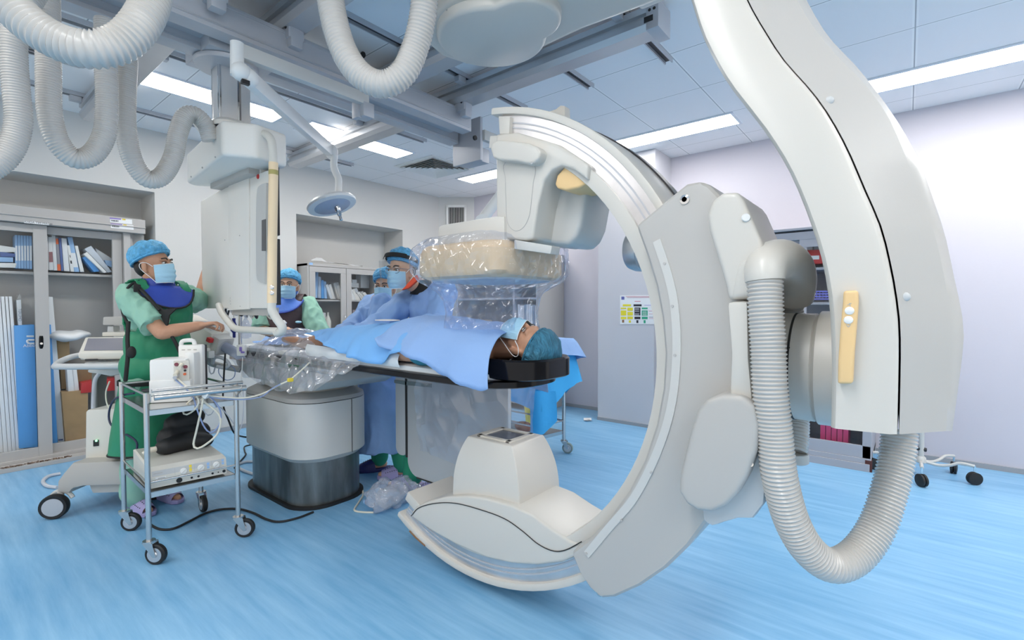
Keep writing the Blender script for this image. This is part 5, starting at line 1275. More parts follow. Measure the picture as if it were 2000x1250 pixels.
def bigwheel(c, ax, r=.075):
    o = obj('cart_wheel', MB().lathe([(r*.72, -.022), (r*.93, -.024), (r, -.012), (r, .012), (r*.93, .024), (r*.72, .022)], c, ax, 36), M['black'], kc)
    obj('wheel_disc', MB().lathe([(.004, -.026), (r*.3, -.026), (r*.72, -.024), (r*.72, .024), (r*.3, .026), (.004, .026)], c, ax, 32), M['alupaint'], o)
wc_ = P(106, 981, d=3.0); wc_ = V((wc_.x, wc_.y, .075))
wax = (-KD+KX*.35).normalized(); bigwheel(wc_, wax)
obj('wheel_guard', MB().tube([wc_+KD*.05+V((math.cos(a)*0, 0, 0))+(KX*math.cos(a)+V((0, 0, 1))*math.sin(a))*.079 for a in [PI*.15+PI*.8*i/12 for i in range(13)]], .012, 8), M['palegrey'], kc)
obj('wheel_fork', MB().tube([wc_+KD*.03, wc_+KD*.05+V((0, 0, .09)), P(124, 958, d=3.1)], .018, 10), M['grey'], kc)
w2 = wc_+KX*.40+KD*.30; bigwheel(V((w2.x, w2.y, .075)), wax); w3 = wc_+KX*.12+KD*.55; bigwheel(V((w3.x, w3.y, .075)), wax)

# ================================================================== contrast injector on the table's foot end
ij = thing('contrast_injector', 'grey contrast injector with a clear syringe, angled over the foot of the table', 'medical device', P(440, 715, d=3.42))
a0_, a1_ = P(360, 634, d=3.52), P(440, 678, d=3.40)
ax_ = (a1_-a0_).normalized(); sd_ = ax_.cross(V((0, 0, 1))).normalized(); up2 = sd_.cross(ax_)
mI = Matrix((ax_, sd_, up2)).transposed()
obj('injector_body', MB().box(a0_.lerp(a1_, .42), ((a1_-a0_).length*.86, .16, .165), rot=mI, bev=.025), M['offwhite'], ij)
obj('injector_nose', MB().box(a1_-ax_*.05, (.10, .13, .13), rot=mI, bev=.02), M['palegrey'], ij)
obj('display_top', MB().box(a0_.lerp(a1_, .55)+up2*.08, (.16, .10, .02), rot=mI, bev=.005), M['lidgrey'], ij)
obj('red_band', MB().box(P(410, 664, d=3.31), (.035, .03, .03), rot=mI, bev=.003), M['red'], ij)
sy = obj('syringe', MB().lathe([(.035, 0), (.035, .15), (.015, .175), (.006, .2)], a1_-ax_*.01, ax_, 24), mat('syringe_clear', (.55, .62, .80), .15, alpha=.55), ij)
obj('plunger', MB().lathe([(.033, 0), (.033, .055)], a1_+ax_*.005, ax_, 20), mat('plunger_navy', (.02, .02, .10), .3), sy)
obj('clamp_ring', MB().lathe([(.05, 0), (.05, .03), (.036, .03)], a1_-ax_*.03, ax_, 24), M['lidgrey'], ij)
obj('knob', MB().box(P(402, 688, d=3.35), (.05, .04, .06), bev=.01).box(P(412, 692, d=3.33), (.04, .03, .05), bev=.008), M['white'], ij)
obj('arm_stem', MB().tube(spline([P(405, 690, d=3.42), P(408, 705, d=3.45), P(420, 712, d=3.5), P(470, 722, d=3.55)], .02), .022, 12), M['cabgrey'], ij)
obj('coiled_lead', MB().tube(spline([P(415, 710, d=3.38), P(420, 698, d=3.36), P(436, 700, d=3.36), P(448, 712, d=3.36), P(440, 718, d=3.36), P(424, 716, d=3.36)], .01), .012, 10), M['cableg'], ij)
cable('thin dark wire curled under the contrast injector', [P(430, 712, d=3.40), P(427, 728, d=3.4), P(440, 742, d=3.4), P(456, 738, d=3.4), P(459, 722, d=3.4), P(448, 712, d=3.4)], .003, M['cableb'])
cable('grey loop of tube hanging below the contrast injector', [P(408, 715, d=3.38), P(410, 728, d=3.38), P(416, 730, d=3.38), P(420, 718, d=3.38)], .005, M['cableg'])
tag(obj('blue_board', MB().prism([P(*q, d=3.9) for q in ((404, 711), (474, 711), (474, 720), (404, 721))], KD*.25, bev=.003), M['ltblue'], None), 'thin blue board lying flat beyond the injector arm', 'board') if False else None

# drip pole on the far side of the table foot
dp = thing('drip_pole', 'thin steel drip pole rising behind the lower frame of the monitor bank', 'pole', P(469, 720, d=3.62))
obj('pole', MB().cyl(P(469, 722, d=3.62), P(469, 560, d=3.62), .0125, 14), M['steel'], dp)
obj('cross_hook', MB().tube([P(452, 566, d=3.62), P(469, 562, d=3.62), P(486, 566, d=3.62)], .005, 8), M['steel'], dp)
bq = P(457, 640, d=3.62)
bl = thing('pressure_bulb', 'dark blue rubber bulb hanging beside the drip pole', 'bulb', bq)
obj('bulb_body', MB().lathe([(.007, -.075), (.010, -.072), (.010, -.04), (.024, -.02), (.024, .01), (.014, .035), (.010, .05), (.012, .07)], bq, (0, 0, 1), 20), mat('bulb_navy', (.015, .025, .22), .35), bl)
obj('bulb_line', MB().cyl(bq+V((0, 0, .07)), bq+V((0, 0, .28)), .003, 8), M['cable'], bl)
bq = P(480, 640, d=3.6)
tag(obj('drip_bottle', MB().lathe([(.02, -.08), (.036, -.07), (.036, .02), (.02, .05), (.008, .07), (.003, .16)], bq, (0, 0, 1), 20), M['film2'], None), 'clear drip bottle hanging right of the drip pole', 'bottle')
vl = thing('line_clamp', 'white drip-line box with purple clips on the near table rail', 'clamp', P(474, 690, d=3.30))
obj('clamp_body', MB().box(P(472, 684, d=3.32), (.055, .03, .075), rot=KR, bev=.005), M['white'], vl)
obj('purple_clip', MB().box(P(470, 682, d=3.30), (.014, .012, .03), rot=KR, bev=.003), M['purple'], vl); obj('purple_clip', MB().box(P(474, 688, d=3.30), (.022, .012, .012), rot=KR, bev=.003), M['purple'], vl)
obj('drip_line', MB().tube([P(474, 698, d=3.32), P(472, 735, d=3.32), P(471, 752, d=3.32)], .003, 8), M['white'], vl)
obj('line_connector', MB().tube([P(473, 755, d=3.32), P(472, 772, d=3.32)], .012, 10), M['white'], vl)

# ================================================================== instrument trolley with blue drapes
it = thing('instrument_trolley', 'steel instrument trolley under blue drapes, beyond the head end of the table', 'trolley', (3.47, 2.7, 0))
TL = [V((3.63, 2.36, 0)), V((3.28, 2.42, 0)), V((3.30, 3.05, 0)), V((3.65, 3.0, 0))]
for i, L in enumerate(TL):
    tp2 = caster(it, L, -1.2, .048, mat('tyre_grey', (.22, .30, .30), .6) if i == 0 else M['black'])
    obj('leg', MB().cyl(tp2, V((L.x, L.y, .97)), .016, 16), M['steel'], it)
def slab(ps, z, th, nm, m=M['steel']): return obj(nm, MB().prism([V((p.x, p.y, z)) for p in ps], (0, 0, -th)), m, it, False)
slab(TL, .985, .03, 'top_tray'); slab(TL, .20, .03, 'lower_shelf')
for a, b_ in zip(TL, TL[1:]+TL[:1]): obj('shelf_rail', MB().cyl(V((a.x, a.y, .29)), V((b_.x, b_.y, .29)), .008, 10), M['steel'], it)
ctr = sum(TL, V())/4
def perim(off, n=72):
    pts = []
    q = [p+(p-ctr).normalized()*off for p in TL]; q = [V((p.x, p.y, 0)) for p in q]
    L = sum((q[(i+1) % 4]-q[i]).length for i in range(4)); s = L/n
    for i in range(4):
        a, b_ = q[i], q[(i+1) % 4]; k = max(2, int((b_-a).length/s))
        for j in range(k): pts.append(a.lerp(b_, j/k))
    return pts
def skirt(nm, off, zt, zlow, wob, m, label, rows=9, top=True, i0=None, i1=None):
    pts = perim(off); n = len(pts); rings = []
    cc3 = V((ctr.x, ctr.y, 0))
    for r in range(rows):
        t = r/(rows-1); ring = []
        for k, p in enumerate(pts):
            d_ = (p-cc3).normalized(); zl = zlow(k/n)
            w_ = wob*t*(math.sin(k*.9)+.6*math.sin(k*2.1+1)+.5*math.sin(k*.37+2))
            e_ = .012*math.exp(-t*8)
            ring.append(p+d_*(w_+.085*t-e_)+V((0, 0, zt-(zt-zl)*t)))
        rings.append(ring)
    g = MB()
    if top: rings.insert(0, [cc3+(p-cc3)*.96+V((0, 0, zt+.006)) for p in pts]); rings.insert(0, [cc3+(p-cc3)*.5+V((0, 0, zt+.012+.012*math.sin(k*.7))) for k, p in enumerate(pts)]); rings.insert(0, [cc3+(p-cc3)*.02+V((0, 0, zt+.014)) for k, p in enumerate(pts)])
    g.loft(rings, caps=False)
    return tag(obj(nm, g, m, None, True), label, 'drape')
skirt('trolley_drape', .07, .992, lambda u: .50+.10*math.sin(u*2*PI*2+.6)+.10*math.sin(u*2*PI*3+2.0), .010, M['sheet'], 'bright blue drape hanging down round the instrument trolley')
skirt('top_drape', .105, 1.02, lambda u: .86+.035*math.sin(u*2*PI*3), .010, M['gown'], 'paler blue cover spread over the top of the instrument trolley')
tag(obj('drape_flap', MB().grid([[P(1033+(1085-1033)*u+3*math.sin(v_*2), 764+u*0-v_*0+(846+10*u-764)*v_-(60*max(0, u-.45)*v_), d=3.98-.03*math.sin(u*5)) for u in [i/8 for i in range(9)]] for v_ in [j/8 for j in range(9)]]), M['sheet'], None, True), 'pointed bright blue flap hanging at the near corner of the instrument trolley', 'drape')
tag(obj('red_pouch', MB().ell((3.38, 2.62, .245), (.06, .09, .045)), mat('dark_red', (.30, .04, .02), .5), None), 'dark red pouch on the lower shelf of the instrument trolley', 'pouch')
yb = P(1076, 828, z=0); 
tag(obj('waste_bin', MB().lathe([(.10, 0), (.13, .30), (.135, .30)], (4.15, 3.05, 0), (0, 0, 1), 28), M['yellow'], None), 'yellow waste bin on the floor behind the instrument trolley', 'bin')

# wheeled pole stand by the right wall
iv = thing('wheeled_stand', 'white pole stand with five black castors by the right wall', 'stand', (4.85, -.20, 0))
ic = V((4.87, -.10, 0))
obj('pole', MB().cyl(ic+V((0, 0, .12)), ic+V((0, 0, 1.25)), .018, 16), M['palegrey'], iv)
obj('pole_clamp', MB().tube([ic+V((.01, -.03, .20)), ic+V((-.03, .12, .22))], .016, 10), M['dark'], iv)
obj('hub', MB().lathe([(.03, .10), (.035, .105), (.03, .14), (.02, .15)], ic, (0, 0, 1), 20), M['palegrey'], iv)
for k in range(5):
    a = math.radians((180, 268, 318, 30, 100)[k]); d_ = V((math.cos(a), math.sin(a), 0))
    obj('leg', MB().tube(spline([ic+V((0, 0, .115)), ic+d_*.10+V((0, 0, .10)), ic+d_*.17+V((0, 0, .115)), ic+d_*.22+V((0, 0, .14)), ic+d_*.30+V((0, 0, .135))], .015), .011, 10), M['palegrey'], iv)
    w_ = ic+d_*.30+V((0, 0, .045)); s_ = V((-math.sin(a+.6), math.cos(a+.6), 0))
    cs = obj('castor', MB().lathe([(.02, -.022), (.045, -.018), (.045, -.004), (.035, 0), (.045, .004), (.045, .018), (.02, .022)], w_, s_, 22), M['black'], iv)
    obj('castor_pin', MB().lathe([(.006, 0), (.006, .04), (.008, .045)], w_+V((0, 0, .05)), (0, 0, 1), 12), M['chrome'], cs)

# ================================================================== litter on the floor
tag(obj('paper_scrap', MB().grid([[P(1140+5*u, 821-2.5*v_, z=.004+.02*math.sin(u*1.7+v_)**2) for u in range(4)] for v_ in range(3)]), M['paper'], None), 'small white paper scrap on the floor near the pillar', 'litter')
tag(obj('paper_scrap', MB().box(P(714, 979, z=.012), (.03, .02, .024), bev=.006), M['ltblue'], None), 'tiny pale blue cap on the floor by the pedestal', 'litter')
g = MB(); random.seed(21)
c0 = P(770, 993, z=0); c0 = V((c0.x+.02, c0.y+.05, .085))
g.ell(c0, (.17, .12, .085), u=44, v=28)
for v_ in g.bm.verts:
    d_ = (v_.co-c0); f = 1+.42*noise.noise(v_.co*14)+.25*noise.noise(v_.co*33)
    v_.co = c0+d_*f
    if v_.co.z < .003: v_.co.z = .003
tag(obj('crumpled_film', g, M['film2'], None, True), 'crumpled bag of clear plastic film lying on the floor beside the pedestal', 'plastic film')
g = MB().ell(c0+V((0, 0, -.015)), (.12, .08, .055), u=20, v=12)
for v_ in g.bm.verts: v_.co += V((1, 1, .6))*.03*noise.noise(v_.co*18)
tag(obj('crumpled_film', g, mat('white_film', (.7, .73, .77), .35, alpha=.45), None, True), 'wadded milky film inside the crumpled clear bag on the floor', 'plastic film')
# ================================================================== people
def basis(f):
    """person frame: columns right, forward, up"""
    f = V((f.x, f.y, 0)).normalized(); r = f.cross(V((0, 0, 1)))
    return Matrix((r, f, V((0, 0, 1)))).transposed()
def head_rot(yawdir, pitch=0, roll=0):
    return basis(yawdir) @ RX(pitch) @ RY(roll)

def add_head(mb, c, R, s=1.0, neck_to=None):
    T = lambda q: c + R @ (V(q)*s)
    def e(q, r): mb.ell(T(q), [k*s for k in r], rot=R)
    e((0, -.012, .035), (.073, .093, .085)); e((0, .018, -.03), (.063, .073, .08)); e((0, .044, -.083), (.040, .042, .034))
    e((0, .072, .030), (.052, .022, .014)); e((.036, .062, -.028), (.024, .026, .024)); e((-.036, .062, -.028), (.024, .026, .024))
    mb.limb([T((0, .088, .012)), T((0, .106, -.022))], [.009*s, .014*s])
    for k in (-1, 1):
        mb.ell(T((k*.076, -.008, -.008)), (.011*s, .020*s, .033*s), rot=R @ RZ(-k*.35)); mb.ell(T((k*.073, -.002, -.036)), (.009*s, .010*s, .012*s), rot=R)
    mb.limb([T((0, -.015, -.05)), neck_to if neck_to is not None else T((0, -.04, -.18))], [.056*s, .062*s])

def head_extras(body, c, R, s=1.0, capm=None, puff=1.0, tie=False, brows=True, sleepy=False, mask_drop=0):
    T = lambda q: c + R @ (V(q)*s)
    for k in (-1, 1):
        e_ = obj('eye', MB().ell(T((k*.031, .083, .010)), (.0145*s, .010*s, .0075*s if not sleepy else .004*s), rot=R), M['eyew'], body)
        obj('iris', MB().ell(T((k*.031, .0905, .0095)), (.0062*s, .0032*s, .0062*s if not sleepy else .003*s), rot=R), M['hair'], e_)
        obj('upper_lid', MB().tube(spline([T((k*.015, .089, .010)), T((k*.024, .093, .0175)), T((k*.036, .0915, .018)), T((k*.048, .082, .011))], .004), .0016*s, 6), M['hair'], e_)
        if brows: obj('eyebrow', MB().tube(spline([T((k*.012, .094, .031)), T((k*.028, .096, .038)), T((k*.05, .082, .034))], .005), [.0035*s]*40 if False else .0036*s, 6), M['hair'], body)
    # hair at the nape and temples
    g = MB()
    g.ell(T((0, -.042, .005)), (.071*s, .068*s, .075*s), rot=R)
    obj('hair', g, M['hair'], body)
    # bouffant cap
    g = MB(); g.ell((0, 0, 0), (.096*puff, .118*puff, .094*puff), u=44, v=30)
    for v_ in g.bm.verts:
        q = v_.co.copy(); n = q.normalized()
        v_.co = q + n*(.009*noise.noise(q*22)+.007*noise.noise(V((q.x*70, q.y*25, q.z*25))))
        if v_.co.z < -.018: v_.co.z = -.018+(v_.co.z+.018)*.25; v_.co.x *= .93; v_.co.y *= .93
    tl = RX(.36)
    g.bm.transform(Matrix.Translation(c) @ (R @ Matrix.Diagonal((s, s, s))).to_4x4() @ Matrix.Translation((0, -.026, .066)) @ tl.to_4x4())
    cap = obj('bouffant_cap', g, capm or M['cap'], body, True)
    ring = [c + R @ ((tl @ V((.089*puff*math.cos(a), .111*puff*math.sin(a), -.022)) + V((0, -.026, .066)))*s) for a in [2*PI*i/48 for i in range(48)]]
    obj('cap_band', MB().tube(ring, .006*s, 8, closed=True), capm or M['cap'], cap, True)
    # pleated face mask
    rows = []
    for j in range(15):
        t = j/14; z = -.004-.108*t-mask_drop
        row = []
        for i in range(19):
            u = -1+2*i/18; ph = u*1.22
            bul = 1+.10*math.sin(PI*t)*(1-u*u)
            nose_ = .012*math.exp(-(u/.22)**2)*(1-t)
            pl = .0028*(1 if (j % 4) < 2 else -1)*(1-u**2) if 2 < j < 13 else 0
            sh_ = 1-.10*max(0, t-.75)/.25*.8
            row.append(T(((.0735*math.sin(ph))*sh_*bul, .012+(.094*math.cos(ph)+nose_+pl)*sh_*bul, z+.010*(1-abs(u))*(1 if t < .2 else 0)-.012*abs(u)*(t < .1)*0)))
        rows.append(row)
    mk = obj('face_mask', MB().grid(rows), M['mask'], body, True)
    g2 = MB()
    for k in (-1, 1):
        lp = obj('ear_loop', MB().tube(spline([T((k*.071, .040, -.012)), T((k*.082, .012, .012)), T((k*.088, -.022, .010)), T((k*.084, -.024, -.022)), T((k*.074, .020, -.075)), T((k*.066, .045, -.108))], .008), .0019*s, 6), M['loop'], mk)
    for edge in (rows[0], rows[-1]): obj('mask_edge', MB().tube(edge, .0017*s, 6), M['loop'], mk)
    return cap, mk

def add_hand(mb, w, d, n, curl=.5, side=1, s=1.0, spread=.0, thumb_in=.35):
    d = V(d).normalized(); n = V(n); n = (n-d*n.dot(d)).normalized(); lat = d.cross(n)*side
    mb.limb([w-d*.02, w+d*.01], [.024*s, .026*s])
    for k in range(4):
        b0 = w+lat*((.016-.0115*k)*s)+d*.01*s; b1 = w+lat*((.031-.0205*k)*s)+d*((.090, .094, .090, .080)[k])*s
        mb.limb([b0, b1], [.0155*s, .0112*s])
        L = (.070, .078, .072, .056)[k]*s; dirv = (d+lat*spread*(1.5-k)*.3).normalized(); p = b1; ang = 0
        for j, (fr_, r0, r1) in enumerate(((.46, .0098, .0088), (.30, .0088, .0080), (.24, .0080, .0066))):
            ang += curl*(.75, 1.0, .7)[j]*(1+.06*k)
            q = p+(dirv*math.cos(ang)+n*math.sin(ang))*L*fr_
            mb.limb([p, q], [r0*s, r1*s], 10); p = q
    t0 = w+d*.022*s+lat*.024*s; td = (d*.62+lat*.68+n*thumb_in).normalized()
    t1 = t0+td*.040*s; t2 = t1+(td*.7+d*.5+n*curl*.5).normalized()*.032*s; t3 = t2+(d*.8+n*curl*.8+td*.3).normalized()*.024*s
    mb.limb([t0, t1], [.0150*s, .0118*s], 10); mb.limb([t1, t2], [.0115*s, .0100*s], 10); mb.limb([t2, t3], [.0100*s, .0078*s], 10)

class Fig:
    """joint positions of a standing figure in room space"""
    def __init__(self, x, y, facing, h=1.70, lean=0.0, leandir=None, sw=.185, z0=0.035):
        s = h/1.70; self.s = s; self.B = basis(facing); self.o = V((x, y, z0))
        L = lambda a, b, c: self.o + self.B @ V((a*s, b*s, c*s))
        ld = V((0, lean, 0)) if leandir is None else leandir
        sh = lambda z: self.B @ (ld*max(0, (z-.9)/.5))
        U = lambda a, b, c: L(a, b, c)+sh(c)
        self.pel, self.waist, self.chest, self.neck = L(0, 0, .92), U(0, .01, 1.06), U(0, 0, 1.25), U(0, -.015, 1.42)
        self.shR, self.shL = U(sw, -.005, 1.37), U(-sw, -.005, 1.37)
        self.hipR, self.hipL = L(.088, 0, .90), L(-.088, 0, .90)
        self.kneeR, self.kneeL = L(.10, .02, .48), L(-.10, .02, .48)
        self.ankR, self.ankL = L(.105, -.02, .07), L(-.105, -.02, .07)
        self.footR = self.footL = None
        self.head = U(0, .02, 1.565)
    def torso(self, mb, inf=0.0, low=True):
        s, B = self.s, self.B
        def e(c, r): mb.ell(c, [k*s+inf for k in r], rot=B)
        e(self.chest, (.160, .108, .165)); e(self.waist, (.142, .102, .15)); e(self.pel, (.158, .112, .115))
        e(self.chest+V((0, 0, .06*s)), (.165, .10, .09))
        for S in (self.shR, self.shL): mb.limb([self.neck-V((0, 0, .035*s)), S], [.062*s+inf*.7, .058*s+inf])
        mb.limb([self.pel, self.waist, self.chest], [.11*s+inf, .105*s+inf, .11*s+inf])
    def arm(self, mb, S, E, W, inf=0.0, upto=1.0, r=(.052, .043, .041, .029)):
        s = self.s
        mb.limb([S, E], [r[0]*s+inf, r[1]*s+inf])
        if upto > 1: 
            q = E.lerp(W, upto-1); rr = r[2]+(r[3]-r[2])*(upto-1)
            mb.limb([E, E.lerp(q, .35), q], [r[1]*s+inf, r[2]*s*1.03+inf, rr*s+inf])
    def legs(self, mb, inf=0.0, flare=0.0):
        s = self.s
        for h, k, a in ((self.hipR, self.kneeR, self.ankR), (self.hipL, self.kneeL, self.ankL)):
            mb.limb([h, k], [.085*s+inf, .055*s+inf+flare*.5]); mb.limb([k, k.lerp(a, .35), a], [.053*s+inf+flare*.5, .052*s+inf+flare*.8, .036*s+inf+flare])
def sleeve(mb, S, E, r0, r1, t=1.0):
    q = S.lerp(E, t); d = (q-S).normalized()
    mb.limb([S, S.lerp(q, .6)], [r0, (r0+r1)/2]); mb.tube([S, S.lerp(q, .5), q], [r0*.9, (r0+r1)*.5, r1], 18)
def foot_skin(mb, a, B, s=1.0):
    mb.limb([a, a+B @ V((0, .0, -.03))], [.036*s, .036*s]); mb.limb([a+B @ V((0, -.03, -.045)), a+B @ V((0, .10, -.055))], [.030*s, .030*s]); mb.limb([a+B @ V((0, .10, -.058)), a+B @ V((0, .165, -.062))], [.030*s, .018*s])
def clog(body, a, B, m, z=0.0):
    """closed-heel-less clog with a pierced upper, standing on the floor under ankle a"""
    c = V((a.x, a.y, 0)); T = lambda q: c+B @ V(q)
    pts = [(-.040, -.075), (-.043, 0), (-.050, .09), (-.046, .15), (-.022, .185), (.018, .188), (.042, .155), (.046, .09), (.040, 0), (.038, -.075), (.018, -.095), (-.018, -.095)]
    so = obj('clog', MB().prism([T((x, y, .002)) for x, y in pts], (0, 0, .026), bev=.005), m, body)
    rows = []
    for i in range(9):
        y = .03+.125*i/8; wd = .049-.010*max(0, (i-5)/3); ht = .085-.045*(i/8)**1.2
        rows.append([T((wd*math.cos(PI*k/10)*-1, y+.012*math.sin(PI*k/10)*(1 if i == 0 else 0), .024+ht*math.sin(PI*k/10))) for k in range(11)])
    obj('upper', MB().grid(rows), m, so, True)
    g = MB()
    for i in range(1, 7, 1):
        for k in range(2, 9, 2):
            p = rows[i][k]; g.ell(p, (.0035, .0035, .0035), u=6, v=4)
    obj('vent_holes', g, M['seam'], so, False)

# ------------------------------------------------------------------ man in green, at the monitor bank
f1 = RIGHT*.88 - V((FWD.x, FWD.y, 0))*.46
A = Fig(.965, 3.685, f1, 1.66, leandir=V((0.0, .03, 0)), sw=.168)
FL = lambda x, y, h=.10: P(x, y, z=0)+V((0, 0, h))
A.ankR, A.ankL = FL(266, 998), FL(322, 974)
A.kneeR = A.ankR.lerp(A.hipR, .5)+A.B @ V((0, .03, 0)); A.kneeL = A.ankL.lerp(A.hipL, .5)+A.B @ V((0, .03, 0))
eR, wR = P(316, 650, d=2.86), P(390, 636, d=2.98)
eL, wL = P(390, 592, d=3.44), P(407, 515, d=3.60)
hA = P(301, 520, d=3.02); RA = head_rot(RIGHT*.95 + V((FWD.x, FWD.y, 0))*.02, .10, 0)
g = MB(); A.torso(g); A.legs(g); add_head(g, hA, RA, 1.0, A.neck)
A.arm(g, A.shR, eR, wR, upto=2); A.arm(g, A.shL, eL, wL, upto=2)
add_hand(g, wR, P(432, 629, d=3.03)-wR, V((0, 0, -1))*.8+RIGHT*.2, .85, 1, .98)
add_hand(g, wL, P(420, 470, d=3.62)-wL, RIGHT, .3, -1, .95)
foot_skin(g, A.ankR, A.B); foot_skin(g, A.ankL, A.B)
pa = tag(robj('person', g, M['skin'], None, .0048, 5), 'person in a green apron and blue cap, reaching to the hanging monitor bank at left', 'person')
head_extras(pa, hA, RA, 1.0)
g = MB(); A.torso(g, .012); sleeve(g, A.shR, eR, .073, .082, .80); sleeve(g, A.shL, eL, .078, .082, .80)
robj('scrub_shirt', g, M['scrub'], pa, .006, 5, .018, 13)
g = MB(); A.legs(g, .022, .026); robj('scrub_trousers', g, M['scrub'], pa, .009, 6, .012, 8)
def cutz(me, z0):
    pass
# lead apron: waistcoat and skirt
g = MB(); A.torso(g, .038)
bm_ = g.bm
va = remesh(g, .008, 8)
b2 = bmesh.new(); b2.from_mesh(va)
# armholes: take the waistcoat off the outer shoulders, and stop it at the hips
dele = []
for v_ in b2.verts:
    lx = (A.B.transposed() @ (v_.co-A.neck))
    if lx.z > -.02 and abs(lx.x) < .085: dele.append(v_)
    elif abs(lx.x) > .150 and lx.z > -.26: dele.append(v_)
    elif v_.co.z < .82: dele.append(v_)
bmesh.ops.delete(b2, geom=dele, context='VERTS')
b2.to_mesh(va); b2.free()
wrinkle(va, .010, 10); vs = finish('apron_vest', va, M['vestg'], pa, True)
md = vs.modifiers.new('t', 'SOLIDIFY'); md.thickness = .008; md.offset = 1
rings = []
for z, rx, ry in ((.86, .200, .150), (.80, .205, .155), (.65, .215, .170), (.50, .225, .18), (.39, .23, .185)):
    cz_ = A.pel.lerp((A.ankR+A.ankL)/2, (A.pel.z-z)/(A.pel.z-.1))
    rings.append([V((cz_.x, cz_.y, z))+A.B @ V((rx*math.cos(a)*(1+.03*math.sin(5*a+z*8)), ry*math.sin(a)*(1+.04*math.sin(7*a)), 0)) for a in [2*PI*i/56 for i in range(56)]])
sk = obj('apron_skirt', MB().loft(rings, caps=False), M['vestg'], pa, True)
obj('skirt_trim', MB().tube(rings[-1], .006, 8, closed=True), M['trim'], sk)
wr = [V((A.pel.x, A.pel.y, .845))+A.B @ V((.205*math.cos(a), .155*math.sin(a), 0)) for a in [2*PI*i/48 for i in range(48)]]
obj('waist_trim', MB().loft([[p+V((0, 0, -.016)) for p in wr], [p+(p-V((A.pel.x, A.pel.y, .845))).normalized()*.006+V((0, 0, -.014)) for p in wr], [p+(p-V((A.pel.x, A.pel.y, .845))).normalized()*.006+V((0, 0, .014)) for p in wr], [p+V((0, 0, .016)) for p in wr]], caps=False), M['trim'], pa, True)
def strapline(nm, px, d_, r, m=M['trim'], par=pa): return obj(nm, MB().tube(spline([P(x, y, d=dd) for (x, y), dd in zip(px, d_)], .012), r, 8), m, par)
strapline('side_strap', [(251, 628), (249, 660), (250, 690), (247, 725), (245, 744)], [2.825, 2.80, 2.79, 2.79, 2.80], .011)
strapline('armhole_trim', [(272, 549), (256, 556), (245, 570), (239, 590), (240, 612), (250, 632)], [2.93, 2.88, 2.86, 2.86, 2.85, 2.83], .008)
strapline('shoulder_strap', [(262, 553), (285, 575), (300, 592), (312, 606)], [2.90, 2.87, 2.86, 2.86], .010)
strapline('front_strap', [(330, 648), (342, 668), (352, 690), (358, 705)], [2.87, 2.88, 2.89, 2.90], .010)
obj('buckle', MB().box(P(268, 563, d=2.875), (.035, .02, .045), bev=.006), M['trim'], pa)
obj('buckle', MB().ell(P(257, 688, d=2.78), (.022, .02, .035)), M['trim'], pa)
# thyroid collar
def collar(par, fig, m, hc, Rh, bib=.13, w_=1.0, trim=True):
    base = fig.neck+V((0, 0, .015))
    rings = []
    for t, z, rr in ((0, .085, .078), (.3, .06, .082), (.6, .02, .092), (.8, -.01, .112), (1, -.025, .128)):
        rings.append([base+fig.B @ V((rr*w_*math.cos(a), rr*w_*math.sin(a)*.95+.01, z-(.02*t*(1+math.sin(a))))) for a in [2*PI*i/40 for i in range(40)]])
    c_ = obj('thyroid_collar', MB().loft(rings, caps=False), m, par, True)
    rows = []
    for j in range(8):
        t = j/7; row = []
        for i in range(13):
            u = -1+2*i/12; a = PI/2-u*1.15
            rr = .112+.026*t; zz = .0-.02*t-bib*t*(1-abs(u)**2.2)
            q = base+fig.B @ V((rr*1.05*math.cos(a)*(1+.25*t), (rr*math.sin(a)+.028*t+.012+.02*t*(1-abs(u)))*1.0, zz))
            row.append(q)
        rows.append(row)
    b_ = obj('collar_bib', MB().grid(rows), m, c_, True)
    sm = b_.modifiers.new('t', 'SOLIDIFY'); sm.thickness = .006
    if trim:
        obj('collar_trim', MB().tube(rings[0], .006, 8, closed=True), M['trim'] if m is not M['collarlt'] else M['collar'], c_)
        obj('bib_trim', MB().tube(rows[-1], .006, 8), M['trim'] if m is not M['collarlt'] else M['collar'], c_)
    return c_
collar(pa, A, M['collar'], hA, RA, .12, 1.0)
obj('dark_neckline', MB().prism([P(*q, d=2.86) for q in ((302, 592), (318, 604), (345, 602), (330, 616), (326, 640), (318, 628), (308, 606))], FWD*.012, bev=.003), M['trim'], pa)
for a in (A.ankR, A.ankL): clog(pa, a, A.B, M['lilac'])

# ------------------------------------------------------------------ man in the brown apron, standing behind the table's foot
fB = -V((FWD.x, FWD.y, 0))+RIGHT*.12
B_ = Fig(2.09, 4.28, fB, 1.60, sw=.19)
hB = P(565, 559, d=4.30); RB = head_rot(fB, -.02, 0)
eR, wR = P(513, 645, d=4.22), P(545, 652, d=4.05)
eL, wL = P(628, 662, d=4.22), P(622, 690, d=4.08)
g = MB(); B_.torso(g); B_.legs(g); add_head(g, hB, RB, .97, B_.neck); B_.arm(g, B_.shR, eR, wR, upto=2); B_.arm(g, B_.shL, eL, wL, upto=2)
add_hand(g, wR, P(556, 640, d=3.98)-wR, V((0, 0, -1))*.6+RIGHT*.8, .7, 1, .95); add_hand(g, wL, V((0, 0, -1))*.6-V((FWD.x, FWD.y, 0)), -RIGHT, .4, -1, .95)
foot_skin(g, B_.ankR, B_.B); foot_skin(g, B_.ankL, B_.B)
pb = tag(robj('person', g, M['skin2'], None, .006, 5), 'person in a brown apron and bright blue collar standing behind the foot of the table', 'person')
head_extras(pb, hB, RB, .97)
g = MB(); B_.torso(g, .012); sleeve(g, B_.shR, eR, .082, .088, .92); sleeve(g, B_.shL, eL, .082, .090, .92); robj('scrub_shirt', g, M['scrub'], pb, .007, 5, .018, 12)
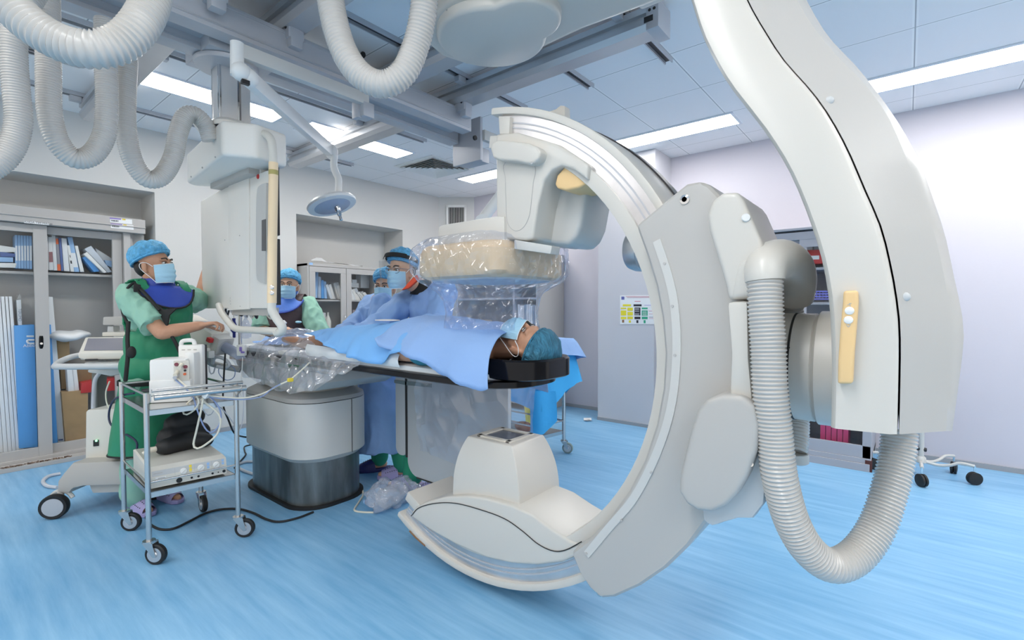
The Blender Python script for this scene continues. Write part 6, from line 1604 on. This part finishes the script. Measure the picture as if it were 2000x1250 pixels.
g = MB(); B_.legs(g, .02, .02); robj('scrub_trousers', g, M['scrub'], pb, .010, 6)
g = MB(); B_.torso(g, .038); va = remesh(g, .009, 8); b2 = bmesh.new(); b2.from_mesh(va); dele = []
for v_ in b2.verts:
    lx = (B_.B.transposed() @ (v_.co-B_.neck))
    if lx.z > -.015 and abs(lx.x) < .085: dele.append(v_)
    elif abs(lx.x) > .158 and lx.z > -.26: dele.append(v_)
    elif v_.co.z < .72: dele.append(v_)
bmesh.ops.delete(b2, geom=dele, context='VERTS'); b2.to_mesh(va); b2.free()
vs = finish('apron_vest', va, M['vestb'], pb, True); md = vs.modifiers.new('t', 'SOLIDIFY'); md.thickness = .008; md.offset = 1
rings = [[V((B_.pel.x, B_.pel.y, z))+B_.B @ V((rx*math.cos(a), ry*math.sin(a), 0)) for a in [2*PI*i/40 for i in range(40)]] for z, rx, ry in ((.80, .20, .155), (.45, .22, .18))]
obj('apron_skirt', MB().loft(rings, caps=False), M['vestb'], pb, True)
collar(pb, B_, M['collarlt'], hB, RB, .11, 1.12)
bc = P(583, 629, d=4.10)
obj('chest_badge', MB().ell(bc, (.026, .02, .010), rot=RZ(CAM_YAW-PI/2)), mat('badge_paleblue', (.45, .75, .88), .4), pb)
for a in (B_.ankR, B_.ankL): clog(pb, a, B_.B, M['navyclog'])
tag(obj('syringe_cap', MB().cyl(P(557, 633, d=3.94), P(552, 628, d=3.94), .018, 14), M['white'], None), 'small white cup held by the person in the brown apron', 'cup')

# ------------------------------------------------------------------ gowned doctors on the far side of the table
def gown(par, fig, arms, hem, m=M['gown'], back=.0, dp=1.0):
    g = MB(); fig.torso(g, .022)
    for S, E, W in arms:
        g.limb([S, E], [.084, .074]); g.limb([E, W], [.074, .055]); 
    rings = []
    for z, rx, ry in ((1.30, .175, .135), (1.1, .185, .15), (.9, .205, .17), (.6, .225, .19), (hem, .24, .21)):
        c_ = V((fig.pel.x, fig.pel.y, z)) if z < 1 else V((fig.pel.x, fig.pel.y, z)).lerp(V((fig.chest.x, fig.chest.y, z)), min(1, (z-.92)/.33))
        rings.append([c_+fig.B @ V((rx*math.cos(a)*(1+.03*math.sin(6*a+z*5)), dp*ry*math.sin(a)*(1+.035*math.sin(7*a+z*3)), 0)) for a in [2*PI*i/48 for i in range(48)]])
    g.loft(rings)
    return robj('surgical_gown', g, m, par, .008, 6, .022, 9)

fC = V((-.97, .22, 0))
C1 = Fig(2.27, 2.56, fC, 1.70, leandir=V((0, .02, 0)))
hC = P(784, 530, d=3.27); RC = head_rot(V((-.95, -.22, 0)), -.08, .0)
C1.neck = V((C1.neck.x, C1.neck.y, 1.405))
C1.ankR, C1.ankL = FL(808, 952), FL(862, 964); C1.kneeR = C1.ankR.lerp(C1.hipR, .5); C1.kneeL = C1.ankL.lerp(C1.hipL, .5)
eR, wR = P(722, 648, d=3.18), P(700, 652, d=2.98)
eL, wL = P(856, 640, d=3.10), P(838, 630, d=2.93)
g = MB(); C1.torso(g); C1.legs(g); add_head(g, hC, RC, 1.0, C1.neck); C1.arm(g, C1.shR, eR, wR, upto=2); C1.arm(g, C1.shL, eL, wL, upto=2)
foot_skin(g, C1.ankR, basis(V((-.75, .65, 0)))); foot_skin(g, C1.ankL, basis(V((-.75, .65, 0))))
pc1 = tag(robj('person', g, M['skin2'], None, .006, 5), 'person in a blue gown with a clear face shield, leaning over the table', 'person')
head_extras(pc1, hC, RC, 1.0)
for w_, tgt, sd in ((wR, P(688, 660, d=2.9), 1), (wL, P(822, 628, d=2.86), -1)):
    g = MB(); add_hand(g, w_, tgt-w_, V((0, 0, -1)), .45, sd, 1.0); robj('gloved_hand', g, M['glove'], pc1, .005, 3)
gown(pc1, C1, [(C1.shR, eR, wR), (C1.shL, eL, wL)], .55, dp=.82)
# collars: red inside black
nb = (hC+RC @ V((0, -.015, -.05))).lerp(C1.neck, .80)+V((0, 0, .02))
def neckring(nm, m_, r0, z0, z1, r1, a0=0, a1=2*PI):
    n_ = 40
    rings = [[nb+RC @ V((rr*math.cos(a0+(a1-a0)*i/n_), rr*math.sin(a0+(a1-a0)*i/n_), zz+.012*math.cos(a0+(a1-a0)*i/n_-PI/2)*-1)) for i in range(n_+1)] for rr, zz in ((r0, z0), ((r0+r1)/2, (z0+z1)/2), (r1, z1))]
    o = obj(nm, MB().grid(rings), m_, pc1, True); o.modifiers.new('t', 'SOLIDIFY').thickness = .006
neckring('black_neckband', M['trim'], .112, -.035, .058, .076)
obj('red_lapel', MB().prism([P(*q, d=3.135) for q in ((783, 567), (798, 563), (817, 546), (814, 536), (803, 545), (790, 560))], V((FWD.x, FWD.y, 0))*.05, bev=.008), mat('collar_red', (.75, .07, .02), .55), pc1)
for i, a in enumerate((C1.ankR, C1.ankL)): clog(pc1, a, basis(V((-.75, .65, 0))), M['lilac'])
g = MB(); C1.legs(g, .022, .022); robj('scrub_trousers', g, mat('trouser_green', (.03, .34, .19), .7, bump=.4, bscale=9), pc1, .010, 6)
# spectacles and the face shield
T = lambda q: hC + RC @ V(q)
g = MB()
for k in (-1, 1):
    g.tube(spline([T((k*.010, .104, .012)), T((k*.014, .104, .024)), T((k*.045, .098, .025)), T((k*.056, .088, .014)), T((k*.05, .094, -.008)), T((k*.02, .104, -.010))], .006, True), .0016, 6, closed=True)
    g.tube([T((k*.056, .088, .018)), T((k*.078, .0, .012))], .0016, 6)
g.tube([T((-.010, .105, .014)), T((.010, .105, .014))], .0016, 6)
obj('spectacles', g, M['steel'], pc1)
tl = RX(-.22)
def SH(a, r, z, tilt=True):
    q = V((r*math.sin(a)*.92, r*math.cos(a)*1.04, z)); q = RX(.30) @ q if tilt else q
    return T((q.x, q.y-.012, q.z+.075))
bandr = [[SH(2*PI*i/48, rr, z) for i in range(48)] for rr, z in ((.106, .012), (.112, .012), (.112, -.012), (.106, -.012))]
bd = obj('shield_band', MB().loft(bandr, closed=True, caps=False), M['trim'], pc1)
fb = [[SH(-1.0+2.0*i/20, .118+.004*j, .016-.030*j/2) for i in range(21)] for j in range(3)]
obj('brow_pad', MB().grid(fb), M['trim'], bd, True)
rows = [[T((.125*math.sin(a)*1.0, .02+.135*math.cos(a), .088-.165*j/6-.02*math.cos(a))) for a in [-1.25+2.5*i/28 for i in range(29)]] for j in range(7)]
obj('face_shield', MB().grid(rows), M['visor'], pc1, True)
for k in (-1, 1): obj('shield_knob', MB().cyl(SH(k*1.45, .112, .0), SH(k*1.45, .128, .0), .013, 18), M['palegrey'], bd)

fD = V((-.80, .35, 0))
D2 = Fig(2.28, 3.16, fD, 1.60, leandir=V((0, .04, 0)))
hD = P(752, 562, d=3.72); RD = head_rot(V((-.80, -.52, 0)), -.05, .0)
D2.neck = V((D2.neck.x, D2.neck.y, 1.345))
D2.ankR, D2.ankL = FL(742, 919), FL(786, 932); D2.kneeR = D2.ankR.lerp(D2.hipR, .5); D2.kneeL = D2.ankL.lerp(D2.hipL, .5)
eR, wR = P(690, 642, d=3.62), P(662, 655, d=3.35); eL, wL = P(735, 650, d=3.45), P(712, 655, d=3.25)
g = MB(); D2.torso(g); D2.legs(g); add_head(g, hD, RD, .97, D2.neck); D2.arm(g, D2.shR, eR, wR, upto=2); D2.arm(g, D2.shL, eL, wL, upto=2)
foot_skin(g, D2.ankR, basis(V((-.8, .6, 0)))); foot_skin(g, D2.ankL, basis(V((-.8, .6, 0))))
pd = tag(robj('person', g, M['skin2'], None, .006, 5), 'person in a blue gown half hidden behind the doctor with the face shield', 'person')
head_extras(pd, hD, RD, .97)
g = MB(); add_hand(g, wR, P(634, 658, d=3.22)-wR, V((0, 0, -1)), .35, 1, 1.0); robj('gloved_hand', g, M['glove'], pd, .005, 3)
gown(pd, D2, [(D2.shR, eR, wR), (D2.shL, eL, wL)], .22)
clog(pd, D2.ankR, basis(V((-.8, .6, 0))), M['navyclog']); clog(pd, D2.ankL, basis(V((-.8, .6, 0))), M['lilac'])
g = MB(); D2.legs(g, .018, .015); robj('scrub_trousers', g, MATS['trouser_green'], pd, .010, 6)

# ------------------------------------------------------------------ patient lying on the table, head towards the lens
g = MB()
hP = V((1.75, 1.335, 1.128))
RPm = Matrix((V((1, 0, 0)), V((0, 0, 1)), V((0, -1, 0)))).transposed()       # right = +X, face up, crown towards -Y
RPm = Matrix.Rotation(-.22, 3, V((0, 1, 0))) @ Matrix.Rotation(.10, 3, V((1, 0, 0))) @ RPm
add_head(g, hP, RPm, 1.0, V((1.75, 1.50, 1.115)))
g.ell((1.75, 1.76, 1.115), (.165, .20, .095)); g.ell((1.75, 1.98, 1.105), (.145, .18, .085)); g.ell((1.75, 2.24, 1.10), (.160, .15, .085))
for k in (-1, 1):
    g.limb([(1.75, 1.54, 1.11), (1.75+k*.17, 1.58, 1.105)], [.06, .058])
    x = 1.75+k*.215
    g.limb([(1.75+k*.18, 1.58, 1.10), (x, 1.86, 1.075)], [.052, .044]); g.limb([(x, 1.86, 1.075), (x-k*.0, 2.10, 1.06)], [.042, .031])
    add_hand(g, V((x, 2.10, 1.06)), V((0, 1, 0)), V((0, 0, -1)), .25, 1 if k > 0 else -1)
    g.limb([(1.75+k*.09, 2.26, 1.10), (1.75+k*.10, 2.70, 1.09)], [.083, .058]); g.limb([(1.75+k*.10, 2.70, 1.09), (1.75+k*.10, 2.85, 1.085), (1.75+k*.09, 3.13, 1.065)], [.056, .055, .038])
    g.limb([(1.75+k*.09, 3.15, 1.055), (1.75+k*.13, 3.22, 1.075)], [.036, .034]); g.limb([(1.75+k*.13, 3.22, 1.075), (1.75+k*.17, 3.28, 1.085)], [.032, .020])
pt = tag(robj('person', g, M['skin'], None, .0055, 5), 'person lying under blue drapes on the table in a teal cap and blue mask', 'person')
head_extras(pt, hP, RPm, 1.0, capm=M['capdark'], puff=1.0, sleepy=True, brows=False)
g = MB(); g.limb([(1.565, 1.60, 1.10), (1.535, 1.82, 1.078)], [.066, .060]); g.ell((1.75, 1.76, 1.115), (.178, .215, .104)); g.limb([(1.935, 1.60, 1.10), (1.965, 1.82, 1.078)], [.066, .060]); g.ell((1.75, 2.0, 1.105), (.158, .2, .094))
robj('patient_shirt', g, mat('teal_gown', (.03, .20, .26), .8, bump=.4, bscale=10), pt, .008, 5)

# ------------------------------------------------------------------ drapes and films over the table
def lerp_tab(tab, y):
    for (a, za), (b_, zb) in zip(tab, tab[1:]):
        if a <= y <= b_: t = (y-a)/(b_-a); t = t*t*(3-2*t); return za+(zb-za)*t
    return tab[0][1] if y < tab[0][0] else tab[-1][1]
def sheet_over(nm, y0, y1, top, near, far, m, label, ny=70, fold=.010, xn=1.462, seed=0, sag=0.0, cat='drape', skew=0.0, skew_end=0.0):
    rows = []
    for j in range(ny+1):
        y = y0+(y1-y0)*j/ny
        zt, zn, zf = lerp_tab(top, y), lerp_tab(near, y), lerp_tab(far, y)
        drop = max(.0, zt-zn)
        pts = [V((2.055, y, zf)), V((2.035, y, zf+.4*(zt-.06-zf))), V((1.985, y, zt-.070)), V((1.90, y, zt-.026)), V((1.80, y, zt-.004)), V((1.72, y, zt)), V((1.63, y, zt-.014)), V((1.56, y, zt-.045 if drop > .06 else zt-drop*.6)),
               V((1.505, y, max(zn+.02, zt-.095) if drop > .1 else zt-drop*.85)), V((xn+.012, y, zn+.35*max(0, zt-.10-zn)+.006)), V((xn, y, zn))]
        sp = spline(pts, .012)
        L = [0]
        for a, b_ in zip(sp, sp[1:]): L.append(L[-1]+(b_-a).length)
        row = []; k = 0; N = 46
        for i in range(N+1):
            t = L[-1]*i/N
            while k < len(L)-2 and L[k+1] < t: k += 1
            row.append(sp[k].lerp(sp[k+1], max(0, min(1, (t-L[k])/max(1e-9, L[k+1]-L[k])))))
        for i, p in enumerate(row):
            q = p+V((seed*3.1, seed, 0))
            hang = max(0, (i/N-.62)/.38)
            lead = max(0, 1-j/(ny*.45))
            if skew_end:
                dy = -skew_end*max(0, (i/N-.42)/.58)**.8*max(0, (j/ny-.25)/.75); p = p+V((0, dy, (lerp_tab(top, y+dy)-zt)*.9))
            if skew: p = p+V((-.030*hang*lead, -skew*max(0, (i/N-.50)/.50)*lead, 0))
            w_ = fold*(.9*noise.noise(V((q.x*3, q.y*5, q.z*3)))+1.1*(.35-abs(noise.noise(V((q.x*4+q.y*3.2, q.y*4.5-q.x*3, seed)))))+.6*(.3-abs(noise.noise(V((q.x*9-q.y*5, q.y*8+q.x*6, seed+3))))))
            row[i] = p+V((-.010*hang*math.sin(y*26+seed)-.008*hang*math.sin(y*11+1), 0, w_*(1-hang*.6)))
        rows.append(row)
    o = obj(nm, MB().grid(rows), m, None, True)
    sm = o.modifiers.new('t', 'SOLIDIFY'); sm.thickness = .0025; sm.offset = 1
    return tag(o, label, cat)
topL = [(1.85, 1.232), (2.03, 1.238), (2.2, 1.222), (2.35, 1.200), (2.66, 1.192), (2.9, 1.165), (3.1, 1.145), (3.28, 1.130), (3.36, 1.115), (3.50, 1.09)]
nearL = [(1.85, 1.09), (1.95, 1.075), (2.06, 1.012), (2.30, 1.022), (2.54, 1.042), (2.9, 1.06), (3.15, 1.075), (3.30, 1.09), (3.5, 1.06)]
farL = [(1.8, .86), (3.5, .90)]
dr1 = sheet_over('patient_drape', 1.86, 3.36, topL, nearL, farL, M['drape'], 'bright blue drape over the legs and hips of the patient', seed=2, skew_end=.60)
topU = [(1.40, 1.185), (1.46, 1.205), (1.55, 1.232), (1.76, 1.252), (1.95, 1.246), (2.10, 1.242)]
nearU = [(1.40, .985), (1.46, .958), (1.53, .968), (1.6, 1.0), (1.75, 1.058), (1.9, 1.085), (2.03, 1.10), (2.1, 1.15)]
dr2 = sheet_over('patient_drape', 1.43, 2.08, topU, nearU, farL, M['gown'], 'paler blue drape over the chest of the patient, its corner hanging beside the black headrest', seed=5, fold=.017, xn=1.455, skew=.13)
pc_ = P(772, 646, x=1.72)
n_ = 28
obj('adhesive_window', MB().loft([[V((1.70+.055*k_*math.cos(a), 2.30+.09*k_*math.sin(a), 1.226+zz)) for a in [2*PI*i/n_ for i in range(n_)]] for k_, zz in ((1, 0.0), (.98, .004), (.6, .006), (.05, .006))], caps=False), mat('window_white', (.80, .74, .70), .7), dr1, True)
# white under-sheet bulging out below the drapes
rows = [[V((1.502-.012*math.sin(PI*v_)-.003*math.sin(y*30), y, 1.005+(lerp_tab([(1.5, 1.02), (1.8, 1.06), (2.1, 1.09), (2.5, 1.07), (2.9, 1.08)], y)-1.005)*v_)) for v_ in [k/7 for k in range(8)]] for y in [1.93+.9*i/40 for i in range(41)]]
tag(obj('under_sheet', MB().grid(rows), M['linen'], None, True), 'white sheet tucked along the near side of the patient below the drapes', 'sheet')
# clear film over the table foot, hanging over the near rail
topF = [(2.25, 1.07), (2.6, 1.10), (3.0, 1.08), (3.3, 1.125), (3.42, 1.13), (3.6, 1.07), (3.85, 1.02)]
nearF = [(2.25, .955), (2.35, .93), (2.5, .87), (2.7, .80), (2.95, .762), (3.2, .765), (3.5, .80), (3.7, .85), (3.9, .93)]
farF = [(2.2, .98), (3.9, .98)]
fl1 = sheet_over('table_film', 2.26, 3.88, topF, nearF, farF, M['film3'], 'clear plastic film draped over the foot of the table and hanging above the pedestal', ny=90, fold=.03, xn=1.452, seed=9, cat='plastic film')
fl1.modifiers.clear()
for v_ in fl1.data.vertices:
    q = v_.co; r_ = 1-abs(noise.noise(V((q.x*5, q.y*4, q.z*5))))*3; r2 = 1-abs(noise.noise(V((q.x*11+5, q.y*9, q.z*10))))*3
    v_.co = q+V((-.018*r_-.010*r2, 0, .016*r_+.008*r2))*(.35+.65*min(1, max(0, (.1-q.x)/.3)))
rows = [[V((1.62+.42*i/12, 3.36+.52*j/14, 1.045+.03*noise.noise(V((i*.5, j*.45, 3)))+(.02 if i > 2 else -.01))) for i in range(13)] for j in range(15)]
tag(obj('foot_sheet', MB().grid(rows), M['gown'], None, True), 'crumpled pale blue sheet at the foot of the table under the clear film', 'sheet')
# bag round the detector, open below
g = MB(); rings = []
for k_, (z, h, rc_) in enumerate(((1.625, .215, .09), (1.605, .262, .11), (1.575, .292, .12), (1.52, .302, .13), (1.46, .300, .13), (1.425, .280, .13), (1.40, .245, .12), (1.37, .205, .10), (1.33, .185, .09), (1.27, .180, .09), (1.20, .183, .09))):
    rg = rsq(h, rc_, z, 14)
    rings.append([p+(p-V((dC.x, dC.y, p.z))).normalized()*(.020*(.6-1.6*abs(noise.noise(p*9)))+.010*(.6-1.6*abs(noise.noise(p*24)))+ .006*math.sin(i*1.3)*(k_ < 3))+V((0, 0, .010*noise.noise(p*11))) for i, p in enumerate(rg)])
g.loft(rings, caps=False)
tag(obj('detector_film', g, M['film4'], None, True), 'clear plastic bag gathered round the peach detector and hanging open below it', 'plastic film')
# film hung over the shield and under the head end of the table
rows = []
for j in range(19):
    v_ = j/18; row = []
    for i in range(31):
        u = i/30; y = 2.40-.92*u+.03*math.sin(v_*4)*(u < .1)
        z = .945-(.56-.03*math.cos(u*4)+(.02 if u < .8 else .0))*v_
        p = V((2.01-.016*(1-abs(noise.noise(V((y*5, z*3, 1))))*3)-.008*(1-abs(noise.noise(V((y*12, z*9, 2))))*3)-.05*max(0, u-.7)*v_, y, z)); row.append(p)
    rows.append(row)
tag(obj('shield_film', MB().grid(rows), M['film'], None, True), 'clear plastic film hanging in front of the grey radiation shield', 'plastic film')
